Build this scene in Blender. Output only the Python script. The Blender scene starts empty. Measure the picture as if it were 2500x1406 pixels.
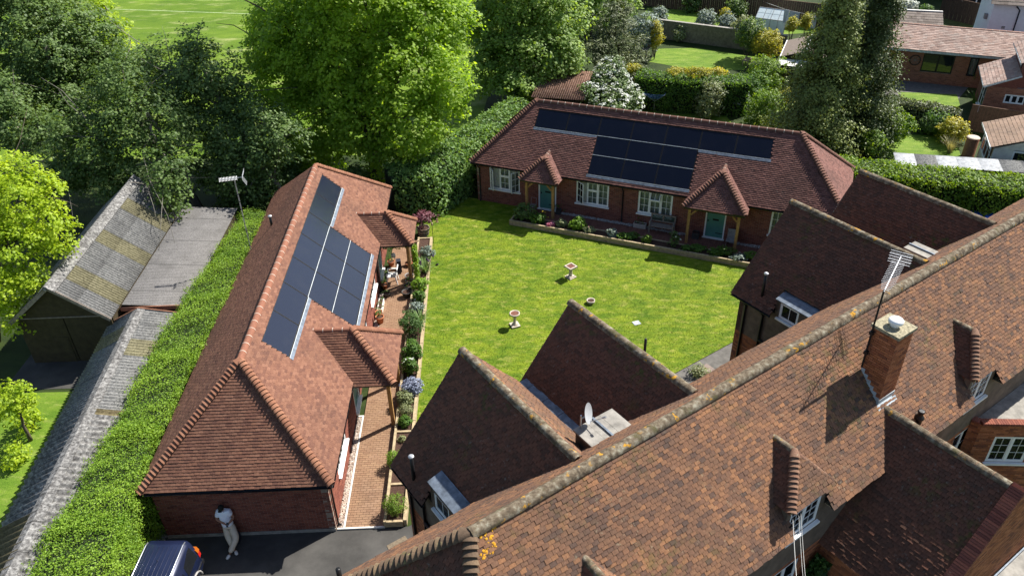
import bpy, math, random
import numpy as np
from mathutils import Matrix, Vector, Quaternion
random.seed(11); rng = np.random.default_rng(11)
R = math.radians
SC = bpy.context.scene
COL = SC.collection
# ---------------------------------------------------------------- camera (drone, 21.6 m up, 34 degrees down)
CH, CP, CR, CF = 21.597, R(34.16), R(-1.42), 1939.155
_f = np.array([0, math.cos(CP), -math.sin(CP)]); _r = np.array([1., 0, 0]); _u = np.cross(_r, _f)
_R = math.cos(CR)*_r + math.sin(CR)*_u; _U = -math.sin(CR)*_r + math.cos(CR)*_u
cam = bpy.data.cameras.new('camera'); co = bpy.data.objects.new('camera', cam); COL.objects.link(co)
cam.sensor_width = 36; cam.lens = CF/2500*36; cam.clip_start = .5; cam.clip_end = 900
m = Matrix.Identity(4)
for i in range(3): m[i][0] = _R[i]; m[i][1] = _U[i]; m[i][2] = -_f[i]
m[2][3] = CH
co.matrix_world = m
SC.camera = co
# ---------------------------------------------------------------- sky, sun, exposure
SUN_EL, SUN_AZ = R(46.8), R(55.2)
W = bpy.data.worlds.new('World'); SC.world = W; W.use_nodes = True
nt = W.node_tree; nt.nodes.clear()
sky = nt.nodes.new('ShaderNodeTexSky'); sky.sky_type = 'NISHITA'; sky.sun_disc = False
sky.sun_elevation = SUN_EL; sky.sun_rotation = SUN_AZ; sky.air_density = 1.0; sky.dust_density = 1.0
bg = nt.nodes.new('ShaderNodeBackground'); bg.inputs[1].default_value = .08
ow = nt.nodes.new('ShaderNodeOutputWorld')
nt.links.new(sky.outputs[0], bg.inputs[0]); nt.links.new(bg.outputs[0], ow.inputs[0])
sl = bpy.data.lights.new('sun', 'SUN'); sl.energy = 5.0; sl.angle = R(.5); sl.color = (1, .955, .88)
so = bpy.data.objects.new('sun', sl); COL.objects.link(so)
SDIR = Vector((math.cos(SUN_EL)*math.sin(SUN_AZ), math.cos(SUN_EL)*math.cos(SUN_AZ), math.sin(SUN_EL)))
so.rotation_euler = SDIR.to_track_quat('Z', 'Y').to_euler(); so.location = (30, 20, 60)
vs = SC.view_settings; vs.view_transform = 'Standard'; vs.look = 'None'; vs.gamma = 1; vs.exposure = 1.05
try: vs.use_curve_mapping = False
except Exception: pass

# ---------------------------------------------------------------- survey helpers: photo pixel -> real point at a known level or depth
def ray(px, py): return _f*CF + _R*(px-1250) - _U*(py-703)
def gp(px, py, z=0.):
    d = ray(px, py); t = (z-CH)/d[2]; return np.array([d[0]*t, d[1]*t, z])
def at(px, py, Y):
    d = ray(px, py); t = Y/d[1]; return np.array([d[0]*t, Y, CH+d[2]*t])
def depth(p): return float((np.asarray(p, float)-[0, 0, CH])@_f)
def proj(P):
    d = np.asarray(P, float)-[0, 0, CH]; w = d@_f
    return np.stack([1250+CF*(d@_R)/w, 703-CF*(d@_U)/w, w], -1)
V3 = lambda *a: np.array(a, float)
ZUP = V3(0, 0, 1)
def unit(a): a = np.asarray(a, float); return a/np.linalg.norm(a)
class Fr:
    def __init__(s, x, y, deg, z=0.):
        t = R(deg); s.u = V3(math.cos(t), math.sin(t), 0); s.v = V3(-math.sin(t), math.cos(t), 0); s.O = V3(x, y, z); s.deg = deg
    def __call__(s, a, b, z=0.): return s.O + s.u*a + s.v*b + ZUP*z
FA = Fr(-5.862, 17.372, 91.29)      # near-left cottage
FB = Fr(-2.158, 40.838, -22.67)     # far cottage
FM = Fr(-.977, 10.555, 34.42)       # main house, origin under the ridge end
FW = Fr(0, 0, 0)

# ---------------------------------------------------------------- scene helpers
def link(o, parent=None):
    COL.objects.link(o)
    if parent is not None: o.parent = parent
    return o
def thing(name, label, cat, loc=(0, 0, 0), group=None):
    o = bpy.data.objects.new(name, None); link(o); o.location = Vector(loc); o.empty_display_size = .2
    o['label'] = label; o['category'] = cat
    if group: o['group'] = group
    o['_w'] = [float(c) for c in loc]
    return o
def wpos(o):
    return V3(*o['_w']) if '_w' in o else V3(0, 0, 0)
def put(o, parent, world=(0, 0, 0)):
    """child whose own frame sits at `world`"""
    w = V3(*world); o.location = Vector(w - (wpos(parent) if parent is not None else 0)); o['_w'] = [float(c) for c in w]
    return link(o, parent)
class MB:
    def __init__(s): s.v = []; s.f = []; s.mi = []; s.r = []
    def add(s, V, Fs, mi=0, r=None):
        b = len(s.v); s.v += [tuple(map(float, p)) for p in V]
        for f in Fs:
            s.f.append(tuple(b+i for i in f)); s.mi.append(mi); s.r.append(random.random() if r is None else r)
        return s
    def hexa(s, p, mi=0, r=None):  # 8 pts: bottom 0-3 ccw, top 4-7
        r = random.random() if r is None else r
        return s.add(p, [(3, 2, 1, 0), (4, 5, 6, 7), (0, 1, 5, 4), (1, 2, 6, 5), (2, 3, 7, 6), (3, 0, 4, 7)], mi, r)
    def box(s, fr, a0, a1, b0, b1, z0, z1, mi=0, r=None):
        return s.hexa([fr(a0, b0, z0), fr(a1, b0, z0), fr(a1, b1, z0), fr(a0, b1, z0), fr(a0, b0, z1), fr(a1, b0, z1), fr(a1, b1, z1), fr(a0, b1, z1)], mi, r)
    def obox(s, c, ax, ay, az, mi=0, r=None):
        c, ax, ay, az = map(np.asarray, (c, ax, ay, az))
        P = [c-ax-ay-az, c+ax-ay-az, c+ax+ay-az, c-ax+ay-az, c-ax-ay+az, c+ax-ay+az, c+ax+ay+az, c-ax+ay+az]
        return s.hexa(P, mi, r)
    def beam(s, p, q, w, h, up=ZUP, mi=0, r=None):
        p, q = np.asarray(p, float), np.asarray(q, float); d = q-p; L = np.linalg.norm(d); d = d/L
        x = np.cross(d, up); x = x/np.linalg.norm(x) if np.linalg.norm(x) > 1e-6 else V3(1, 0, 0); y = np.cross(x, d)
        return s.obox((p+q)/2, x*w/2, d*L/2, y*h/2, mi, r)
    def poly(s, P, mi=0, r=None): return s.add(P, [tuple(range(len(P)))], mi, r)
    def prism(s, P, ext, mi=0, r=None):
        n = len(P); e = np.asarray(ext, float); Q = [np.asarray(p, float)+e for p in P]
        r = random.random() if r is None else r
        return s.add(list(P)+Q, [tuple(range(n))[::-1], tuple(range(n, 2*n))]+[(i, (i+1) % n, n+(i+1) % n, n+i) for i in range(n)], mi, r)
    def tube(s, pts, rad, n=8, mi=0, cap=True, r=None):
        pts = [np.asarray(p, float) for p in pts]
        if not hasattr(rad, '__len__'): rad = [rad]*len(pts)
        ref = None; rings = []; b = len(s.v); r = random.random() if r is None else r
        for i, p in enumerate(pts):
            d = unit(pts[min(i+1, len(pts)-1)]-pts[max(i-1, 0)])
            if ref is None: ref = V3(1, 0, 0) if abs(d[0]) < .8 else V3(0, 1, 0)
            x = unit(np.cross(d, ref)); y = np.cross(d, x); ref = np.cross(x, d)*1.0 if False else ref
            for k in range(n):
                a = 2*math.pi*k/n; s.v.append(tuple(p+(x*math.cos(a)+y*math.sin(a))*rad[i]))
        for i in range(len(pts)-1):
            for k in range(n):
                s.f.append((b+i*n+k, b+i*n+(k+1) % n, b+(i+1)*n+(k+1) % n, b+(i+1)*n+k)); s.mi.append(mi); s.r.append(r)
        if cap:
            s.f.append(tuple(b+k for k in range(n))[::-1]); s.f.append(tuple(b+(len(pts)-1)*n+k for k in range(n))); s.mi += [mi, mi]; s.r += [r, r]
        return s
    def lathe(s, c, prof, n=20, mi=0, sx=1, sy=1, r=None):
        b = len(s.v); r = random.random() if r is None else r; c = np.asarray(c, float)
        for (rad, z) in prof:
            for k in range(n):
                a = 2*math.pi*k/n; s.v.append((c[0]+rad*math.cos(a)*sx, c[1]+rad*math.sin(a)*sy, c[2]+z))
        for i in range(len(prof)-1):
            for k in range(n):
                s.f.append((b+i*n+k, b+i*n+(k+1) % n, b+(i+1)*n+(k+1) % n, b+(i+1)*n+k)); s.mi.append(mi); s.r.append(r)
        s.f.append(tuple(b+k for k in range(n))[::-1]); s.f.append(tuple(b+(len(prof)-1)*n+k for k in range(n))); s.mi += [mi, mi]; s.r += [r, r]
        return s
    def mesh(s, name, mats, smooth=False):
        me = bpy.data.meshes.new(name); me.from_pydata(s.v, [], s.f)
        for mm in (mats if isinstance(mats, (list, tuple)) else [mats]): me.materials.append(mm)
        me.polygons.foreach_set('material_index', s.mi)
        a = me.attributes.new('rnd', 'FLOAT', 'FACE'); a.data.foreach_set('value', s.r)
        if smooth: me.polygons.foreach_set('use_smooth', [True]*len(s.f))
        me.update(); return me
    def part(s, name, mats, parent=None, smooth=False, label=None, kind=None):
        o = bpy.data.objects.new(name, s.mesh(name, mats, smooth)); put(o, parent)
        if label: o['label'] = label
        if kind: o['kind'] = kind
        return o
    def solo(s, name, mats, label, cat, group=None, smooth=False):
        o = s.part(name, mats, None, smooth, label); o['category'] = cat
        if group: o['group'] = group
        return o
def structure(name, mb, mats, smooth=False):
    o = mb.part(name, mats, None, smooth); o['kind'] = 'structure'; return o
def np_mesh(name, V, pattern, nv, mats, rnd=None, smooth=False):
    """V (N*nv,3); pattern: list of faces on nv local vertices, repeated for each of the N pieces"""
    N = len(V)//nv; nf = len(pattern)
    lp = np.array([i for f in pattern for i in f], np.int32); tot = np.array([len(f) for f in pattern], np.int32)
    loops = (lp[None]+(np.arange(N, dtype=np.int32)*nv)[:, None]).ravel()
    tots = np.tile(tot, N); starts = np.concatenate([[0], np.cumsum(tots)[:-1]]).astype(np.int32)
    me = bpy.data.meshes.new(name); me.vertices.add(len(V)); me.vertices.foreach_set('co', np.asarray(V, np.float32).ravel())
    me.loops.add(len(loops)); me.loops.foreach_set('vertex_index', loops)
    me.polygons.add(len(starts)); me.polygons.foreach_set('loop_start', starts)
    try: me.polygons.foreach_set('loop_total', tots)
    except Exception: pass
    for mm in (mats if isinstance(mats, (list, tuple)) else [mats]): me.materials.append(mm)
    if rnd is not None:
        a = me.attributes.new('rnd', 'FLOAT', 'FACE'); a.data.foreach_set('value', np.repeat(np.asarray(rnd, np.float32), nf))
    me.polygons.foreach_set('use_smooth', np.full(len(starts), bool(smooth)))
    me.update(calc_edges=True); me.validate(); return me
def add_mesh(name, me, parent, world=(0, 0, 0), label=None, kind=None):
    o = bpy.data.objects.new(name, me); put(o, parent, world)
    if label: o['label'] = label
    if kind: o['kind'] = kind
    return o

# ---------------------------------------------------------------- materials
class N:
    def __init__(s, name):
        s.m = bpy.data.materials.new(name); s.m.use_nodes = True; s.t = s.m.node_tree; s.b = s.t.nodes['Principled BSDF']; s.out = s.t.nodes['Material Output']
        s.set('Specular IOR Level', .3)
    def n(s, k, **kw):
        x = s.t.nodes.new('ShaderNode'+k)
        for a, b in kw.items(): setattr(x, a, b)
        return x
    def l(s, a, b): s.t.links.new(a, b)
    def set(s, k, v):
        if hasattr(v, 'is_linked'): s.l(v, s.b.inputs[k])
        else: s.b.inputs[k].default_value = (*v, 1) if isinstance(v, tuple) and len(v) == 3 else v
        return s
    def pos(s): return s.n('NewGeometry').outputs['Position']
    def obj(s): return s.n('TexCoord').outputs['Object']
    def rnd(s): return s.n('Attribute', attribute_name='rnd').outputs['Fac']
    def noise(s, scale, detail=4, vec=None, rough=.6, stretch=None):
        x = s.n('TexNoise'); x.inputs['Scale'].default_value = scale; x.inputs['Detail'].default_value = detail; x.inputs['Roughness'].default_value = rough
        v = vec if vec is not None else s.pos()
        if stretch:
            mp = s.n('Mapping'); mp.inputs['Scale'].default_value = stretch[:3]
            if len(stretch) > 3: mp.inputs['Rotation'].default_value = (0, 0, stretch[3])
            s.l(v, mp.inputs['Vector']); v = mp.outputs[0]
        s.l(v, x.inputs['Vector']); return x.outputs['Fac']
    def ramp(s, f, stops, interp='LINEAR'):
        x = s.n('ValToRGB'); e = x.color_ramp.elements; x.color_ramp.interpolation = interp
        while len(e) < len(stops): e.new(.5)
        for i, (p, c) in enumerate(stops):
            e[i].position = p; e[i].color = (*c, 1) if not isinstance(c, (int, float)) else (c, c, c, 1)
        if hasattr(f, 'is_linked'): s.l(f, x.inputs[0])
        return x.outputs[0]
    def mix(s, f, a, b, mode='MIX'):
        x = s.n('Mix', data_type='RGBA', blend_type=mode); x.clamp_factor = True
        for k, v in ((0, f), (6, a), (7, b)):
            if hasattr(v, 'is_linked'): s.l(v, x.inputs[k])
            else: x.inputs[k].default_value = (*v, 1) if isinstance(v, tuple) else v
        return x.outputs[2]
    def math(s, op, a, b=0.):
        x = s.n('Math', operation=op)
        for i, v in enumerate((a, b)):
            if hasattr(v, 'is_linked'): s.l(v, x.inputs[i])
            else: x.inputs[i].default_value = v
        return x.outputs[0]
    def bump(s, h, strength=.4, dist=.01):
        x = s.n('Bump'); x.inputs['Strength'].default_value = strength; x.inputs['Distance'].default_value = dist
        s.l(h, x.inputs['Height']); s.l(x.outputs[0], s.b.inputs['Normal']); return s
def plain(name, c, rough=.6, var=.25, scale=6., metal=0., spec=.3, bump=0.):
    k = N(name); f = k.noise(scale, 5)
    k.set('Base Color', k.mix(k.ramp(f, [(.3, 0.), (.7, 1.)]), tuple(x*(1-var) for x in c), tuple(min(1, x*(1+var)) for x in c)))
    k.set('Roughness', rough).set('Metallic', metal).set('Specular IOR Level', spec)
    if bump: k.bump(k.noise(scale*6, 3), bump, .01)
    return k.m
def tile_mat(name, pal, stain=.45, dark=(.03, .025, .022), lich=0., lichc=(.32, .3, .2), moss=0., rough=.88):
    k = N(name); r = k.rnd(); n = len(pal)
    c = k.ramp(r, [(i/max(1, n-1), p) for i, p in enumerate(pal)])
    big = k.noise(.55, 4, stretch=(1, 1, .6)); c = k.mix(k.math('MULTIPLY', k.ramp(big, [(.42, 0.), (.72, 1.)]), stain), c, dark)
    fine = k.noise(28, 5); c = k.mix(.55, c, k.mix(1., c, k.ramp(fine, [(.25, .45), (.75, 1.5)]), 'MULTIPLY'))
    if lich:
        f = k.math('MULTIPLY', k.ramp(k.noise(9, 5), [(.60, 0.), (.66, 1.)]), k.ramp(k.noise(.9, 3), [(.45, 0.), (.65, 1.)]))
        c = k.mix(k.math('MULTIPLY', f, lich), c, lichc)
    if moss:
        f = k.math('MULTIPLY', k.ramp(k.noise(5, 5), [(.5, 0.), (.6, 1.)]), k.ramp(k.noise(.4, 3), [(.52, 0.), (.66, 1.)]))
        c = k.mix(k.math('MULTIPLY', f, moss), c, (.07, .075, .02))
    k.set('Base Color', c).set('Roughness', rough).set('Specular IOR Level', .18).bump(fine, .5, .006)
    return k.m
def leaf_mat(name, dark, light, trans=.3, tc=None, rough=.55, tip=None):
    k = N(name); r = k.rnd(); c = k.mix(r, dark, light)
    c = k.mix(k.ramp(k.noise(.45, 3), [(.35, 0.), (.68, 1.)]), k.mix(1., c, (.72, .78, .75), 'MULTIPLY'), c)
    if tip: c = k.mix(k.ramp(r, [(.86, 0.), (.93, 1.)]), c, tip)
    k.set('Base Color', c).set('Roughness', rough).set('Specular IOR Level', .35)
    if trans:
        t = k.n('BsdfTranslucent'); mx = k.n('MixShader'); mx.inputs[0].default_value = trans
        tcx = k.mix(1., c, tc or (1.9, 1.75, .7), 'MULTIPLY')
        k.l(tcx, t.inputs[0]); k.l(k.b.outputs[0], mx.inputs[1]); k.l(t.outputs[0], mx.inputs[2]); k.l(mx.outputs[0], k.out.inputs[0])
    return k.m
def grass_col(k, a, b, c, s1, stretch, dry):
    f = k.ramp(k.noise(s1, 7, stretch=stretch, rough=.7), [(.40, 0.), (.60, 1.)])
    g = k.ramp(k.noise(s1*3.1, 5, stretch=stretch), [(.38, 0.), (.64, 1.)])
    col = k.mix(f, a, b); col = k.mix(k.math('MULTIPLY', g, .5), col, c)
    if dry: col = k.mix(k.ramp(k.noise(s1*1.45, 6, stretch=stretch, rough=.7), [(.53, 0.), (.66, .75)]), col, dry)
    return k.mix(k.ramp(k.noise(s1*.35, 3), [(.42, 0.), (.62, .6)]), col, k.mix(1., col, (.62, .74, .6), 'MULTIPLY'))
def grass_mat(name, a, b, c, s1=.5, stretch=(1, 2.2, 1, .4), dry=None):
    k = N(name); col = grass_col(k, a, b, c, s1, stretch, dry); h = k.noise(40, 4)
    col = k.mix(.6, col, k.mix(1., col, k.ramp(h, [(.3, .5), (.7, 1.45)]), 'MULTIPLY'))
    k.set('Base Color', col).set('Roughness', .8).set('Specular IOR Level', .15).bump(h, .7, .03)
    return k.m
MT = {}
MT['tileA'] = tile_mat('clay_tile_red', [(.12, .056, .04), (.155, .072, .048), (.18, .085, .054), (.21, .104, .068), (.17, .08, .052), (.14, .066, .046)], .3)
MT['tileB'] = tile_mat('clay_tile_brown', [(.10, .048, .04), (.135, .062, .05), (.16, .075, .06), (.185, .09, .073), (.125, .06, .05)], .35, lich=.5, lichc=(.22, .17, .14))
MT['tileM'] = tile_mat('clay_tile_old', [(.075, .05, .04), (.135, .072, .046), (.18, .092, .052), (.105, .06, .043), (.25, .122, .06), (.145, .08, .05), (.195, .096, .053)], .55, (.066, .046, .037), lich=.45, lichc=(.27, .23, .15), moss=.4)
MT['tileW'] = tile_mat('clay_tile_shade_tone', [(.085, .044, .030), (.13, .058, .037), (.16, .068, .042), (.10, .05, .034)], .4, (.055, .037, .028), lich=.5, lichc=(.2, .19, .16), moss=.8)  # darker tile for slopes turned from the sun: shade put into the colour
MT['deck'] = plain('roof_underlay', (.03, .022, .018), .95)
MT['ridgeA'] = tile_mat('ridge_tile_red', [(.17, .07, .045), (.22, .095, .06), (.25, .11, .07)], .2)
MT['ridgeB'] = tile_mat('ridge_tile_brown', [(.10, .05, .038), (.14, .068, .05)], .3, lich=.6, lichc=(.2, .17, .13))
MT['bonnet'] = tile_mat('bonnet_tile_red', [(.18, .08, .05), (.24, .11, .065), (.28, .14, .085)], .2)
MT['bonnetB'] = tile_mat('bonnet_tile_brown', [(.13, .065, .048), (.17, .085, .06)], .3, lich=.5, lichc=(.24, .2, .15))
def lichen_mat():
    k = N('ridge_tile_lichen'); f = k.noise(7, 6); c = k.ramp(f, [(.3, (.05, .04, .03)), (.45, (.11, .085, .058)), (.56, (.17, .14, .10)), (.68, (.27, .25, .19))])
    o = k.math('MULTIPLY', k.ramp(k.noise(4.2, 4), [(.60, 0.), (.64, 1.)]), k.ramp(k.noise(.8, 2), [(.42, 0.), (.55, 1.)]))
    c = k.mix(o, c, (.42, .22, .03)); c = k.mix(k.ramp(k.noise(2.2, 5), [(.58, 0.), (.68, .75)]), c, (.075, .07, .03))
    k.set('Base Color', c).set('Roughness', .95).set('Specular IOR Level', .1).bump(k.noise(30, 5), .8, .02); return k.m
MT['lichen'] = lichen_mat()
MT['orange_lichen'] = plain('orange_lichen', (.55, .27, .02), .95, .4, 30, bump=.6)
MT['mortar'] = plain('pale_mortar', (.5, .44, .36), .95, .2, 20)
def brick_mat(name, pal, rough=.9):
    k = N(name); n = len(pal); c = k.ramp(k.rnd(), [(i/max(1, n-1), p) for i, p in enumerate(pal)]); f = k.noise(35, 4)
    c = k.mix(.5, c, k.mix(1., c, k.ramp(f, [(.25, .5), (.75, 1.5)]), 'MULTIPLY')); c = k.mix(k.ramp(k.noise(.7, 4), [(.5, 0.), (.8, .35)]), c, (.05, .035, .03))
    k.set('Base Color', c).set('Roughness', rough).set('Specular IOR Level', .15).bump(f, .4, .004); return k.m
MT['brickA'] = brick_mat('red_brick', [(.13, .045, .035), (.20, .07, .05), (.25, .09, .06), (.17, .06, .045)])
MT['brickM'] = brick_mat('orange_brick', [(.26, .092, .04), (.38, .14, .06), (.44, .17, .08), (.31, .11, .052), (.17, .068, .043)])
MT['brickG'] = brick_mat('bungalow_brick', [(.22, .085, .05), (.30, .12, .07), (.36, .15, .09)])
MT['mort'] = plain('wall_mortar', (.26, .21, .17), .95, .2, 12)
MT['mortM'] = plain('old_wall_mortar', (.19, .12, .075), .95, .2, 12)
MT['render'] = plain('pebble_dash', (.14, .105, .075), .95, .3, 3, bump=.9)
MT['white'] = plain('white_paint', (.78, .78, .76), .45, .05, 3)
MT['offwhite'] = plain('aged_white_paint', (.62, .60, .55), .6, .15, 3)
MT['black'] = plain('black_gutter_plastic', (.012, .012, .013), .4, .2, 5)
MT['teal'] = plain('teal_door_paint', (.085, .24, .20), .45, .08, 3)
MT['oak'] = plain('oak_post', (.34, .19, .07), .75, .3, 9, bump=.3)
MT['plank'] = plain('sleeper_timber', (.36, .28, .17), .85, .3, 7, bump=.5)
MT['greywood'] = plain('weathered_timber', (.23, .19, .155), .85, .3, 8, bump=.5)
MT['lead'] = plain('lead_sheet', (.12, .145, .18), .6, .45, 5, .2)
MT['leadpale'] = plain('pale_lead_flashing', (.42, .46, .48), .5, .35, 6, .1)
MT['steel'] = plain('galvanised_steel', (.45, .46, .48), .4, .2, 9, .7)
MT['alu'] = plain('aluminium', (.42, .43, .45), .5, .15, 9, .6)
MT['soil'] = plain('dark_soil', (.06, .032, .022), 1, .45, 18, bump=1.)
MT['stone'] = plain('cast_stone', (.46, .40, .33), .9, .25, 14, bump=.4)
MT['stonew'] = plain('bird_bath_water', (.16, .07, .045), .15, .3, 10)
MT['terra'] = plain('terracotta_pot', (.42, .15, .065), .85, .25, 10)
MT['darkpot'] = plain('dark_plastic_pot', (.05, .05, .048), .6, .3, 10)
MT['greypot'] = plain('grey_pot', (.26, .25, .24), .8, .3, 10)
def glass_mat(name, tint=(.9, .95, .95), dark=.0):
    k = N(name); k.set('Base Color', (.02, .022, .025)).set('Roughness', .03).set('Specular IOR Level', .9)
    tr = k.n('BsdfTransparent'); tr.inputs[0].default_value = (*tint, 1)
    mx = k.n('MixShader'); fr = k.n('Fresnel'); fr.inputs[0].default_value = 1.5
    ad = k.math('ADD', fr.outputs[0], .08+dark); k.l(ad, mx.inputs[0]); k.l(tr.outputs[0], mx.inputs[1]); k.l(k.b.outputs[0], mx.inputs[2]); k.l(mx.outputs[0], k.out.inputs[0]); return k.m
MT['glass'] = glass_mat('window_glass')
MT['darkglass'] = plain('dark_glass', (.012, .016, .018), .04, .1, 3, 0, .8)
MT['curtain'] = plain('net_curtain', (.5, .5, .45), .9, .15, 9)
def solar_mat(name, base, spec=.22):
    k = N(name); co_ = k.obj(); sp = k.n('SeparateXYZ'); k.l(co_, sp.inputs[0])
    def lines(o, pitch, w):
        f = k.math('FRACT', k.math('MULTIPLY', o, 1/pitch)); return k.math('LESS_THAN', f, w)
    a = lines(sp.outputs[0], .078, .10)
    c = k.mix(k.math('MULTIPLY', a, .55), base, tuple(x*1.9+.006 for x in base))
    dust = k.ramp(k.noise(1.1, 6), [(.5, 0.), (.85, .05)]); c = k.mix(dust, c, (.12, .11, .10))
    k.set('Base Color', c).set('Roughness', .16).set('Specular IOR Level', spec); return k.m
MT['solar'] = solar_mat('solar_cells', (.004, .006, .014))
MT['solarA'] = solar_mat('solar_cells_sky_tint', (.010, .013, .026), .36)  # bluer cells: this slope's sky reflection is put into the base colour
MT['solarframe'] = plain('panel_frame_black', (.013, .013, .014), .5, .1, 5, .2)
def fibre_mat(name, a, b, c, sc=14):
    k = N(name); f = k.noise(sc, 6, rough=.7); g = k.noise(1.3, 4)
    col = k.ramp(f, [(.33, a), (.5, b), (.64, c)]); col = k.mix(k.ramp(g, [(.45, 0.), (.75, .55)]), col, a)
    k.set('Base Color', col).set('Roughness', .95).set('Specular IOR Level', .1).bump(f, .4, .008); return k.m
MT['fibre'] = fibre_mat('fibre_cement', (.075, .075, .075), (.17, .17, .165), (.27, .265, .255))
MT['fibre_mossy'] = fibre_mat('fibre_cement_mossy', (.04, .038, .036), (.15, .146, .142), (.30, .295, .28), 9)
MT['fibre_yellow'] = fibre_mat('yellowed_rooflight', (.08, .075, .05), (.18, .165, .10), (.25, .23, .15))
MT['fibre_brown'] = fibre_mat('brown_rooflight', (.055, .045, .025), (.12, .10, .055), (.17, .14, .08))
MT['fibre_fine'] = fibre_mat('fine_corrugated', (.09, .086, .082), (.165, .158, .154), (.225, .215, .21), 25)
def paver_mat():
    return brick_mat('block_paver', [(.23, .14, .088), (.265, .165, .10), (.22, .13, .08), (.285, .18, .115)])
MT['paver'] = paver_mat()
MT['paverB'] = brick_mat('block_paver_dark', [(.17, .075, .055), (.21, .095, .07), (.14, .065, .05)])
MT['asphalt'] = None
def asphalt():
    k = N('asphalt'); f = k.noise(60, 4); g = k.noise(.8, 5)
    c = k.mix(k.ramp(g, [(.4, 0.), (.7, 1.)]), (.048, .046, .043), (.085, .081, .075)); c = k.mix(k.ramp(f, [(.6, 0.), (.75, .35)]), c, (.15, .145, .135)); c = k.mix(k.ramp(k.noise(.55, 6, rough=.7), [(.62, 0.), (.72, .55)]), c, (.15, .145, .14)); c = k.mix(k.ramp(k.noise(2.3, 6, rough=.75), [(.64, 0.), (.7, .5)]), c, (.035, .034, .033))
    k.set('Base Color', c).set('Roughness', .92).set('Specular IOR Level', .2).bump(f, .5, .006); return k.m
MT['asphalt'] = asphalt()
MT['paleasphalt'] = plain('worn_path', (.115, .108, .098), .95, .25, 4, bump=.3)
MT['joint'] = plain('paving_joint', (.09, .06, .045), 1, .3, 12)
MT['concrete'] = plain('concrete', (.27, .25, .22), .95, .3, 5, bump=.3)
LAWNC = ((.075, .14, .006), (.195, .245, .014), (.13, .19, .010), 1.15, (1, 2.0, 1, .35), (.32, .31, .07))
MT['lawn'] = grass_mat('lawn_grass', *LAWNC)
MT['field'] = grass_mat('field_grass', (.07, .13, .008), (.13, .20, .016), (.105, .17, .012), .22, (1, 2.2, 1, .1), (.30, .31, .12))
MT['rough'] = grass_mat('rough_ground', (.02, .035, .008), (.04, .06, .012), (.03, .045, .012), .5)
MT['gardengrass'] = grass_mat('garden_grass', (.085, .16, .012), (.16, .235, .025), (.12, .19, .02), .8, dry=(.24, .27, .07))
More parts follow.
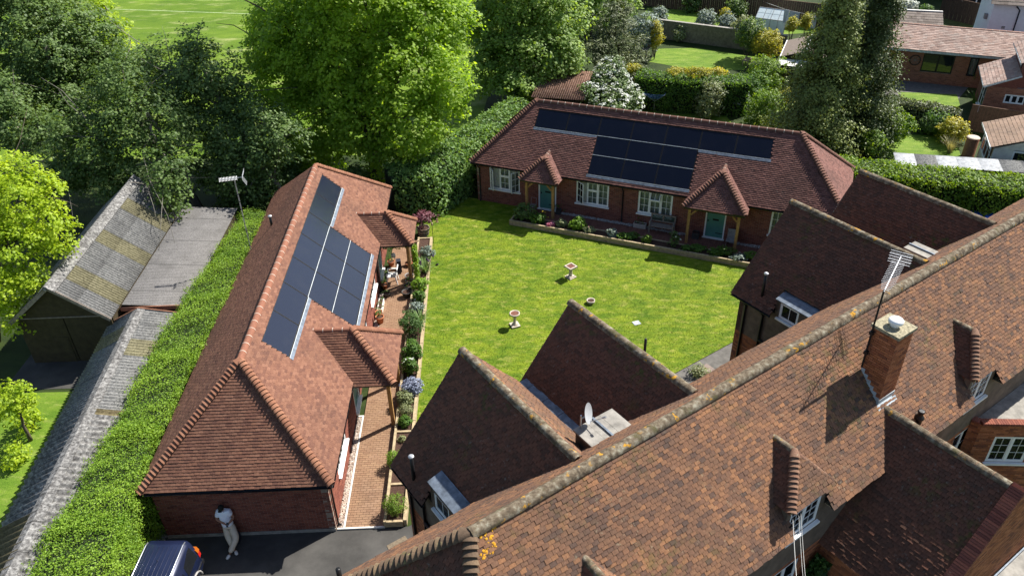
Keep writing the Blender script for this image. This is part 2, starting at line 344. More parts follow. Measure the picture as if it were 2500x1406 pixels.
# ================================================================ builders
TILE_F = [(0, 1, 4, 3), (1, 2, 5, 4), (6, 7, 1, 0), (7, 8, 2, 1), (6, 0, 3), (2, 8, 5)]
def poly_span(P, y):
    """x interval of convex polygon P (k,2) at height y"""
    xs = []
    for i in range(len(P)):
        a, b = P[i], P[(i+1) % len(P)]
        if abs(a[1]-b[1]) < 1e-9:
            if abs(a[1]-y) < 1e-6: xs += [a[0], b[0]]
            continue
        t = (y-a[1])/(b[1]-a[1])
        if -1e-9 <= t <= 1+1e-9: xs.append(a[0]+t*(b[0]-a[0]))
    return (min(xs), max(xs)) if xs else None
class Roof:
    """gathers tiled faces of one house; the nearest 300 whole tiles become single objects"""
    def __init__(s, root, mats, jit=.003, tw=.165, gauge=.1, rows_wob=.004, sag=.006, gap=.004, lip=.040, edge=.026):
        s.sag = sag; s.gap = gap; s.lip = lip; s.edge = edge; s.root = root; s.mats = mats; s.jit = jit; s.tw = tw; s.g = gauge; s.wob = rows_wob; s.V = {}; s.rn = {}; s.cand = []; s.deck = MB()
    def face(s, pts, mk='m', excl=(), lift=0., tiles=True, skip=0., deck=None):
        pts = [np.asarray(p, float) for p in pts]; O = pts[0]; ex = unit(pts[1]-O); n = unit(np.cross(ex, pts[2]-O)); ey = np.cross(n, ex)
        if deck is None: s.deck.poly([p-n*(.012+s.sag) for p in pts])
        else:
            for q in deck: s.deck.poly([O+ex*x_+ey*y_-n*(.012+s.sag) for x_, y_ in q])
        if not tiles: return O, ex, ey, n
        P = np.array([[(p-O)@ex, (p-O)@ey] for p in pts]); H = P[:, 1].max(); g, w = s.g, s.tw
        rows = int(H/g)+1; vv = []; rr = []; p1, p2, p3 = (random.uniform(0, 6) for _ in range(3))
        wave = lambda x, y: s.sag*(np.sin(x*.83+y*.4+p1)+.7*np.sin(x*.31-y*1.1+p2)+.5*np.sin(x*1.9+y*1.7+p3))/2.2
        for i in range(rows):
            y0 = i*g-.03 if i == 0 else i*g
            if i*g > H-.02: break
            y1 = min(i*g+g*1.55, H)
            sp0 = poly_span(P, min(max(i*g, 0), H)); sp1 = poly_span(P, y1)
            if not sp0 or not sp1: continue
            lo, hi = min(sp0[0], sp1[0]), max(sp0[1], sp1[1])
            j0 = int(math.floor(lo/w))-1; j1 = int(math.ceil(hi/w))+1
            off = (i % 2)*w/2 + random.uniform(-.01, .01); wr = random.uniform(-s.wob, s.wob)
            for j in range(j0, j1):
                xa = j*w+off; xb = xa+w-s.gap
                a0, b0 = max(xa, sp0[0]), min(xb, sp0[1]); a1, b1 = max(xa, sp1[0]), min(xb, sp1[1])
                if b0-a0 < .015 and b1-a1 < .015: continue
                if b0 < a0: a0 = b0 = (a0+b0)/2
                if b1 < a1: a1 = b1 = (a1+b1)/2
                xm, ym = (xa+xb)/2, i*g+g/2
                bad = False
                for q in excl:
                    if q[0] < xm < q[1] and q[2] < ym < q[3]: bad = True; break
                if bad or (skip and random.random() < skip): continue
                jz = abs(random.gauss(0, s.jit)); jl, jr = random.uniform(-s.jit, s.jit)*.6, random.uniform(-s.jit, s.jit)*.6
                jy = random.uniform(-s.jit, s.jit)*2+wr
                zb = s.lip+jz; zt = s.lip-.022; full = (a0 == xa and b0 == xb and a1 == xa and b1 == xb and y1 < H-.001)
                r = random.random()
                if full: s.cand.append((O+ex*xm+ey*(i*g)+n*(zb+float(wave(xm, i*g))), ex, ey, n, mk, r, len(s.rn.setdefault(mk, [])) + len(rr), jl, jr, jy, zb))
                c = .0022
                vv.append(((a0, y0+jy, zb+jl), ((a0+b0)/2, y0+jy, zb+c), (b0, y0+jy, zb+jr), (a1, y1, zt), ((a1+b1)/2, y1, zt+c*.6), (b1, y1, zt),
                           (a0, y0+jy, zb+jl-s.edge), ((a0+b0)/2, y0+jy, zb+c-s.edge), (b0, y0+jy, zb+jr-s.edge)))
                rr.append(r)
        if vv:
            A = np.array(vv); A[..., 2] += wave(A[..., 0], A[..., 1]); A = O+A[..., :1]*ex+A[..., 1:2]*ey+(A[..., 2:]+lift)*n
            s.V.setdefault(mk, []).append(A); s.rn.setdefault(mk, []).extend(rr)
        return O, ex, ey, n
    def finish(s, limit=300):
        roof = s.deck.part('roof', MT['deck'], s.root)
        cand = []
        if s.cand and limit:
            C = np.array([c[0] for c in s.cand]); p = proj(C); nn = np.array([c[3] for c in s.cand])
            vis = (p[:, 0] > 0) & (p[:, 0] < 2500) & (p[:, 1] > 0) & (p[:, 1] < 1406) & (((V3(0, 0, CH)-C)*nn).sum(1) > 0)
            idx = np.nonzero(vis)[0]; idx = idx[np.argsort(p[idx, 2])][:limit]; cand = [s.cand[i] for i in idx]
        taken = {}
        for c in cand: taken.setdefault(c[4], set()).add(c[6])
        for mk, L in s.V.items():
            A = np.concatenate(L); r = np.array(s.rn[mk]); keep = np.ones(len(A), bool)
            for i in taken.get(mk, ()): keep[i] = False
            me = np_mesh('roof_tiles', A[keep].reshape(-1, 3), TILE_F, 9, s.mats[mk], r[keep])
            add_mesh('roof_tiles', me, roof, kind='stuff')
        vm = {}
        for c in cand:
            key = (c[4], int(c[5]*10))
            if key not in vm:
                h = s.tw/2-s.gap/2; L = s.g*1.55; k = .0022; t = .022
                v = [(-h, 0, 0), (0, 0, k), (h, 0, 0), (-h, L, -t), (0, L, -t+k*.6), (h, L, -t), (-h, 0, -s.edge), (0, 0, k-s.edge), (h, 0, -s.edge)]
                vm[key] = np_mesh('tile', np.array(v), TILE_F, 9, s.mats[c[4]], [(key[1]+.5)/10])
            o = bpy.data.objects.new('tile', vm[key]); put(o, roof, c[0]+c[2]*c[9])
            ex = unit(c[1]*s.tw+c[3]*(c[8]-c[7])); ey = unit(c[2]-ex*(c[2]@ex)); nz = np.cross(ex, ey)
            o.rotation_euler = Matrix([[ex[i], ey[i], nz[i]] for i in range(3)]).to_euler()
        return roof
def basis_euler(ex, ey, ez): return Matrix([[ex[i], ey[i], ez[i]] for i in range(3)]).to_euler()
_rm = {}
def ridge_mesh(rad, L, mat, col, key, seg=10):
    """half-round tile along +x, with a mortar collar"""
    k = (rad, L, key)
    if k in _rm: return _rm[k]
    mb = MB()
    def arc(x, rr, drop): return [(x, rr*math.cos(math.pi*(i/seg)), rr*math.sin(math.pi*(i/seg))-drop) for i in range(seg+1)]
    for (x0, x1, r0, r1, mi) in ((0, L-.022, rad, rad, 0), (L-.022, L, rad*1.01+.002, rad*1.01+.002, 1)):
        a, b = arc(x0, r0, .05), arc(x1, r1, .05); a2, b2 = arc(x0, r0-.02, .05), arc(x1, r1-.02, .05); n = seg+1; r = random.random()
        mb.add(a+b, [(i, i+1, n+i+1, n+i) for i in range(seg)], mi, r); mb.add(a+a2, [(i+1, i, n+i, n+i+1) for i in range(seg)], mi, r); mb.add(b+b2, [(i, i+1, n+i+1, n+i) for i in range(seg)], mi, r)
    _rm[k] = mb.mesh('ridge_tile', [mat, col], False)
    sm_ = []
    for q in range(2): sm_ += [True]*seg+[False]*(2*seg)
    _rm[k].polygons.foreach_set('use_smooth', sm_)
    return _rm[k]
def ridge_run(parent, p, q, rad, L, mat, col, key, name='ridge_tile', sag=.004, closed=True):
    p, q = np.asarray(p, float), np.asarray(q, float); d = unit(q-p); T = np.linalg.norm(q-p); n = max(1, int(round(T/L))); L2 = T/n
    side = unit(np.cross(ZUP, d)); up = np.cross(d, side)
    ms = [ridge_mesh(rad+.0005*i, L2, mat, col, key+str(i)) for i in range(4)]
    for i in range(n):
        o = bpy.data.objects.new(name, random.choice(ms)); put(o, parent, p+d*(i*L2)+up*random.uniform(-sag, sag)+side*random.uniform(-sag, sag))
        e = unit(d+up*random.uniform(-sag, sag)*2+side*random.uniform(-sag, sag)*2); sd = unit(np.cross(up, e)); o.rotation_euler = basis_euler(e, sd, np.cross(e, sd))
_bm = {}
def bonnet_run(parent, low, top, mat, key, gauge=.145, r0=.135, r1=.075, name='bonnet_tile'):
    """bonnet hip tiles stepping up a hip"""
    low, top = np.asarray(low, float), np.asarray(top, float); d = unit(top-low); T = np.linalg.norm(top-low); n = int(T/gauge)
    side = unit(np.cross(ZUP, d)); up = np.cross(d, side); seg = 8
    if key not in _bm:
        L = []
        for vnt in range(5):
            mb = MB(); r = random.random()
            def arc(x, rr, z0, flat): return [(x, rr*1.25*math.cos(math.pi*i/seg), rr*flat*math.sin(math.pi*i/seg)+z0) for i in range(seg+1)]
            a, b = arc(0, r0, -.015, .8), arc(.24, r1, -.02, .8); a2 = arc(.004, r0-.016, -.026, .8); nn = seg+1
            mb.add(a+b, [(i, i+1, nn+i+1, nn+i) for i in range(seg)], 0, r); mb.add(a+a2, [(i+1, i, nn+i, nn+i+1) for i in range(seg)], 0, r)
            mb.add(a2+b, [(i+1, i, nn+i, nn+i+1) for i in range(seg)], 0, r)
            me_ = mb.mesh('bonnet_tile', mat); me_.polygons.foreach_set('use_smooth', [True]*seg+[False]*seg+[True]*seg); L.append(me_)
        _bm[key] = L
    for i in range(n):
        o = bpy.data.objects.new(name, random.choice(_bm[key])); put(o, parent, low+d*(i*gauge+.02)+up*(.058+random.uniform(-.004, .004)))
        e = unit(d-up*.20+side*random.uniform(-.05, .05)); sd = unit(np.cross(up, e)); o.rotation_euler = basis_euler(e, sd, np.cross(e, sd))
# ---------------------------------------------------------------- brick walls
BRF = [(0, 1, 2, 3), (4, 5, 1, 0), (5, 6, 2, 1), (6, 7, 3, 2), (7, 4, 0, 3)]
def brick_wall(root, O, ex, L, H, openings=(), mat='brickA', mort='mort', limit=0, thick=.22, top=None, bw=.225, bh=.075, name='wall', z0=0., label=None):
    """O: lower left corner seen from outside; openings (x0,x1,z0,z1); top(x) optional sloping head"""
    O = np.asarray(O, float); ex = unit(ex); nrm = unit(np.cross(ex, ZUP)); mb = MB()
    if top is None:
        xs = sorted({0, L}|{max(0, min(L, o[k])) for o in openings for k in (0, 1)}); zs = sorted({z0, H}|{max(z0, min(H, o[k])) for o in openings for k in (2, 3)})
        for a, b in zip(xs, xs[1:]):
            for c, d in zip(zs, zs[1:]):
                if any(o[0]-1e-6 <= a and b <= o[1]+1e-6 and o[2]-1e-6 <= c and d <= o[3]+1e-6 for o in openings): continue
                ctr = O+ex*(a+b)/2+ZUP*(c+d)/2-nrm*(thick/2+.007); mb.obox(ctr, ex*(b-a)/2, -nrm*thick/2, ZUP*(d-c)/2)
    else:
        K = 12
        pts = [O+ex*0+ZUP*z0, O+ex*L+ZUP*z0]+[O+ex*L*(1-i/K)+ZUP*top(L*(1-i/K)) for i in range(K+1)]
        mb.prism([p-nrm*.007 for p in pts], -nrm*thick)
    wall = mb.part(name, MT[mort], root, label=label)
    gap = .011; vv = []; rr = []; cnt = []
    for j in range(int((H-z0)/bh)+1):
        c, d = z0+j*bh+gap/2, min(z0+(j+1)*bh-gap/2, H)
        if d-c < .02: continue
        for i in range(-1, int(L/bw)+2):
            xa = i*bw+(j % 2)*bw/2+gap/2; segs = [(max(0, xa), min(L, xa+bw-gap))]
            for o in openings:
                if c < o[3] and d > o[2]:
                    ns = []
                    for (a, b) in segs:
                        if b <= o[0] or a >= o[1]: ns.append((a, b)); continue
                        if a < o[0]: ns.append((a, o[0]))
                        if b > o[1]: ns.append((o[1], b))
                    segs = ns
            for (a, b) in segs:
                if b-a < .02: continue
                if top is not None and top((a+b)/2) < d: continue
                q = random.uniform(-.0015, .003)
                vv.append([(a, c, q), (b, c, q), (b, d, q), (a, d, q), (a, c, -.02), (b, c, -.02), (b, d, -.02), (a, d, -.02)]); rr.append(random.random())
                cnt.append(abs(b-a-(bw-gap)) < 1e-4 and abs(d-c-(bh-gap)) < 1e-4)
    A = np.array(vv); Wd = O+A[..., :1]*ex+A[..., 1:2]*ZUP+A[..., 2:]*nrm; keep = np.ones(len(A), bool)
    if limit:
        C = Wd[:, :4].mean(1); p = proj(C); ok = np.array(cnt) & (p[:, 0] > 0) & (p[:, 0] < 2500) & (p[:, 1] > 0) & (p[:, 1] < 1406)
        idx = np.nonzero(ok)[0]; idx = idx[np.argsort(p[idx, 2])][:limit]; vm = {}; w, h = (bw-gap)/2, (bh-gap)/2
        for i in idx:
            keep[i] = False; k = int(rr[i]*8)
            if k not in vm:
                vm[k] = np_mesh('brick', np.array([(-w, 0, -h), (w, 0, -h), (w, 0, h), (-w, 0, h), (-w, .02, -h), (w, .02, -h), (w, .02, h), (-w, .02, h)]), BRF, 8, MT[mat], [(k+.5)/8])
            o = bpy.data.objects.new('brick', vm[k]); put(o, wall, C[i]); o.rotation_euler = (0, 0, math.atan2(ex[1], ex[0]))
    me = np_mesh('brickwork', Wd[keep].reshape(-1, 3), BRF, 8, MT[mat], np.array(rr)[keep]); add_mesh('brickwork', me, wall, kind='stuff')
    return wall
# ---------------------------------------------------------------- joinery
def window(root, O, ex, w, h, lights=3, cols=2, rows=3, opened=(), fanlight=None, frame='white', sill=True, curtain=True, glass='glass', deep=.05, lead=False, label=None):
    """O: lower left corner of the opening on the wall face"""
    O = np.asarray(O, float); ex = unit(ex); nrm = unit(np.cross(ex, ZUP)); fm = MB(); t = .055
    def bar(mb, a, b, c, d, dp=0., th=.06): mb.obox(O+ex*(a+b)/2+ZUP*(c+d)/2-nrm*(deep+dp), ex*(b-a)/2, -nrm*th/2, ZUP*(d-c)/2)
    bar(fm, 0, w, 0, t); bar(fm, 0, w, h-t, h); bar(fm, 0, t, t, h-t); bar(fm, w-t, w, t, h-t)
    lw = (w-t)/lights
    for i in range(1, lights): bar(fm, i*lw, i*lw+t, t, h-t)
    panes = []; cas = []
    for i in range(lights):
        a, b = i*lw+t, (i+1)*lw; c, d = t, h-t
        spans = [(c, d, rows)]
        if fanlight and i in fanlight: zf = h*.62; spans = [(c, zf-t/2, rows-1), (zf+t/2, d, 1)]; bar(fm, a, b, zf-t/2, zf+t/2)
        for k, (c0, d0, rw) in enumerate(spans):
            ang = 0.
            for op in opened:
                if op[0] == i and op[1] == k: ang = op[2]
            cas.append((a, b, c0, d0, rw, ang, op if ang else None))
    win = fm.part('window', MT[frame], root, label=label)
    for (a, b, c, d, rw, ang, op) in cas:
        if ang == 'top':
            hinge = O+ex*a+ZUP*d-nrm*deep; A = R(38); X = ex; Y = ZUP*math.cos(A)-nrm*math.sin(A); Nn = np.cross(X, Y)
            org = hinge-Y*(d-c)
        elif ang:
            left = ang > 0; A = R(abs(ang)); hx = a if left else b
            hinge = O+ex*hx+ZUP*c-nrm*deep; X = ex*math.cos(A)+(nrm if left else -nrm)*math.sin(A); Y = ZUP; Nn = np.cross(X, Y); org = hinge if left else hinge-X*(b-a)
        else: org = O+ex*a+ZUP*c-nrm*deep; X, Y = ex, ZUP; Nn = nrm
        W_, H_ = b-a, d-c; s = .038; cm = MB()
        def cb(a0, b0, c0, d0, th=.045): cm.obox(org+X*(a0+b0)/2+Y*(c0+d0)/2, X*(b0-a0)/2, -Nn*th/2, Y*(d0-c0)/2)
        cb(0, W_, 0, s); cb(0, W_, H_-s, H_); cb(0, s, s, H_-s); cb(W_-s, W_, s, H_-s)
        g = .011 if not lead else .006
        for q in range(1, cols): x = s+(W_-2*s)*q/cols; cb(x-g, x+g, s, H_-s, .03)
        for q in range(1, rw): y = s+(H_-2*s)*q/rw; cb(s, W_-s, y-g, y+g, .03)
        cm.part('casement', MT['white' if not lead else frame], win)
        gm = MB(); gm.obox(org+X*W_/2+Y*H_/2, X*(W_/2-s), -Nn*.004, Y*(H_/2-s)); gm.part('pane', MT[glass], win)
    if sill: sm = MB(); sm.obox(O+ex*w/2-ZUP*.035+nrm*.02, ex*(w/2+.06), -nrm*.075, ZUP*.033); sm.part('sill', MT['white'], win)
    if curtain:
        cm = MB(); n = 40; y = -(deep+.16)
        P0 = [O+ex*(w*i/n)+nrm*(y+.03*math.sin(i*1.9)+.015*math.sin(i*4.3)) for i in range(n+1)]
        cm.add(P0+[p+ZUP*h for p in P0], [(i, i+1, n+2+i, n+1+i) for i in range(n)]); cm.part('curtain', MT['curtain'], win, smooth=True)
    return win
def door(root, O, ex, w, h):
    O = np.asarray(O, float); ex = unit(ex); nrm = unit(np.cross(ex, ZUP)); fm = MB(); t = .07
    def bar(mb, a, b, c, d, dp, th): mb.obox(O+ex*(a+b)/2+ZUP*(c+d)/2-nrm*dp, ex*(b-a)/2, -nrm*th/2, ZUP*(d-c)/2)
    dm = MB(); K = 5; ww = (w-2*t)/K
    for i in range(K): bar(dm, t+i*ww+.002, t+(i+1)*ww-.002, .06, h-t, .07, .04)
    bar(dm, t, w-t, .06, h-t, .085, .03)
    dr = dm.part('door', MT['teal'], root)
    bar(fm, 0, t, 0, h, .05, .10); bar(fm, w-t, w, 0, h, .05, .10); bar(fm, t, w-t, h-t, h, .05, .10); fm.part('door_frame', MT['white'], dr)
    s = MB(); bar(s, -.05, w+.05, -.02, .05, .0, .22); s.part('door_sill', MT['white'], dr)
    lp = MB(); bar(lp, w*.36, w*.66, h*.50, h*.545, .045, .02); lp.part('letter_plate', MT['black'], dr)
    for z in (.3, h-.35):
        hb = MB(); bar(hb, w-t-.38, w-t+.01, z, z+.035, .045, .015); hb.part('hinge', MT['black'], dr)
    kn = MB(); bar(kn, t+.05, t+.11, h*.46, h*.5, .035, .05); kn.part('handle', MT['black'], dr)
    return dr
def gutter(root, p, q, out, r=.06, name='gutter'):
    p, q, out = np.asarray(p, float), np.asarray(q, float), unit(out); mb = MB(); n = 6
    prof = [(out*(r+r*math.cos(math.pi+math.pi*i/n))+ZUP*(r*math.sin(math.pi+math.pi*i/n))) for i in range(n+1)]
    inn = [(out*(r+r*.82*math.cos(math.pi+math.pi*i/n))+ZUP*(r*.82*math.sin(math.pi+math.pi*i/n))) for i in range(n+1)]
    A = [p+a for a in prof]+[q+a for a in prof]+[p+a for a in inn]+[q+a for a in inn]; k = n+1
    mb.add(A, [(i, i+1, k+i+1, k+i) for i in range(n)]+[(2*k+i+1, 2*k+i, 3*k+i, 3*k+i+1) for i in range(n)]+[(0, k, 3*k, 2*k), (n, 2*k+n, 3*k+n, k+n)]+[(i, 2*k+i, 2*k+i+1, i+1) for i in range(n)]+[(k+i+1, 3*k+i+1, 3*k+i, k+i) for i in range(n)])
    return mb.part(name, MT['black'], root)
# ---------------------------------------------------------------- foliage
LEAF_F = [(0, 1, 2, 3)]
def nrm_rows(a): return a/np.maximum(np.linalg.norm(a, axis=1, keepdims=True), 1e-9)
def leaf_cloud(P, Nrm, size, rnd, aspect=.42, spread=.8, up=.35):
    """rhombic leaves at P"""
    n = len(P); nn = nrm_rows(Nrm+rng.normal(0, spread, (n, 3))+[0, 0, up]); t = nrm_rows(np.cross(nn, rng.normal(0, 1, (n, 3)))); b = np.cross(nn, t)
    s = size*rng.uniform(.65, 1.35, (n, 1)); V = np.stack([P-t*s*.5, P+b*s*aspect-nn*s*.06, P+t*s*.5, P-b*s*aspect-nn*s*.06], 1)
    return V.reshape(-1, 3), rnd
def foliage(parent, name, P, Nrm, size, mat, rnd, **kw):
    V, r = leaf_cloud(P, Nrm, size, rnd, **kw); me = np_mesh(name, V, LEAF_F, 4, mat, r); return add_mesh(name, me, parent)
def blob_clumps(c, rad, n, shell=.55, flat=1., bump=.28, low=-.75):
    """clump centres in the outer part of a bumpy ellipsoid"""
    d = nrm_rows(rng.normal(0, 1, (int(n*1.6), 3))); d = d[d[:, 2] > low][:n]; k = rng.normal(0, 1, (5, 3))*2.2; ph = rng.uniform(0, 6.28, 5)
    w = sum(np.sin(d@k[i]+ph[i]) for i in range(5))/5*bump*1.6
    r = (shell+(1-shell)*rng.random(len(d))**.55)*(1+w); rad = np.asarray(rad, float)*np.array([1, 1, flat]) if np.ndim(rad) == 0 else np.asarray(rad, float)
    return np.asarray(c)+d*r[:, None]*rad, d, r
def crown(parent, blobs, leaf, mat, dens=1., per=16, clump=.42, shell=.5, name='crown', aspect=.42, droop=0., spread=.6, bump=.28, low=-.75, flatcl=.6, up=.8):
    Ps, Ns, Rs = [], [], []
    for (c, rad) in blobs:
        rr = np.mean(rad); n = int(dens*rr*rr*34); C, d, r = blob_clumps(c, rad, n, shell, bump=bump, low=low)
        cr = rng.random(len(C)); cs = clump*rng.uniform(.6, 1.4, len(C))
        o = rng.normal(0, 1, (len(C), per, 3)); o = o/np.linalg.norm(o, axis=2, keepdims=True)*rng.random((len(C), per, 1))**.5; o[..., 2] *= flatcl
        P = C[:, None]+o*cs[:, None, None]; P[..., 2] -= droop*(o[..., 0]**2+o[..., 1]**2)*cs[:, None]
        Nn = d[:, None]*.7+o*.6+np.array([0, 0, .35])
        Ps.append(P.reshape(-1, 3)); Ns.append(Nn.reshape(-1, 3)); Rs.append(np.clip(cr[:, None]*.55+rng.random((len(C), per))*.45, 0, 1).ravel())
    return foliage(parent, name, np.concatenate(Ps), np.concatenate(Ns), leaf, mat, np.concatenate(Rs), aspect=aspect, spread=spread, up=up)
def limb_path(p, q, k=5, wob=.12):
    p, q = np.asarray(p, float), np.asarray(q, float); L = np.linalg.norm(q-p)
    return [p+(q-p)*t+rng.normal(0, wob*L*.12, 3)*math.sin(math.pi*t)+ZUP*L*.08*math.sin(math.pi*t) for t in np.linspace(0, 1, k)]
def trunk(parent, base, top, r0, targets, mat, twigs=2, r1f=.45, name='trunk', wob=.12):
    mb = MB(); base, top = np.asarray(base, float), np.asarray(top, float)
    pth = limb_path(base, top, 7, wob); mb.tube(pth, [r0*(1.25 if i == 0 else 1-(1-r1f)*i/6) for i in range(7)], 9)
    tk = mb.part(name, mat, parent, smooth=True); lb = MB()
    for T in targets:
        t = rng.uniform(.45, 1); s = pth[min(6, int(t*6))]; rr = r0*r1f*rng.uniform(.6, .9); L = limb_path(s, T, 6, .3); lb.tube(L, [rr*(1-.8*i/5) for i in range(6)], 6)
        for _ in range(twigs):
            a = L[rng.integers(2, 5)]; q = np.asarray(T)+rng.normal(0, 1, 3)*np.linalg.norm(np.asarray(T)-s)*.28; l2 = limb_path(a, q, 4, .3); lb.tube(l2, [rr*.4*(1-.8*i/3) for i in range(4)], 5)
    if targets: lb.part('limb', mat, tk, smooth=True)
    return tk
def hedge(name, label, path, width, height, mat, leaf=.11, dens=260, z0=0., cat='hedge', wob=.18, group=None, aspect=.36, spread=.8, core='core', top_round=.25, widths=None, up=.35):
    """clipped hedge following a ground path"""
    root = thing(name, label, cat, (*path[0][:2], z0), group)
    pts = [V3(*p[:2], 0) for p in path]; ws = widths or [width]*len(pts); Ps, Ns, Cs = [], [], []
    cm = MB()
    for i, (p, q) in enumerate(zip(pts, pts[1:])):
        d = unit(q-p); s = np.cross(ZUP, d); L = np.linalg.norm(q-p); h = height
        wa, wb = ws[i], ws[i+1]
        # solid dark box added inside; the hedge's inner shade is its colour
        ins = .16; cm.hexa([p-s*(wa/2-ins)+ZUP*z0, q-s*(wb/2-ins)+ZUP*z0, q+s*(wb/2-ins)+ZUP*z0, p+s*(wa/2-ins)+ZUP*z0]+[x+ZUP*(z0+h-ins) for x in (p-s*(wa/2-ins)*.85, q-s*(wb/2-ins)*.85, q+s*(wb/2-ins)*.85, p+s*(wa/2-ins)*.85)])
        e0_, e1_ = (.35 if i > 0 else 0), (.35 if i < len(pts)-2 else 0); per = 2*h+wa; n = int(dens*(L+e0_+e1_)*per); a = rng.random(n)*(L+e0_+e1_)-e0_; b = rng.random(n)*per; w = wa+(wb-wa)*a/L
        X = np.where(b < h, -w/2, np.where(b > h+wa, w/2, (b-h-wa/2)/wa*w)); Z = np.where(b < h, b, np.where(b > h+wa, 2*h+wa-b, h))
        # rounded shoulders
        e = np.clip((np.abs(X)/(w/2)-.6)/.4, 0, 1); Z = np.where(Z > h-.01, h-top_round*e**2, Z); X = X*np.where(Z > h*.6, 1-.10*((Z-h*.6)/(h*.4)), 1)
        nn = np.stack([np.where(b < h, -1., np.where(b > h+wa, 1., 0.)), np.zeros(n), np.where((b >= h) & (b <= h+wa), 1., .15)], 1)
        k = np.sin(a*1.7+X*2.1+i)*.5+np.sin(a*4.3-Z*3.1)*.3+np.sin(a*9.1+X*7+Z*6)*.35
        off = (k*wob*.6+rng.normal(0, wob*.35, n)-rng.random(n)**2*.12)
        lo = np.stack([X, a, Z], 1)+nn*off[:, None]
        Ps.append(p+lo[:, :1]*(-s)*-1*1.0+lo[:, 1:2]*d+lo[:, 2:]*ZUP+ZUP*z0); Ns.append(nn[:, :1]*s+nn[:, 2:]*ZUP); Cs.append(np.clip(.5+k*.25+rng.normal(0, .22, n), 0, 1))
    cm.part('dark_core', MT['hedgecore'], root)
    P = np.concatenate(Ps); P[:, 2] = np.maximum(P[:, 2], z0+.02)
    foliage(root, 'foliage', P, np.concatenate(Ns), leaf, MT[mat], np.concatenate(Cs), aspect=aspect, spread=spread, up=up)
    return root
def bush(name, label, c, rad, mat, leaf=.1, dens=1.6, z0=0., cat='shrub', per=14, clump=.22, group=None, stem='bark', aspect=.42, shell=.35, extra=(), droop=0., bump=.3, up=.35):
    root = thing(name, label, cat, (c[0], c[1], z0), group); rad = np.asarray(rad, float) if np.ndim(rad) else np.array([rad]*3)
    cc = V3(c[0], c[1], c[2] if len(c) > 2 else z0+rad[2]*.9)
    mb = MB()
    for k in range(5):
        a = k*1.257+rng.random(); mb.tube(limb_path(V3(c[0], c[1], z0), cc+V3(math.cos(a)*rad[0]*.6, math.sin(a)*rad[1]*.6, rad[2]*.4), 4, .3), [.03, .022, .015, .006], 5)
    mb.part('stems', MT[stem], root)
    crown(root, [(cc, rad)]+list(extra), leaf, MT[mat], dens*max(1, 1.2/np.mean(rad)), per, clump, shell, 'foliage', aspect, droop, low=-.95, bump=bump, up=up)
    return root
def blades(root, name, c, n, L, w, mat, lean=.5, z0=0., rad=.15):
    """strap leaves arching from a clump"""
    mb = MB()
    for i in range(n):
        a = rng.uniform(0, 6.28); d = V3(math.cos(a), math.sin(a), 0); s = V3(-d[1], d[0], 0); l = L*rng.uniform(.6, 1.15); k = lean*rng.uniform(.4, 1.3); p0 = V3(c[0], c[1], z0)+d*rad*rng.random()
        P = []
        for j in range(5):
            t = j/4; p = p0+d*l*k*t**1.6+ZUP*l*(t-.45*k*t**2.4); ww = w*(1-t**1.5)*.5+.002; P += [p-s*ww, p+s*ww]
        mb.add(P, [(2*j, 2*j+1, 2*j+3, 2*j+2) for j in range(4)])
    return mb.part(name, MT[mat], root)
MT['hedgecore'] = plain('dark_hedge_core', (.012, .02, .006), 1, .4, 6)
MT['bark'] = plain('bark', (.10, .08, .06), .95, .35, 14, bump=.7)
MT['barkgrey'] = plain('grey_bark', (.17, .155, .13), .95, .35, 14, bump=.7)
MT['lime'] = leaf_mat('lime_leaves', (0.15, 0.26, 0.016), (0.36, 0.5, 0.05), .58)
MT['syc'] = leaf_mat('sycamore_leaves', (0.13, 0.23, 0.035), (0.3, 0.4, 0.1), 0.43)
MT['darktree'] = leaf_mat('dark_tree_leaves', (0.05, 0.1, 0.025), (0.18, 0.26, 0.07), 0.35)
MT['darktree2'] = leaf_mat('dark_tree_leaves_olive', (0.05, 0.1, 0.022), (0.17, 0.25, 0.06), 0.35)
MT['yellowtree'] = leaf_mat('yellow_green_leaves', (0.22, 0.33, 0.012), (0.48, 0.58, 0.035), .45)
MT['leyland'] = leaf_mat('leylandii_foliage', (0.1, 0.21, 0.014), (0.31, 0.45, 0.045), 0.38)
MT['laurel'] = leaf_mat('laurel_foliage', (.07, .16, .03), (.22, .33, .085), 0.33)
MT['conifer'] = leaf_mat('conifer_foliage', (0.06, 0.095, 0.018), (0.27, 0.31, 0.07), .12)
MT['conifer2'] = leaf_mat('conifer_foliage_dark', (0.032, 0.055, 0.014), (0.12, 0.155, 0.038), .1)
MT['golden'] = leaf_mat('golden_foliage', (0.242, 0.264, 0.022), (0.495, 0.418, 0.055), .35)
MT['privet'] = leaf_mat('privet_foliage', (0.0945, 0.189, 0.0135), (0.2295, 0.324, 0.027), .35)
MT['midgreen'] = leaf_mat('mid_green_foliage', (0.0508, 0.1305, 0.0174), (0.145, 0.2465, 0.0435), 0.43)
MT['hawthorn'] = leaf_mat('hawthorn_foliage', (0.072, 0.132, 0.024), (0.156, 0.228, 0.06), .25, tip=(.75, .75, .66))
MT['blossom'] = leaf_mat('white_blossom', (.55, .56, .48), (.8, .8, .74), .2, (1, 1, .95))
MT['silver'] = leaf_mat('silver_foliage', (0.143, 0.187, 0.154), (0.297, 0.352, 0.308), .15)
MT['lav'] = leaf_mat('blue_flowers', (.16, .18, .28), (.36, .38, .52), .1, (1, 1, 1.1))
MT['sage'] = leaf_mat('sage_foliage', (0.165, 0.198, 0.088), (0.33, 0.341, 0.165), .2)
MT['acer'] = leaf_mat('red_acer_leaves', (0.078, 0.0156, 0.0286), (0.26, 0.0845, 0.1105), .25, (1.2, .8, .8))
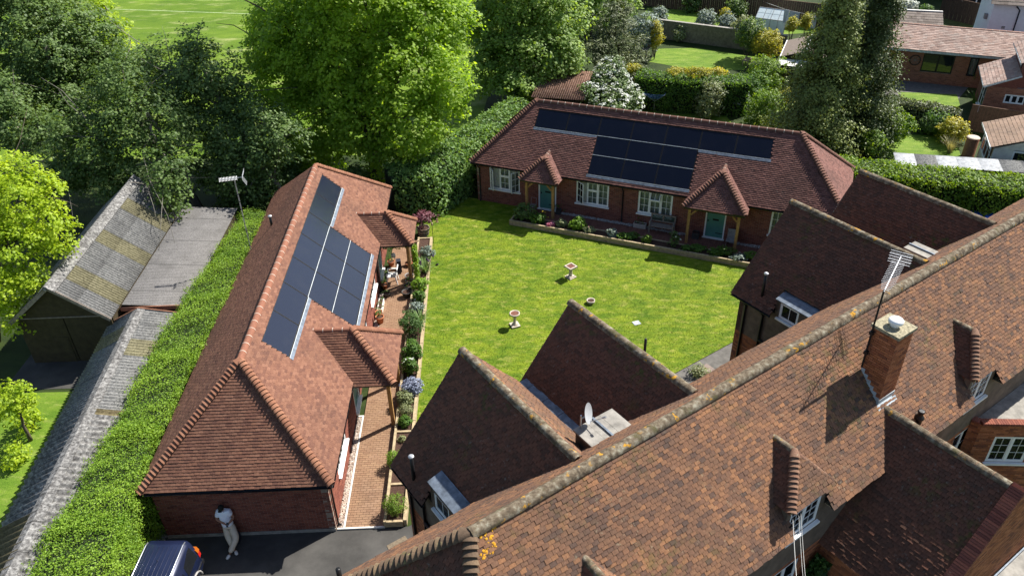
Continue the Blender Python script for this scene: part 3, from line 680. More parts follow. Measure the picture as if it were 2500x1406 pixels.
MT['olivegreen'] = leaf_mat('pine_foliage', (0.0675, 0.09, 0.033), (0.165, 0.1875, 0.0675), .15)
MT['ivy'] = leaf_mat('ivy_leaves', (0.018, 0.06, 0.0096), (0.06, 0.12, 0.018), .15)
MT['pinkfl'] = leaf_mat('pink_flowers', (.5, .08, .14), (.7, .3, .4), .2, (1, .8, .8))
MT['yellowfl'] = leaf_mat('yellow_flowers', (.45, .35, .01), (.65, .5, .02), .2)
MT['dkpurple'] = leaf_mat('dark_purple_flowers', (.02, .008, .03), (.06, .025, .08), .1)
MT['strap'] = leaf_mat('strap_leaves', (0.12, 0.228, 0.048), (0.3, 0.396, 0.168), .25)
MT['rosemary'] = leaf_mat('rosemary_foliage', (0.036, 0.09, 0.0144), (0.096, 0.18, 0.036), .2)
MT['felt'] = plain('roofing_felt', (.24, .225, .20), .9, .35, 4, bump=.2)
MT['lichencap'] = plain('lichen_mortar_cap', (.27, .24, .16), .95, .55, 16, bump=.8)
MT['bonL'] = tile_mat('bonnet_tile_lichen', [(.10, .068, .045), (.14, .092, .058), (.17, .12, .07)], .4, lich=.8, lichc=(.3, .26, .12), moss=.6)
MT['bonM'] = tile_mat('bonnet_tile_old', [(.13, .075, .05), (.19, .10, .065), (.22, .13, .085)], .35, lich=.6)
# ================================================================ ground and paving
def sheet(name, pts, z, mat, cell=0):
    mb = MB(); mb.poly([V3(p[0], p[1], z) for p in pts]); return structure(name, mb, MT[mat])
sheet('ground', [(-260, -60), (260, -60), (260, 420), (-260, 420)], 0, 'rough')
field = sheet('field', [(-150, 49), (-2.5, 47.5), (-1.5, 57), (3, 76), (8, 120), (8, 400), (-150, 400)], .006, 'field')
lm_ = MB()
for (p, q) in ((gp(-900, 5), gp(240, 22)), (gp(240, 22), gp(640, 36)), (gp(640, 36), gp(1250, 60))):
    d = unit(q-p); s = np.cross(ZUP, d)*.06; lm_.poly([p-s+ZUP*.012, q-s+ZUP*.012, q+s+ZUP*.012, p+s+ZUP*.012])
MT['lime_line'] = plain('white_line_paint', (.33, .40, .22), .9, .4, 5)
structure('pitch_line', lm_, MT['lime_line'])
sheet('drive', [(-13.5, 6), (-.5, 6), (-2.0, 14), tuple(FM(4.2, 7.6)[:2]), tuple(FA(.27, -2.2)[:2]), tuple(FA(.27, 6.3)[:2]), (-13.5, 17.6)], .006, 'asphalt')
sheet('side_path', [tuple(FM(3.0, 5.5)[:2]), tuple(FM(30, 5.5)[:2]), tuple(FM(30, 7.75)[:2]), tuple(FM(3.0, 7.75)[:2])], .010, 'paleasphalt')
sheet('forecourt', [tuple(FM(-6, -2.2)[:2]), tuple(FM(-6, -14)[:2]), tuple(FM(34, -14)[:2]), tuple(FM(34, -2.2)[:2])], .006, 'asphalt')
LAWN = [FA(1.2, -2.12), FA(19.0, -2.12), FA(20.9, -1.0), FA(22.5, .4), FB(-1.4, .3), FB(3.0, .3), FB(3.0, -1.6), FB(19.5, -1.6), FM(24, 7.76), FM(4.4, 7.76)]
lw = MB(); lw.poly([V3(p[0], p[1], .03) for p in LAWN])
lawn = structure('lawn', lw, MT['lawn'])
# short blades over the mown lawn
def in_poly(P, poly):
    x, y = P[:, 0], P[:, 1]; r = np.zeros(len(P), bool); n = len(poly)
    for i in range(n):
        a, b = poly[i], poly[(i+1) % n]; c = ((a[1] > y) != (b[1] > y)) & (x < (b[0]-a[0])*(y-a[1])/(b[1]-a[1]+1e-12)+a[0]); r ^= c
    return r
def grass_blades(parent, poly, dens, L, mat, z):
    poly = [np.asarray(p)[:2] for p in poly]; lo = np.min(poly, 0); hi = np.max(poly, 0); n = int(dens*np.prod(hi-lo)); P = rng.random((n, 2))*(hi-lo)+lo; P = P[in_poly(P, poly)]
    n = len(P); a = rng.uniform(0, 6.28, n); l = L*rng.uniform(.5, 1.4, n); t = np.stack([np.cos(a), np.sin(a), np.zeros(n)], 1); B = np.c_[P, np.full(n, z)]
    tip = B+np.stack([rng.normal(0, .6, n)*l, rng.normal(0, .6, n)*l, l], 1); w = .008
    V = np.stack([B-t*w, B+t*w, tip], 1).reshape(-1, 3); me = np_mesh('grass', V, [(0, 1, 2)], 3, MT[mat], rng.random(n)); return add_mesh('grass', me, parent, kind='stuff')
def blade_mat(name):
    k = N(name); c = grass_col(k, *LAWNC); r = k.rnd(); c = k.mix(r, k.mix(1., c, (.65, .7, .7), 'MULTIPLY'), k.mix(1., c, (1.35, 1.3, 1.3), 'MULTIPLY'))
    k.set('Base Color', c).set('Roughness', .7).set('Specular IOR Level', .2); return k.m
MT['blade'] = blade_mat('lawn_blades')
grass_blades(lawn, LAWN, 620, .035, 'blade', .03)
# ---- block paving
def paving(name, fr, a0, a1, b0, b1, z, along, pl, pw, mat, limit=300, bed='joint', z0=0.):
    """rows stacked along a (u); blocks run across (v) when along is False"""
    mb = MB(); mb.box(fr, a0, a1, b0, b1, z0, z-.012); st = structure(name, mb, MT[bed]); gap = .011; vv = []; rr = []
    (r0, r1, c0, c1) = (a0, a1, b0, b1) if not along else (b0, b1, a0, a1)
    for i in range(int((r1-r0)/pw)):
        off = (i % 2)*pl/2
        for j in range(-1, int((c1-c0)/pl)+1):
            x0, x1 = max(c0, c0+j*pl+off), min(c1, c0+(j+1)*pl+off)-gap
            if x1-x0 < .03: continue
            y0, y1 = r0+i*pw, r0+(i+1)*pw-gap; dz = rng.uniform(-.002, .002)
            q = [(y0, x0), (y1, x0), (y1, x1), (y0, x1)] if not along else [(x0, y0), (x1, y0), (x1, y1), (x0, y1)]
            vv.append([fr(a, b, z+dz) for a, b in q]+[fr(a, b, z-.03) for a, b in q]); rr.append(rng.random())
    A = np.array(vv); C = A[:, :4].mean(1); p = proj(C); keep = np.ones(len(A), bool); full = np.abs(np.linalg.norm(A[:, 0]-A[:, 2], axis=1)-math.hypot(pl-gap, pw-gap)) < 1e-3
    ok = full & (p[:, 0] > 0) & (p[:, 0] < 2500) & (p[:, 1] < 1406); idx = np.nonzero(ok)[0]; idx = idx[np.argsort(p[idx, 2])][:limit]; vm = {}
    F5 = [(0, 1, 2, 3), (4, 5, 1, 0), (5, 6, 2, 1), (6, 7, 3, 2), (7, 4, 0, 3)]
    for i in idx:
        keep[i] = False; k = int(rr[i]*8)
        if k not in vm: vm[k] = np_mesh('paver', A[i]-C[i], F5, 8, MT[mat], [(k+.5)/8])
        o = bpy.data.objects.new('paver', vm[k]); put(o, st, C[i])
    me = np_mesh('block_paving', A[keep].reshape(-1, 3), F5, 8, MT[mat], np.array(rr)[keep]); add_mesh('block_paving', me, st, kind='stuff'); return st
paving('brick_path', FA, .30, 19.2, -1.34, -.06, .05, False, .215, .105, 'paver')
paving('terrace', FB, 3.0, 19.4, -1.04, .22, .16, False, .215, .105, 'paverB', limit=120)
kb = MB(); kb.box(FA, .30, 5.72, -.058, -.0, 0, .07); kb.box(FA, 5.66, 5.72, .0, .2, 0, .07); structure('gravel_edging', kb, MT['offwhite'])
kb = MB(); kb.box(FA, .235, .295, -1.40, .20, 0, .062); structure('path_edging', kb, MT['offwhite'])
def pebbles(name, fr, a0, a1, b0, b1, z, n, size, mat):
    base = np.array([(1, 0, 0), (0, 1, 0), (-1, 0, 0), (0, -1, 0), (0, 0, .7), (.7, .7, .25), (-.7, .7, .25), (-.7, -.7, .25), (.7, -.7, .25)], float)
    Fp = [(0, 5, 4), (5, 1, 4), (1, 6, 4), (6, 2, 4), (2, 7, 4), (7, 3, 4), (3, 8, 4), (8, 0, 4)]
    a = rng.uniform(a0, a1, n); b = rng.uniform(b0, b1, n); C = fr.O+a[:, None]*fr.u+b[:, None]*fr.v+np.c_[np.zeros((n, 2)), z+rng.random(n)*.03]
    s = size*rng.uniform(.5, 1.3, (n, 1, 1))*rng.uniform(.6, 1.2, (n, 1, 3)); th = rng.uniform(0, 6.28, n); ct, st_ = np.cos(th), np.sin(th)
    Bv = base[None]*s; X = Bv[..., 0]*ct[:, None]-Bv[..., 1]*st_[:, None]; Y = Bv[..., 0]*st_[:, None]+Bv[..., 1]*ct[:, None]
    V = C[:, None]+np.stack([X, Y, Bv[..., 2]], -1); me = np_mesh(name, V.reshape(-1, 3), Fp, 9, MT[mat], rng.random(n)); o = add_mesh(name, me, None, kind='stuff'); return o
MT['pebble'] = brick_mat('pebbles', [(.20, .14, .11), (.36, .28, .22), (.48, .40, .33), (.30, .25, .22), (.55, .50, .44)])
MT['greypebble'] = brick_mat('grey_pebbles', [(.18, .17, .16), (.34, .32, .30), (.48, .46, .43), (.25, .22, .19)])
def stuff(o, label, cat): o['label'] = label; o['category'] = cat; return o
stuff(pebbles('pebble_strip', FA, .32, 5.64, .0, .2, .01, 1500, .045, 'pebble'), 'pale pebble strip between brick path and near cottage wall', 'pebbles')
stuff(pebbles('pebble_strip', FA, 8.3, 14.2, .0, .2, .01, 900, .045, 'pebble'), 'pebbles along the cottage wall between its two porches', 'pebbles')
stuff(pebbles('pebble_strip', FB, 5.1, 12.4, .0, .22, .16, 900, .045, 'greypebble'), 'grey pebble strip below the windows of the far cottage', 'pebbles')
stuff(pebbles('pebble_strip', FB, 14.6, 19.0, .0, .22, .16, 500, .045, 'greypebble'), 'grey pebble strip right of the far cottage porch', 'pebbles')
stuff(pebbles('gravel_corner', FA, -.2, 3.0, 5.9, 6.9, .01, 2200, .03, 'greypebble'), 'grey gravel in the shade beside hedge and cottage corner', 'gravel')
# ---- back gardens and left garden
sheet('left_garden_lawn', [(-40, 8), (-16.9, 8), (-17.2, 25.0), (-21, 25.0), (-40, 20.0)], .008, 'gardengrass')
sheet('barn_yard', [(-21.2, 25.2), (-15, 25.2), (-15, 37), (-21.2, 37)], .012, 'asphalt')  # dark asphalt tone stands in for the barn's shadow on the yard
sheet('garden_lawn', [gp(1608, 120)[:2], gp(1585, 152)[:2], gp(1700, 172)[:2], gp(1815, 172)[:2], gp(1850, 140)[:2], gp(1700, 118)[:2]], .012, 'gardengrass')
sheet('upper_garden_lawn', [gp(1560, 62)[:2], gp(1580, 20)[:2], gp(1900, 42)[:2], gp(1960, 60)[:2], gp(2010, 80)[:2], gp(1800, 90)[:2]], .010, 'gardengrass')
sheet('drying_lawn', [gp(1420, 330)[:2], gp(1560, 225)[:2], gp(1740, 240)[:2], gp(1800, 320)[:2]], .012, 'gardengrass')
sheet('patio_lawn', [gp(2190, 225)[:2], gp(2210, 260)[:2], gp(2345, 262)[:2], gp(2336, 232)[:2]], .014, 'gardengrass')
sheet('patio', [gp(2160, 190)[:2], gp(2160, 232)[:2], gp(2340, 242)[:2], gp(2372, 205)[:2]], .010, 'paleasphalt')
sheet('right_garden_lawn', [gp(2130, 385)[:2], gp(2140, 330)[:2], gp(2330, 330)[:2], gp(2350, 395)[:2]], .010, 'gardengrass')
sheet('far_gardens', [(8, 56), (80, 30), (110, 140), (8, 140)], .004, 'rough')
sheet('corner_lawn', [FM(13.5, -6.4)[:2], FM(22, -6.4)[:2], FM(22, -12)[:2], FM(13.5, -12)[:2]], .010, 'gardengrass')
# ================================================================ the two hipped cottages
def cottage(fr, label, tm, ridge_m, bonnet_m, L, Wd, e, r, h, o, panels, porches, wins, doors, faces, limit_b, pipes, mortar_mat, key):
    root = thing('brick_cottage', label, 'cottage', fr(0, 0, 0)); P = fr
    s = (r-e)/(Wd/2); rf = Roof(root, {'m': MT[tm]}, jit=.0028)
    cs, sn = 1/math.hypot(1, s), s/math.hypot(1, s); S = math.hypot(Wd/2, r-e)
    a, b, c, d = P(0, 0, e), P(L, 0, e), P(L, Wd, e), P(0, Wd, e); n1, n2 = P(h, Wd/2, r), P(L-h, Wd/2, r)
    x0, pw, npan, rows, cols = panels
    ys = [(S-(Wd/2-v)/cs) for v in rows]          # slope distance of each row edge, from the eave
    ex1 = [(x0-.03, x0+npan*pw+.03, ys[1]-.06, ys[0]+.02), (x0+cols[0]*pw-.03, x0+cols[1]*pw+.03, ys[3]-.10, ys[1])]
    O, ex, ey, n = rf.face([a, b, n2, n1], excl=ex1)
    rf.face([c, d, n1, n2], tiles='back' in faces); rf.face([d, a, n1], tiles='near' in faces); rf.face([b, c, n2], tiles='far' in faces)
    pr = []
    for (uc, hw, pj, pe) in porches:
        sp = s; top = pe+hw*sp; vi = (top-e)/s; v0 = max(0., (pe-e)/s)
        A1, B1, C1, D1 = P(uc-hw, -pj, pe), P(uc+hw, -pj, pe), P(uc+hw, v0, pe), P(uc-hw, v0, pe); T1, T2 = P(uc, -pj+hw, top), P(uc, vi, top)
        rf.face([A1, B1, T1]); rf.face([D1, A1, T1, T2]); rf.face([B1, C1, T2, T1]); pr.append((A1, B1, T1, T2, uc, hw, pj, pe))
    roof = rf.finish(300)
    ridge_run(roof, n1-ZUP*.0, n2, .125, .42, MT[ridge_m], mortar_mat, key)
    for (p, q) in ((a, n1), (d, n1), (b, n2), (c, n2)):
        if (p is c and 'far' not in faces): continue
        bonnet_run(roof, p, q, MT[bonnet_m], key)
    for (A1, B1, T1, T2, uc, hw, pj, pe) in pr:
        ridge_run(roof, T1, T2, .105, .34, MT[ridge_m], mortar_mat, key+'p'); bonnet_run(roof, A1, T1, MT[bonnet_m], key); bonnet_run(roof, B1, T1, MT[bonnet_m], key)
    # solar array let into the slope
    ssz = []
    for row in range(3):
        y1, y0 = ys[row], ys[row+1]; c0, c1 = (0, npan) if row == 0 else cols
        for k in range(c0, c1):
            xa, xb = x0+k*pw+.012, x0+(k+1)*pw-.012; mb = MB(); w2, h2 = (xb-xa)/2, (y1-y0)/2-.012
            gl = MB(); gl.hexa([(-w2+.02, -h2+.02, 0), (w2-.02, -h2+.02, 0), (w2-.02, h2-.02, 0), (-w2+.02, h2-.02, 0), (-w2+.02, -h2+.02, .012), (w2-.02, -h2+.02, .012), (w2-.02, h2-.02, .012), (-w2+.02, h2-.02, .012)])
            ctr = O+ex*(xa+xb)/2+ey*(y0+y1)/2+n*.012; eul = basis_euler(ex, ey, n)
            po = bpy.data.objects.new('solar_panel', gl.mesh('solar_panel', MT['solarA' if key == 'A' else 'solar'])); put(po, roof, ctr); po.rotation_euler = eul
            f4 = MB()
            for (i0, i1, j0, j1) in ((-w2, w2, -h2, -h2+.02), (-w2, w2, h2-.02, h2), (-w2, -w2+.02, -h2+.02, h2-.02), (w2-.02, w2, -h2+.02, h2-.02)):
                f4.hexa([ctr+ex*u_+ey*v_+n*z_ for z_ in (-.01, .016) for (u_, v_) in ((i0, j0), (i1, j0), (i1, j1), (i0, j1))])
            f4.part('panel_frame', MT['solarframe'], roof)
    fl = MB()
    def strip(xa, xb, ya, yb, z=.03, t=.004, mi=0): fl.hexa([O+ex*x+ey*y+n*zz for zz in (z-t, z) for (x, y) in ((xa, ya), (xb, ya), (xb, yb), (xa, yb))], mi)
    X0, X1, X2, X3 = x0, x0+cols[0]*pw, x0+cols[1]*pw, x0+npan*pw
    strip(X0-.04, X1-.02, ys[1]-.16, ys[1]-.03, .046); strip(X2+.02, X3+.04, ys[1]-.16, ys[1]-.03, .046); strip(X1-.04, X2+.04, ys[3]-.16, ys[3]-.03, .046)
    strip(X0-.03, X1, ys[1]-.03, ys[1]-.008, .050, .004, 1); strip(X2, X3+.03, ys[1]-.03, ys[1]-.008, .050, .004, 1); strip(X1-.03, X2+.03, ys[3]-.03, ys[3]-.008, .050, .004, 1)  # pale strips paint the bright highlight along the flashing edge
    for yy in (ys[1], ys[2]): strip(X1, X2, yy-.011, yy+.011, .034, .004, 1)
    fl.part('flashing', [MT['lead'], MT['leadpale']], roof)
    # walls
    wh = e-.02; ops = []
    for wn in wins: ops.append((wn[0]-o, wn[0]+1.82-o, .93, 2.27))
    for dx in doors: ops.append((dx-o, dx+1.04-o, .14, 2.22))
    wall = brick_wall(root, P(o, o, 0), P.u, L-2*o, wh, ops, 'brickA', 'mort', limit=300 if limit_b == 'front' else 60, name='front_wall')
    brick_wall(root, P(o, Wd-o, 0), -P.v, Wd-2*o, wh, (), 'brickA', 'mort', limit=240 if limit_b == 'near' else 0, name='end_wall')
    bw_ = MB(); bw_.box(P, L-o-.2, L-o, o+.24, Wd-o, 0, wh); bw_.box(P, o+.24, L-o-.2, Wd-o-.2, Wd-o, 0, wh); bw_.part('rear_wall', MT['brickplain'], root)
    if limit_b == 'near':
        pl = MB(); pl.box(P, o-.03, o-.008, o, Wd-o, 0, .14); pl.part('plinth', MT['concrete'], root)
    for wn in wins: window(root, P(wn[0], o, .93), P.u, 1.82, 1.34, opened=wn[1], fanlight=(1,))
    for dx in doors: door(root, P(dx, o, .14), P.u, 1.04, 2.08)
    # eaves
    fm = MB(); z0, z1 = e-.17, e-.03
    fm.box(P, .05, L-.05, .05, .075, z0, z1); fm.box(P, .05, L-.05, Wd-.075, Wd-.05, z0, z1); fm.box(P, .05, .075, .08, Wd-.08, z0, z1); fm.box(P, L-.075, L-.05, .08, Wd-.08, z0, z1)
    fm.box(P, .08, L-.08, .08, o+.02, z0, z0+.02); fm.box(P, .08, o+.02, o+.03, Wd-.08, z0, z0+.02)
    fm.part('fascia', MT['black'], root)
    cuts = [0.]+[x for pc in porches for x in (pc[0]-pc[1], pc[0]+pc[1])]+[L]
    for x, y in zip(cuts[::2], cuts[1::2]): gutter(root, P(x, .045, e-.05), P(y, .045, e-.05), -P.v)
    gutter(root, P(.045, Wd, e-.05), P(.045, 0, e-.05), -P.u); gutter(root, P(L, Wd-.045, e-.05), P(0, Wd-.045, e-.05), P.v)
    for x in pipes:
        dp = MB(); dp.tube([P(x, -.03, e-.1), P(x, .0, e-.22), P(x, o-.05, e-.4), P(x, o-.05, .12), P(x, o-.14, .05)], .034, 8); dp.part('downpipe', MT['black'], root, smooth=True)
    # porch posts, beams and braces
    for (A1, B1, T1, T2, uc, hw, pj, pe) in pr:
        for sg in (-1, 1):
            x = uc+sg*(hw-.32); pm = MB(); pm.box(P, x-.07, x+.07, -pj+.22, -pj+.36, .02, pe-.02); po = pm.part('porch_post', MT['oak'], root)
            bm = MB(); bm.beam(P(x-sg*.05, -pj+.29, pe-.55), P(x-sg*.45, -pj+.29, pe-.13), .07, .09); bm.part('brace', MT['oak'], po)
            bb = MB(); bb.box(P, x-.06, x+.06, -pj+.20, o, pe-.12, pe+.03); bb.part('porch_beam', MT['oak'], root)
        bb = MB(); bb.box(P, uc-hw+.12, uc+hw-.12, -pj+.23, -pj+.35, pe-.13, pe+.02); bb.part('porch_beam', MT['oak'], root)
        fa = MB(); fa.box(P, uc-hw+.04, uc+hw-.04, -pj+.03, -pj+.06, pe-.13, pe-.02); fa.box(P, uc-hw+.04, uc-hw+.07, -pj+.06, 0, pe-.13, pe-.02); fa.box(P, uc+hw-.07, uc+hw-.04, -pj+.06, 0, pe-.13, pe-.02); fa.part('porch_fascia', MT['black'], root)
    return root, roof
MT['brickplain'] = plain('red_brick_plain', (.17, .06, .045), .9, .3, 12)
cotA, roofA = cottage(FA, 'red tiled brick cottage with solar panels, a man leaning on its end wall', 'tileA', 'ridgeA', 'bonnet', 20.589, 6.061, 2.427, 5.271, 2.963, .225,
    (4.33, 1.843, 7, (2.70, 1.88, 1.06, .24), (2, 5)), [(6.42, 1.56, 1.55, 2.33), (16.0, 1.2, 1.55, 2.33)], [(1.75, ()), (8.5, ()), (11.9, ()), (17.0, ())], [5.72, 15.2], ('near', 'back'), 'near', [.42, 8.3, 14.4], MT['mortar'], 'A')
cotB, roofB = cottage(FB, 'brown tiled brick cottage with solar panels and two teal doors across the lawn', 'tileB', 'ridgeB', 'bonnetB', 19.894, 6.096, 2.487, 5.351, 2.889, .25,
    (3.15, 1.808, 7, (2.66, 1.87, 1.06, .24), (2, 5)), [(4.36, 1.08, .88, 2.36), (13.72, 1.55, .95, 2.36)],
    [(1.04, ((0, 0, 55), (2, 0, -55))), (6.17, ((0, 0, 38),)), (9.61, ((1, 1, 'top'),)), (16.4, ())], [3.98, 13.2], ('far',), 'front', [.45, 8.78], MT['mortar'], 'B')
# flue and vent pipe on the back slope of the near cottage
def pipe_on(name, label, base, h, r, mat='black', cap=True, cat='vent pipe', group=None):
    mb = MB(); b = np.asarray(base, float); mb.tube([b-ZUP*.15, b+ZUP*h], r, 10); o = mb.solo(name, MT[mat], label, cat, group, True)
    if cap: c = MB(); c.lathe(b+ZUP*h, [(r*1.2, -.03), (r*1.5, 0), (r*1.5, .04), (r*.8, .07)], 12); c.part('cowl', MT['alu'], o)
    return o
pv = FA(14.83, 4.81, 3.6); pipe_on('flue_pipe', 'short black flue with silver cap on the shaded slope of the near cottage', pv, .5, .06)
# ================================================================ the large old house with rear wings
P = FM; ZR, ZE, HW = 8.465, 5.543, 2.742; SLM = (ZR-ZE)/HW; SEND = 31.
house = thing('tiled_house', 'large old house under a long mossy tiled ridge with gabled rear wings', 'house', P(12, 0, 0))
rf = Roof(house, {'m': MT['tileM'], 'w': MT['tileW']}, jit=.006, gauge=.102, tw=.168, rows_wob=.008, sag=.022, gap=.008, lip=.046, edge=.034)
SLn = math.hypot(HW, ZR-ZE); cF, cB = -1.8, -3.5
drm = [2.1, 8.22, 16.3]
exF = []
for s in drm: exF.append((s-.72-cF, s+.74-cF, -.1, 1.02))
exF.append((11.92-cF, 12.63-cF, 1.50, 2.38))        # chimney
dk = [[(0, 0), (drm[0]-.72-cF, 0), (drm[0]-.72-cF, SLn), (-cF, SLn)]]
for k_, s in enumerate(drm):
    dk.append([(s-.72-cF, 1.02), (s+.74-cF, 1.02), (s+.74-cF, SLn), (s-.72-cF, SLn)]); e_ = (drm+[SEND+.72])[k_+1]-.72-cF; dk.append([(s+.74-cF, 0), (e_, 0), (e_, SLn), (s+.74-cF, SLn)])
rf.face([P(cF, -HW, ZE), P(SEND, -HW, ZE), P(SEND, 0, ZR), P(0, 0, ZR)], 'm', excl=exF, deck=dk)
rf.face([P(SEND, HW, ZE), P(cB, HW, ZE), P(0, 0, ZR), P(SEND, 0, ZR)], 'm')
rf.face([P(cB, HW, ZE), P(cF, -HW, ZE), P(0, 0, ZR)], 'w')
# rear wings
WG = [(3.681, 2.614, 4.427, 7.449), (7.64, 2.614, 4.427, 7.449), (18.07, 2.657, 4.607, 7.565), (22.23, 2.657, 4.607, 7.565)]; DV = 6.24
for kw_, (s, hw, ze, zr) in enumerate(WG):
    vt = (ZR-zr)/SLM; xw = DV-4.42; yw = .98; Sw = math.hypot(hw, zr-ze); sx_ = (2.3-vt+.1)/Sw
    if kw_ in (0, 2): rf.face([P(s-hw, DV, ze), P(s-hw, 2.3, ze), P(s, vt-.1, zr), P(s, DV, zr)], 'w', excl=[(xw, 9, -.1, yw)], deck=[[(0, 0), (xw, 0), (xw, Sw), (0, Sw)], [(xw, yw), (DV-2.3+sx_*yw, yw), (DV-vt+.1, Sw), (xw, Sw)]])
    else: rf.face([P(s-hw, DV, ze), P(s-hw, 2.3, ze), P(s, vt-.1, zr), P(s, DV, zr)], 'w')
    rf.face([P(s+hw, 2.3, ze), P(s+hw, DV, ze), P(s, DV, zr), P(s, vt-.1, zr)], 'm')
# front gable
GS, GZ, GE, GH = 12.15, 6.54, 3.68, 2.78
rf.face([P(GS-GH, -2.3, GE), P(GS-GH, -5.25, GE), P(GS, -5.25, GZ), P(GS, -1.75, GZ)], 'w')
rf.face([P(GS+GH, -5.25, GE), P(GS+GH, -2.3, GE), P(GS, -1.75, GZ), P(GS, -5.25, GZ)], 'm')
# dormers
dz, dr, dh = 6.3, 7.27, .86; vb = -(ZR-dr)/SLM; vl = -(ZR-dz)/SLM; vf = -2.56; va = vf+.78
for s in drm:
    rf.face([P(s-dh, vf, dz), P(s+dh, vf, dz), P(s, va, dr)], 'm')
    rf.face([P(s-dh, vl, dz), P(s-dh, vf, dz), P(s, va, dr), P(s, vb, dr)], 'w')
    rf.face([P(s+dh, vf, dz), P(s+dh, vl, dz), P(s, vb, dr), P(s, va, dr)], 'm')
roofM = rf.finish(300)
ridge_run(roofM, P(0, 0, ZR), P(SEND, 0, ZR), .15, .46, MT['lichen'], MT['lichen'], 'M', sag=.005)
for (s, hw, ze, zr) in WG: ridge_run(roofM, P(s, DV+.02, zr), P(s, (ZR-zr)/SLM+.05, zr), .14, .46, MT['lichen'], MT['lichen'], 'Mw', sag=.005)
ridge_run(roofM, P(GS, -5.22, GZ), P(GS, -1.8, GZ), .13, .42, MT['lichen'], MT['mortM'], 'Mg', sag=.005)
for s in drm:
    ridge_run(roofM, P(s, va, dr), P(s, vb+.06, dr), .10, .38, MT['lichen'], MT['mortM'], 'Md')
    bonnet_run(roofM, P(s-dh, vf, dz), P(s, va, dr), MT['bonM'], 'M', .12, .115, .06); 
    ridge_run(roofM, P(s+dh, vf, dz-.02), P(s, va, dr), .09, .4, MT['bonM'], MT['mortM'], 'Mh')
bonnet_run(roofM, P(cB, HW, ZE), P(0, 0, ZR), MT['bonL'], 'Ml', .15, .15, .08)
bonnet_run(roofM, P(cF, -HW, ZE), P(0, 0, ZR-.05), MT['bonL'], 'Ml', .15, .16, .08)
# orange lichen crusts on the ridge end
ol = MB()
for k in range(48):
    t = abs(random.gauss(0, .22)); s_ = .05+t+random.uniform(-.05, .12); v_ = -random.uniform(.08, .42)*(1 if t < .3 else .4); c = P(s_, v_, ZR+SLM*v_+.056); r_ = random.uniform(.012, .042)
    tang = unit(P.v+ZUP*SLM); nn = unit(np.cross(P.u, tang)); q = []
    for i in range(8): a = i*.785; rr = r_*random.uniform(.6, 1.3); q.append(c+P.u*rr*math.cos(a)+tang*rr*math.sin(a))
    ol.add(q+[c+nn*.007], [(i, (i+1) % 8, 8) for i in range(8)])
ol.part('lichen_crust', MT['orange_lichen'], roofM, kind='stuff')
# ---- walls
VW = -2.45
def rwall(name, O, ex, L, z0, z1, ops=(), mat='render'):
    O = np.asarray(O, float); ex = unit(ex); nrm = unit(np.cross(ex, ZUP)); mb = MB()
    xs = sorted({0, L}|{o[k] for o in ops for k in (0, 1)}); zs = sorted({z0, z1}|{min(max(o[k], z0), z1) for o in ops for k in (2, 3)})
    for a, b in zip(xs, xs[1:]):
        for c, d in zip(zs, zs[1:]):
            if any(o[0]-1e-6 <= a and b <= o[1]+1e-6 and o[2]-1e-6 <= c and d <= o[3]+1e-6 for o in ops): continue
            mb.obox(O+ex*(a+b)/2+ZUP*(c+d)/2-nrm*.1, ex*(b-a)/2, -nrm*.1, ZUP*(d-c)/2)
    return mb.part(name, MT[mat], house)
wn1 = (7.45-cF, 8.55-cF, 2.35, 3.65); wn2 = (16.0-cF, 17.1-cF, 2.35, 3.65)
brick_wall(house, P(cF+.2, VW, 0), P.u, SEND-cF-.4, 3.8, [(wn1[0]-.2, wn1[1]-.2, 2.35, 3.65), (wn2[0]-.2, wn2[1]-.2, 2.35, 3.65), (11.2-cF, 13.6-cF, 0, 3.8)], 'brickM', 'mortM', limit=60, name='front_wall')
ops = [(s-.62-cF-.2, s+.62-cF-.2, 4.95, 5.5) for s in drm]
rwall('rendered_wall', P(cF+.2, VW, 0), P.u, SEND-cF-.4, 3.8, 5.45, ops)
for s in drm:
    for a, b, c, d in ((s-.8, s-.62, 5.45, 6.24), (s+.62, s+.8, 5.45, 6.24), (s-.62, s+.62, 6.12, 6.24)):
        mb = MB(); mb.box(P, a, b, VW, VW+.18, c, d); mb.part('dormer_wall', MT['render'], house)
    ck = MB()
    for x in (s-.8, s+.74): ck.prism([P(x, VW+.18, 5.75), P(x, VW+.18, 6.24), P(x, vl+.05, 6.24)], P.u*.06)
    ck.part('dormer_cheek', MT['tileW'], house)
    window(house, P(s-.62, VW, 4.95), P.u, 1.24, 1.17, lights=2, cols=2, rows=4, lead=True, label=None)
for w_ in (wn1, wn2): window(house, P(w_[0]+cF, VW, 2.35), P.u, 1.1, 1.3, lights=2, cols=1, rows=2)
for a, b in ((cF, drm[0]-.85), (drm[0]+.85, drm[1]-.85), (drm[1]+.85, GS-1.35), (GS+1.35, drm[2]-.85), (drm[2]+.85, SEND)):
    fm = MB(); fm.box(P, a, b, -HW+.02, -HW+.06, ZE-.12, ZE-.01); fm.part('eaves_board', MT['plank'], house)
    fm = MB(); fm.box(P, a, b, -HW+.062, VW-.002, ZE-.12, ZE-.10); fm.part('soffit', MT['plank'], house)
for s in drm: fm = MB(); fm.box(P, s-dh+.03, s+dh-.03, vf+.02, vf+.05, dz-.08, dz-.01); fm.part('eaves_board', MT['plank'], house)
rw = MB(); rw.box(P, cB+.5, SEND, 2.25, 2.45, 0, ZE-.1); rw.part('rear_wall', MT['render'], house)
ew = MB(); ew.prism([P(cB+.5, 2.45, 0), P(cF+.3, VW, 0), P(cF+.5, VW, 0), P(cB+.7, 2.45, 0)], ZUP*(ZE-.1)); ew.part('end_wall', MT['render'], house)
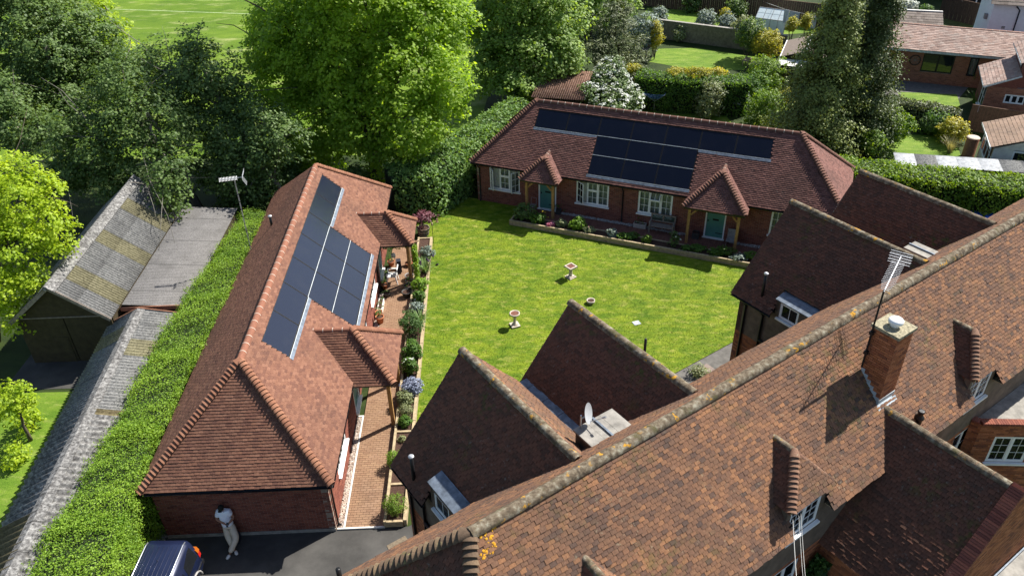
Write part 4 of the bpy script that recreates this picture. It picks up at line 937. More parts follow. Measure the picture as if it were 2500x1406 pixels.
ge = MB(); ge.box(P, cB+.2, SEND, HW-.06, HW-.03, ZE-.14, ZE-.02); ge.part('rear_fascia', MT['black'], house)
# wing walls
for k, (s, hw, ze, zr) in enumerate(WG):
    gw = MB(); gw.prism([P(s-hw+.25, DV-.25, 0), P(s+hw-.25, DV-.25, 0), P(s+hw-.25, DV-.25, ze-.02), P(s, DV-.25, zr-.06), P(s-hw+.25, DV-.25, ze-.02)], -P.v*.2); gw.part('gable_wall', MT['brickplain'], house)
    if k in (0, 2):
        x = s-hw+.25; L = DV-.25-2.45; va0 = 3.42 if k == 0 else 3.46
        brick_wall(house, P(x, DV-.25, 0), -P.v, L, 2.95, (), 'brickM', 'mortM', name='wing_wall')
        o0 = DV-.25-(va0+.8); rwall('wing_render', P(x, DV-.25, 0), -P.v, L, 2.95, 5.12, [(0, o0-.16, ze-.05, 5.12), (o0+.0, o0+.8, ze-.12, ze+.54)])
        window(house, P(x, va0+.8, ze-.12), -P.v, .8, .66, lights=1, cols=2, rows=1, curtain=True)
        ld = MB(); ld.hexa([P(x-.05, 2.6, 5.17), P(x-.05, va0+1.0, 5.17), P(x+.40, va0+1.0, 5.31), P(x+.40, 2.6, 5.31), P(x-.05, 2.6, 5.21), P(x-.05, va0+1.0, 5.21), P(x+.42, va0+1.0, 5.35), P(x+.42, 2.6, 5.35)]); ld.part('lead_dormer_roof', MT['lead'], house)
        ck = MB(); ck.prism([P(x, va0+.95, ze+.1), P(x, va0+.95, 5.12), P(x+.6, va0+.95, 5.12)], -P.v*.12); ck.part('dormer_cheek', MT['render'], house)
        gutter(house, P(s-hw+.03, DV, ze-.05), P(s-hw+.03, 4.42, ze-.05), -P.u)
        for vv_ in (5.65, 4.85):
            dp = MB(); dp.tube([P(s-hw-.02, vv_, ze-.08), P(x-.06, vv_, ze-.35), P(x-.06, vv_, .05)], .045, 8); dp.part('downpipe', MT['black'], house, smooth=True)
        dp = MB(); dp.tube([P(x-.07, 4.85, 3.15), P(x-.07, 4.2, 3.05), P(x-.07, 3.4, 2.95), P(x-.07, 2.5, 2.85)], .055, 8); dp.part('waste_pipe', MT['black'], house, smooth=True)
    vg = MB(); vg.beam(P(s-hw, DV-.02, ze-.05), P(s, DV-.02, zr-.05), .04, .12); vg.beam(P(s+hw, DV-.02, ze-.05), P(s, DV-.02, zr-.05), .04, .12); vg.part('verge_board', MT['greywood'], house)
# lead valleys and flat-roofed boxes between the wings
for (s0, s1, b0, b1, bz, bv0, bv1) in ((3.681, 7.64, 4.55, 5.9, 6.92, 1.45, 2.28), (18.07, 22.23, 19.45, 20.15, 6.92, 1.5, 2.42)):
    sm = (s0+s1)/2; zv = 7.45-(s1-s0)/2*1.156+.08; lv = MB(); K = 10
    for i in range(K):
        a, b = 2.3+(6.1-2.3)*i/K, 2.3+(6.1-2.3)*(i+1)/K-.01; dzz = .012*(i % 2)
        lv.hexa([P(sm-.12, a, zv+.12+dzz-.02), P(sm+.34, a, zv+.16+dzz-.02), P(sm+.34, b, zv+.16+dzz-.02), P(sm-.12, b, zv+.12+dzz-.02), P(sm-.12, a, zv+.12+dzz), P(sm+.34, a, zv+.16+dzz), P(sm+.34, b, zv+.16+dzz), P(sm-.12, b, zv+.12+dzz)])
    lv.part('lead_valley', MT['lead'], roofM)
    bx = MB(); bx.box(P, b0+.06, b1-.06, bv0-.4, bv1-.05, 5.0, bz-.05); cb = bx.part('roof_box', MT['render'], house)
    n = 3
    for i in range(n):
        bo = MB(); a = b0+(b1-b0)*i/n; bo.box(P, a, b0+(b1-b0)*(i+1)/n-.006, bv0-.3, bv1, bz-.05, bz+random.uniform(0, .006)); bo.part('roof_board', MT['felt'] if 'felt' in MT else MT['concrete'], cb)
    tr = MB(); tr.box(P, (b0+b1)/2-.03, (b0+b1)/2+.03, bv0-.3, bv1+.01, bz+.008, bz+.05); tr.part('roof_batten', MT['lead'], cb)
# ---- chimney
ch0, ch1, cv0, cv1, ct = 11.92, 12.63, -1.70, -.99, 8.92
chim = MB(); chim.box(P, ch0+.02, ch1-.02, cv0+.02, cv1-.02, 5.5, ct); stack = chim.part('chimney', MT['mortM'], house)
for (O_, ex_, L_) in ((P(ch0, cv1, 6.0), -P.v, cv1-cv0), (P(ch0, cv0, 6.0), P.u, ch1-ch0), (P(ch1, cv0, 6.0), P.v, cv1-cv0), (P(ch1, cv1, 6.0), -P.u, ch1-ch0)):
    nrm_ = unit(np.cross(unit(ex_), ZUP)); vv, rr = [], []; vm = {}
    for j in range(39):
        for i in range(-1, 5):
            xa = i*.235+(j % 2)*.118; a, b = max(0, xa), min(L_, xa+.223)
            if b-a < .03: continue
            c, d = j*.075, j*.075+.064; q = random.uniform(0, .004); C_ = np.asarray(O_)+unit(ex_)*(a+b)/2+ZUP*(c+d)/2
            w2 = (b-a)/2; key = (round(w2, 3), int(random.random()*6))
            if key not in vm: vm[key] = np_mesh('brick', np.array([(-w2, 0, -.032), (w2, 0, -.032), (w2, 0, .032), (-w2, 0, .032), (-w2, .03, -.032), (w2, .03, -.032), (w2, .03, .032), (-w2, .03, .032)]), BRF, 8, MT['brickM'], [(key[1]+.5)/6])
            if j > 8 or a > .3:
                o = bpy.data.objects.new('brick', vm[key]); put(o, stack, C_+nrm_*q); o.rotation_euler = (0, 0, math.atan2(ex_[1], ex_[0]))
cp = MB(); cp.hexa([P(a, b, z) for z in (ct, ct+.09) for (a, b) in ((ch0-.05, cv0-.05), (ch1+.05, cv0-.05), (ch1+.05, cv1+.05), (ch0-.05, cv1+.05))]); cp.part('chimney_cap', MT['lichencap'], stack)
pt = MB(); pt.lathe(P(12.25, -1.36, ct+.09), [(.11, 0), (.12, .10), (.10, .10)], 16); pt.lathe(P(12.25, -1.36, ct+.19), [(.15, 0), (.19, .02), (.19, .09), (.15, .13), (.02, .145)], 20); pt.part('chimney_cowl', MT['white'], stack, smooth=True)
fl = MB(); zc = lambda v: ZR+SLM*v
fl.hexa([P(ch0-.06, cv0-.16, zc(cv0-.16)+.055), P(ch1+.06, cv0-.16, zc(cv0-.16)+.055), P(ch1+.06, cv0, zc(cv0)+.06), P(ch0-.06, cv0, zc(cv0)+.06), P(ch0-.06, cv0-.16, zc(cv0-.16)+.06), P(ch1+.06, cv0-.16, zc(cv0-.16)+.06), P(ch1+.06, cv0, zc(cv0)+.066), P(ch0-.06, cv0, zc(cv0)+.066)])
fl.hexa([P(ch0-.01, cv0-.012, zc(cv0)), P(ch1+.01, cv0-.012, zc(cv0)), P(ch1+.01, cv0, zc(cv0)), P(ch0-.01, cv0, zc(cv0)), P(ch0-.01, cv0-.012, zc(cv0)+.2), P(ch1+.01, cv0-.012, zc(cv0)+.2), P(ch1+.01, cv0, zc(cv0)+.2), P(ch0-.01, cv0, zc(cv0)+.2)])
K = 6
for i in range(K):
    v0_, v1_ = cv0+(cv1-cv0)*i/K, cv0+(cv1-cv0)*(i+1)/K; fl.box(P, ch0-.012, ch0, v0_, v1_, zc(v0_), zc(v1_)+.14)
fl.part('flashing', MT['leadpale'], stack)
# ---- front gable wall and parapet
tri = lambda x: GE+.05+(GZ-GE)*(1-abs(x-GH)/GH)
brick_wall(house, P(GS-GH, -5.55, 0), P.u, 2*GH, GZ+.2, (), 'brickM', 'mortM', top=tri, name='gable_front')
brick_wall(house, P(GS-GH+.2, VW, 0), -P.v, 3.1, GE-.02, (), 'brickM', 'mortM', name='gable_side')
for sg in (-1, 1):
    a, b = P(GS+sg*GH, -5.40, GE+.08), P(GS, -5.40, GZ+.10); d = b-a; K = int(np.linalg.norm(d)/.076); dn = unit(d); upn = unit(np.cross(dn, P.v))*(1 if np.cross(dn, P.v)[2] > 0 else -1); vm = {}
    for i in range(K):
        key = random.randrange(6)
        if key not in vm:
            mb = MB(); mb.obox((0, 0, 0), (.033, 0, 0), (0, .17, 0), (0, 0, .05), 0, (key+.5)/6); vm[key] = mb.mesh('coping_brick', MT['brickA'])
        o = bpy.data.objects.new('coping_brick', vm[key]); put(o, house, a+dn*(.076*(i+.5))+upn*random.uniform(0, .006)); o.rotation_euler = basis_euler(dn, unit(np.cross(upn, dn)), upn)
# ---- flat-roofed brick bay
bay = [(16.75, -2.46), (16.85, -2.75), (18.9, -4.35), (22.5, -4.35), (22.5, -2.46)]; bz = 3.95
for i in range(3):
    a, b = bay[i], bay[i+1]; pa, pb = P(a[0], a[1], 0), P(b[0], b[1], 0); L_ = np.linalg.norm(pb-pa)
    ops = [(.55, 1.75, 2.35, 3.45)] if i == 1 else []
    brick_wall(house, pa, pb-pa, L_, bz, ops, 'brickM', 'mortM', name='bay_wall')
    if i == 1: window(house, pa+unit(pb-pa)*.55+ZUP*2.35, pb-pa, 1.2, 1.1, lights=2, cols=2, rows=3, lead=True, frame='white')
    dn = unit(pb-pa); nr = unit(np.cross(dn, ZUP)); vm = {}
    for k in range(int(L_/.078)):
        key = random.randrange(6)
        if key not in vm:
            mb = MB(); mb.obox((0, 0, 0), (.034, 0, 0), (0, .125, 0), (0, 0, .04), 0, (key+.5)/6); vm[key] = mb.mesh('coping_brick', MT['brickA'])
        o = bpy.data.objects.new('coping_brick', vm[key]); put(o, house, pa+dn*(.078*(k+.5))-nr*.08+ZUP*(bz+.04)); o.rotation_euler = (0, 0, math.atan2(dn[1], dn[0]))
fr_ = MB(); fr_.poly([P(a, b, bz-.12) for a, b in ((16.95, -2.46), (17.0, -2.7), (18.95, -4.2), (22.4, -4.2), (22.4, -2.46))]); fr_.part('bay_roof', MT['felt'], house)
pr_ = MB(); pr_.box(P, 13.0, 15.6, -6.3, -5.6, 2.55, 2.66); pr_.part('porch_canopy', MT['felt'], house); pr_ = MB(); pr_.box(P, 12.6, 16, -5.62, -5.58, 2.6, 2.75); pr_.part('canopy_flashing', MT['lead'], house)
for x in (13.2, 15.4): mb = MB(); mb.box(P, x-.06, x+.06, -6.22, -6.1, 0, 2.55); mb.part('canopy_post', MT['white'], house)
# ================================================================ corrugated sheds on the left
_cm = {}
def corr_mesh(nper, pitch, amp, L, mat, key):
    k = (nper, pitch, amp, round(L, 3), key)
    if k in _cm: return _cm[k]
    n = nper*8; xs = np.linspace(0, nper*pitch, n+1); zs = amp*np.cos(xs/pitch*2*math.pi); V = []; Fs = []
    for j, y in enumerate((0, L)):
        for x, z in zip(xs, zs): V.append((x, y, z))
    for x, z in zip(xs, zs): V.append((x, 0, z-.012))
    m_ = n+1
    Fs = [(i, i+1, m_+i+1, m_+i) for i in range(n)]+[(i+1, i, 2*m_+i, 2*m_+i+1) for i in range(n)]
    mb = MB(); mb.add(V, Fs, 0, .5); me = mb.mesh('roof_sheet', MT[mat]); me.polygons.foreach_set('use_smooth', [True]*n+[False]*n); _cm[k] = me; return me
def corr_roof(parent, O, ex, ey, length, slope, nper, pitch, amp, mats, rows=1, lap=.1, name='roof_sheet'):
    """sheets side by side along ex; ey points up the slope; mats(i,row)->material key"""
    ex, ey = unit(ex), unit(ey); n = unit(np.cross(ex, ey)); w = nper*pitch; cnt = int(math.ceil(length/w)); sl = slope/rows
    for r_ in range(rows):
        for i in range(cnt):
            k = nper if (i+1)*w <= length+.01 else max(1, int((length-i*w)/pitch)); mt = mats(i, r_)
            o = bpy.data.objects.new(name, corr_mesh(k, pitch, amp, sl+(lap if r_ < rows-1 else 0), mt, mt)); put(o, parent, O+ex*(i*w)+ey*(r_*sl)+n*(.008*(i % 2)-.012*r_+.03))
            o.rotation_euler = basis_euler(ex, unit(ey+n*-.004), np.cross(ex, unit(ey+n*-.004)))
FS = Fr(-18.78, 26.95, 91.5)       # barn: u runs away, origin under the near ridge end
barn = thing('barn', 'tall dark-boarded barn with pale corrugated roof and yellowed rooflights', 'barn', FS(0, 0, 0))
bl, bh, be, br_ = 9.6, 1.95, 2.38, 4.0; Sx = math.hypot(bh+.12, br_-be+.07)
ysel = {(1, 0), (4, 0), (4, 1), (7, 0), (1, 1), (7, 1)}
up_r = unit(FS.v*(bh+.12)+ZUP*(br_-be+.07)); O_r = FS(-.25, -bh-.12, be-.07)
corr_roof(barn, O_r, FS.u, up_r, bl+.5, Sx, 7, .146, .034, lambda i, r: 'fibre_yellow' if (i, r) in ysel else 'fibre', rows=2)
up_l = unit(-FS.v*(bh+.12)+ZUP*(br_-be+.07)); O_l = FS(bl+.25, bh+.12, be-.07)
corr_roof(barn, O_l, -FS.u, up_l, bl+.5, Sx, 7, .146, .034, lambda i, r: 'fibre', rows=2)
mb = MB()
for i in range(9):
    a = -.3+i*1.13; mb.tube([FS(a, 0, br_+.03), FS(a+1.15, 0, br_+.03)], .10, 10)
    for sg in (-1, 1): mb.hexa([FS(a, sg*.05, br_+.05), FS(a+1.12, sg*.05, br_+.05), FS(a+1.12, sg*.32, br_-.17), FS(a, sg*.32, br_-.17), FS(a, sg*.05, br_+.08), FS(a+1.12, sg*.05, br_+.08), FS(a+1.12, sg*.33, br_-.14), FS(a, sg*.33, br_-.14)])
mb.part('ridge_capping', MT['fibre_mossy'], barn)
MT['darkboard'] = plain('dark_stained_board', (.045, .034, .017), .8, .3, 4, bump=.3)
mb = MB(); mb.box(FS, .2, bl, bh-.1, bh, 0, be-.05); mb.box(FS, .2, bl, -bh, -bh+.1, 0, be-.05); mb.prism([FS(bl, -bh, 0), FS(bl, bh, 0), FS(bl, bh, be), FS(bl, 0, br_-.05), FS(bl, -bh, be)], -FS.u*.1); mb.part('wall', MT['darkboard'], barn)
for (b0, b1) in ((-bh, -.02), (.02, bh)):
    mb = MB(); mb.box(FS, .05, .11, b0, b1, .02, 2.95 if False else 2.36); mb.part('barn_door', MT['darkboard'], barn)
mb = MB(); mb.prism([FS(.03, -bh, 2.40), FS(.03, bh, 2.40), FS(.03, .0, br_-.06)], FS.u*.1); mb.part('gable_panel', MT['darkboard'], barn)
mb = MB(); mb.box(FS, .0, .03, -bh*.9, bh*.9, 2.36, 2.40); mb.part('door_rail', MT['greywood'], barn)
mb = MB(); mb.box(FS, .03, .05, .12, .75, .02, 1.35); mb.part('wicket_door', MT['darkboard'], barn)
mb = MB(); mb.beam(FS(-.2, bh+.12, be-.08), FS(-.2, 0, br_-.02), .03, .16); mb.beam(FS(-.2, -bh-.12, be-.08), FS(-.2, 0, br_-.02), .03, .16); mb.part('bargeboard', MT['greywood'], barn)
# low lean-to beside the barn
lean = thing('lean_to', 'flat low lean-to with fine corrugated roof between barn and hedge', 'shed', FS(1, -3.4, 0))
ux = unit(FS.v*2.7+ZUP*.22); corr_roof(lean, FS(.85, -4.85, 2.08), FS.u, ux, 8.7, 2.72, 9, .12, .018, lambda i, r: 'fibre_fine', rows=1)
mb = MB(); mb.box(FS, .95, 9.4, -4.75, -4.65, 0, 2.05); mb.box(FS, .95, 1.05, -4.65, -2.1, 0, 2.08); mb.box(FS, 9.3, 9.4, -4.65, -2.1, 0, 2.08); mb.part('wall', MT['darkboard'], lean)
MT['rust'] = plain('rusty_fascia', (.33, .16, .10), .9, .3, 8)
mb = MB(); mb.box(FS, .80, .84, -4.9, -2.05, 2.02, 2.22); mb.part('fascia', MT['rust'], lean)
# long low double-pitched shed
A0, A1 = V3(-15.72, 27.35, 0), V3(-14.55, 14.0, 0); dv = unit(A1-A0); LT = np.linalg.norm(A1-A0); sv = np.cross(ZUP, dv)   # sv points to the right-hand side (+x)
if sv[0] < 0: sv = -sv
longs = thing('long_shed', 'long low shed with mossy grey corrugated roof beside the clipped hedge', 'shed', (A0+A1)/2)
zr_, zl_ = 2.42, 1.72; wl, wr = 1.42, 1.7
upl = unit(sv*wl+ZUP*(zr_-zl_)); upr = unit(-sv*wr+ZUP*.42); SLl, SLr = math.hypot(wl, zr_-zl_), math.hypot(wr, .42); Lf = 6 * 1.02
corr_roof(longs, A0-sv*wl+ZUP*zl_, dv, upl, Lf, SLl, 6, .17, .034, lambda i, r: 'fibre_yellow' if i == 1 else 'fibre'); corr_roof(longs, A0+dv*Lf-sv*wl+ZUP*zl_, dv, upl, LT-Lf, SLl, 4, .29, .045, lambda i, r: 'fibre_brown' if i in (4, 5) else 'fibre_mossy')
corr_roof(longs, A1+sv*wr+ZUP*(zr_-.42), -dv, upr, LT-Lf, SLr, 4, .29, .045, lambda i, r: 'fibre_brown' if i == 6 else 'fibre_mossy'); corr_roof(longs, A1-dv*(LT-Lf)+sv*wr+ZUP*(zr_-.42), -dv, upr, Lf, SLr, 6, .17, .034, lambda i, r: 'fibre_yellow' if i == 3 else 'fibre')
mb = MB()
for i in range(12):
    a = A0+dv*(LT*i/12); b = A0+dv*(LT*(i+1)/12+.04)
    for sg, dz_, w_ in ((-1, .12, .26), (1, .065, .26)): mb.hexa([a+ZUP*(zr_+.05), b+ZUP*(zr_+.05), b+sv*sg*w_+ZUP*(zr_+.04-dz_), a+sv*sg*w_+ZUP*(zr_+.04-dz_), a+ZUP*(zr_+.075), b+ZUP*(zr_+.075), b+sv*sg*w_+ZUP*(zr_+.065-dz_), a+sv*sg*w_+ZUP*(zr_+.065-dz_)])
mb.part('ridge_capping', MT['fibre_mossy'], longs)
mb = MB(); mb.prism([A0-sv*(wl-.1), A1-sv*(wl-.1), A1-sv*(wl-.2), A0-sv*(wl-.2)], ZUP*(zl_-.02)); mb.prism([A0+sv*(wr-.2), A1+sv*(wr-.2), A1+sv*(wr-.1), A0+sv*(wr-.1)], ZUP*1.9); mb.prism([A0-sv*(wl-.1)+dv*.06, A0+sv*(wr-.1)+dv*.06, A0+sv*(wr-.1)+dv*.06+ZUP*1.95, A0+dv*.06+ZUP*(zr_-.03), A0-sv*(wl-.1)+dv*.06+ZUP*(zl_-.03)], dv*.08); mb.part('wall', MT['darkboard'], longs)
mb = MB(); mb.beam(A0-sv*(wl+.05)+ZUP*(zl_), A0+ZUP*(zr_+.02), .03, .16); mb.beam(A0+sv*(wr)+ZUP*(zr_-.40), A0+ZUP*(zr_+.02), .03, .16); mb.part('bargeboard', MT['rust'], longs)
# ================================================================ courtyard things
def solo(mb, name, mats, label, cat, group=None, smooth=False): return mb.solo(name, [MT[x] for x in (mats if isinstance(mats, (list, tuple)) else [mats])], label, cat, group, smooth)
# square sundial-like bird table
c = gp(1393, 678); FD = Fr(c[0], c[1], 38); t = thing('stone_bird_table', 'square-topped stone bird table on a fluted column on the lawn', 'bird table', c)
mb = MB(); mb.box(FD, -.21, .21, -.21, .21, .03, .08); mb.box(FD, -.16, .16, -.16, .16, .08, .13); mb.part('base', MT['stone'], t)
mb = MB(); mb.lathe(c, [(.115, .13), (.10, .18), (.085, .22), (.08, .52), (.10, .58), (.13, .61)], 16); mb.part('column', MT['stone'], t)
mb = MB(); mb.box(FD, -.23, .23, -.23, .23, .61, .66); top = mb.part('top', MT['stone'], t)
for a0, a1, b0, b1 in ((-.23, .23, -.23, -.17), (-.23, .23, .17, .23), (-.23, -.17, -.17, .17), (.17, .23, -.17, .17)): mb = MB(); mb.box(FD, a0, a1, b0, b1, .66, .69); mb.part('rim', MT['stone'], top)
mb = MB(); mb.box(FD, -.168, .168, -.168, .168, .661, .668); mb.part('tray', MT['stonew'], top)
# round bird bath
c = gp(1257, 796); FD = Fr(c[0], c[1], 20); t = thing('stone_bird_bath', 'round stone bird bath on a square plinth on the lawn', 'bird bath', c)
mb = MB(); mb.box(FD, -.2, .2, -.2, .2, .03, .10); mb.part('base', MT['stone'], t)
mb = MB(); mb.lathe(c, [(.15, .10), (.12, .14), (.07, .2), (.06, .35), (.075, .52), (.12, .6)], 20); mb.part('column', MT['stone'], t, True)
mb = MB(); mb.lathe(c, [(.10, .58), (.2, .63), (.235, .69), (.235, .73), (.195, .735), (.18, .70), (.06, .67)], 26); b = mb.part('bowl', MT['stone'], t, True)
mb = MB(); mb.lathe(c, [(.186, .704), (.186, .708)], 24); mb.part('water', MT['stonew'], b)
c = gp(1442, 741); t = thing('stone_planter_bowl', 'small round stone bowl planter standing low on the lawn', 'planter', c)
mb = MB(); mb.lathe(c, [(.15, .02), (.19, .12), (.2, .2), (.165, .2), (.15, .14), (.05, .14)], 24); mb.part('bowl', MT['stone'], t, True)
mb = MB(); mb.lathe(c, [(.155, .155), (.155, .165)], 20); mb.part('soil', MT['soil'], t)
c = gp(1554, 790); FD = Fr(c[0], c[1], 20); mb = MB(); mb.box(FD, -.16, .16, -.14, .14, .025, .05); mb.box(FD, -.13, .13, -.11, .11, .05, .055); solo(mb, 'drain_cover', 'leadpale', 'small pale square drain cover set in the lawn', 'drain cover')
# inspection cover in the drive
q = [V3(-4.33, 16.92, 0), V3(-3.76, 17.31, 0), V3(-3.55, 16.96, 0), V3(-4.14, 16.56, 0)]; t = thing('manhole_cover', 'brown rectangular inspection cover with three rings in the drive', 'manhole cover', (q[0]+q[2])/2)
MT['cover'] = plain('worn_iron_cover', (.16, .125, .085), .9, .3, 12, bump=.4)
ctr = (q[0]+q[2])/2; mb = MB(); mb.prism([p+ZUP*.004 for p in q], ZUP*.014); mb.part('plate', MT['cover'], t)
for k in (-1, 0, 1):
    cc = ctr+unit(q[1]-q[0])*k*.2; mb = MB(); mb.lathe(cc, [(.09, .012), (.09, .026), (.07, .026), (.07, .0215)], 18); mb.part('ring', MT['cover'], t)
c = gp(1722, 904); FD = Fr(c[0], c[1], 34.4); t = thing('manhole_cover', 'pinkish rectangular inspection cover in the path beside the wing', 'manhole cover', c); MT['pinkcover'] = plain('pinkish_concrete', (.21, .165, .14), .95, .2, 9, bump=.3)
mb = MB(); mb.box(FD, -.36, .36, -.26, .26, .008, .022); mb.part('plate', MT['pinkcover'], t)
for x in (-.2, .2): mb = MB(); mb.box(FD, x-.04, x+.04, -.02, .02, .022, .026); mb.part('lifting_eye', MT['cover'], t)
# ---- raised bed beside the brick path
bed = thing('raised_bed', 'long timber raised bed between brick path and lawn', 'raised bed', FA(8, -1.72, 0))
def plank(root, fr, a0, a1, b0, b1, z0, z1): mb = MB(); mb.box(fr, a0, a1, b0, b1, z0, z1); return mb.part('sleeper', MT['plank'], root)
for i in range(8):
    a = .26+i*2.4
    if a > 18.6: break
    e_ = min(a+2.38, 19)
    plank(bed, FA, a, e_, -1.46, -1.37, 0, .30); plank(bed, FA, a+.05, e_+.04 if i < 7 else e_, -2.14, -2.02, 0, .29)
for a in (.26, 1.9, 4.5, 6.9, 9.2, 11.6, 14.0, 18.9): plank(bed, FA, a, a+.09, -2.015, -1.465, .02, .27)
mb = MB(); mb.box(FA, .36, 18.9, -2.015, -1.465, 0, .215); mb.part('soil', MT['soil'], bed)
bed2 = thing('raised_bed', 'long timber raised bed in front of the far cottage terrace', 'raised bed', FB(10, -1.5, 0))
for i in range(6):
    a = 3.05+i*2.45; e_ = min(a+2.43, 16.2)
    if a > 16: break
    plank(bed2, FB, a, e_, -1.86, -1.76, .16, .32); plank(bed2, FB, a+(.6 if i else 0), min(e_+.6, 16.2), -1.86, -1.76, 0, .155); plank(bed2, FB, a, e_, -1.12, -1.05, 0, .26)
plank(bed2, FB, 3.05, 3.14, -1.755, -1.125, 0, .3); plank(bed2, FB, 16.1, 16.2, -1.755, -1.125, 0, .3)
mb = MB(); mb.box(FB, 3.15, 16.1, -1.755, -1.125, 0, .22); mb.part('soil', MT['soil'], bed2)
# ---- pots and chair on the path
def pot(label, c, r, h, mat, plant='midgreen', pr=.18, cat='plant pot', name='flower_pot', z=.05, sy=1, soil=True):
    t = thing(name, label, cat, (c[0], c[1], z)); c = V3(c[0], c[1], z)
    mb = MB(); mb.lathe(c, [(r*.72, 0), (r*.95, h*.82), (r*1.06, h*.83), (r*1.06, h), (r*.92, h), (r*.88, h*.85)], 20); mb.part('pot', MT[mat], t, True)
    mb = MB(); mb.lathe(c, [(r*.9, h*.86), (r*.9, h*.88)], 16); mb.part('soil', MT['soil'], t)
    if plant: crown(t, [(c+ZUP*(h+pr*.6), V3(pr, pr, pr*.9))], .055, MT[plant], 9, 8, .06, .2, 'foliage', low=-.6)
    return t
p_ = lambda a, b: FA(a, b, 0)
pot('large dark round pot nearest the viewer at the bed edge, holding soil', p_(13.85, -1.14), .22, .3, 'darkpot', None)
pot('second dark round pot from the viewer at the bed edge', p_(14.42, -1.17), .2, .26, 'darkpot', 'midgreen', .14)
pot('third round pot along the bed edge with sparse greenery', p_(14.88, -1.2), .19, .24, 'greypot', 'midgreen', .13)
pot('farthest round grey-rimmed pot beside the ivy-clad porch post', p_(15.35, -1.16), .21, .25, 'greypot', None)
pot('tall terracotta pot of green seedlings by the cottage wall', p_(11.85, -.08), .19, .34, 'terra', 'midgreen', .2)
pot('terracotta pot with reddish plant behind the tall terracotta pot', p_(12.35, .02), .16, .26, 'terra', 'sage', .18)
pot('small black pot with a leafy plant near the white chair', p_(13.92, -.20), .16, .22, 'darkpot', 'midgreen', .15)
pot('terracotta pot under the white chair arm', p_(14.65, -.02), .15, .22, 'terra', 'privet', .12)
pot('low terracotta bowl beyond the porch post', p_(16.6, -1.05), .18, .18, 'terra', 'sage', .14)
pot('potted fern in the shade of the far porch', p_(16.7, -.15), .18, .25, 'terra', 'midgreen', .24)
tr = thing('trough', 'long pale trough of bedding plants against the cottage wall', 'planter', FA(13.0, 0, .05))
mb = MB(); mb.box(FA, 12.55, 13.45, -.12, -.08, .05, .28); mb.box(FA, 12.55, 13.45, .08, .12, .05, .28); mb.box(FA, 12.55, 12.59, -.08, .08, .05, .28); mb.box(FA, 13.41, 13.45, -.08, .08, .05, .28); mb.part('trough_body', MT['offwhite'], tr)
mb = MB(); mb.box(FA, 12.59, 13.41, -.08, .08, .05, .24); mb.part('soil', MT['soil'], tr)
crown(tr, [(FA(12.8, 0, .36), V3(.2, .14, .16)), (FA(13.2, 0, .36), V3(.2, .14, .16))], .05, MT['midgreen'], 7, 8, .06, .2, 'foliage')
# white plastic garden chair, facing down the path
FC = Fr(*FA(15.15, -.36, 0)[:2], 270, 0); ch = thing('garden_chair', 'white plastic garden chair with arms under the far porch', 'chair', FA(15.15, -.36, .05))
zc_ = .05
mb = MB(); mb.box(FC, -.22, .22, -.22, .22, zc_+.40, zc_+.43); mb.part('seat', MT['white'], ch)
for i in range(5): mb = MB(); x = -.2+i*.1; mb.hexa([FC(a, b, z) for z, sh in ((zc_+.43, 0), (zc_+.82, .1)) for a, b in ((x-.038, .18+sh), (x+.038, .18+sh), (x+.038, .215+sh), (x-.038, .215+sh))]); mb.part('back_slat', MT['white'], ch)
mb = MB(); mb.box(FC, -.25, .25, .28, .32, zc_+.80, zc_+.87); mb.part('back_rail', MT['white'], ch)
for sx in (-1, 1):
    for sy, sp in ((-1, -.05), (1, .06)):
        mb = MB(); mb.hexa([FC(a, b, z) for z, o_ in ((zc_, 1), (zc_+.42, 0)) for a, b in ((sx*(.21+.03*o_)-.025, sy*.2+sp*o_-.025), (sx*(.21+.03*o_)+.025, sy*.2+sp*o_-.025), (sx*(.21+.03*o_)+.025, sy*.2+sp*o_+.025), (sx*(.21+.03*o_)-.025, sy*.2+sp*o_+.025))]); mb.part('leg', MT['white'], ch)
    mb = MB(); mb.box(FC, sx*.25-.03, sx*.25+.03, -.24, .26, zc_+.61, zc_+.64); mb.beam(FC(sx*.25, -.21, zc_+.42), FC(sx*.25, -.23, zc_+.62), .05, .04); mb.part('arm', MT['white'], ch)
# dark wheeled bag in the porch
c = FA(16.05, -.62, .05); t = thing('wheeled_bag', 'dark navy wheeled shopping bag standing in the far porch', 'bag', c); FG = Fr(c[0], c[1], 100); MT['navy'] = plain('navy_fabric', (.015, .018, .03), .8, .3, 10)
mb = MB(); mb.hexa([FG(a, b, z) for z, s_ in ((.12, 1), (.75, .85)) for a, b in ((-.17*s_, -.13*s_), (.17*s_, -.13*s_), (.17*s_, .13*s_), (-.17*s_, .13*s_))]); mb.part('bag_body', MT['navy'], t)
mb = MB(); mb.tube([FG(-.14, .15, .1), FG(-.14, .16, 1.0), FG(.14, .16, 1.0), FG(.14, .15, .1)], .012, 6); mb.part('handle', MT['black'], t)
for sx in (-1, 1): mb = MB(); mb.tube([FG(sx*.19, .12, .13), FG(sx*.22, .12, .13)], .08, 14); mb.part('wheel', MT['black'], t)
mb = MB(); mb.lathe(FA(16.2, -.38, 1.02), [(.03, -.22), (.11, -.18), (.12, -.08), (.09, .02), (.02, .06)], 9, 0, 1, .8); solo(mb, 'cloth_bundle', 'offwhite', 'pale cloth hung over the bag in the far porch', 'cloth', smooth=True)
# garden stake with lamp
c = FA(18.17, -2.25, .03); mb = MB(); mb.tube([c, c+ZUP*1.42], .014, 6); t = solo(mb, 'garden_lamp', 'black', 'thin black stake lamp on the lawn by the red acer', 'lamp'); mb = MB(); mb.lathe(c+ZUP*1.4, [(.03, 0), (.05, .06), (.05, .14), (.02, .18)], 10); mb.part('lamp_head', MT['plank'], t)
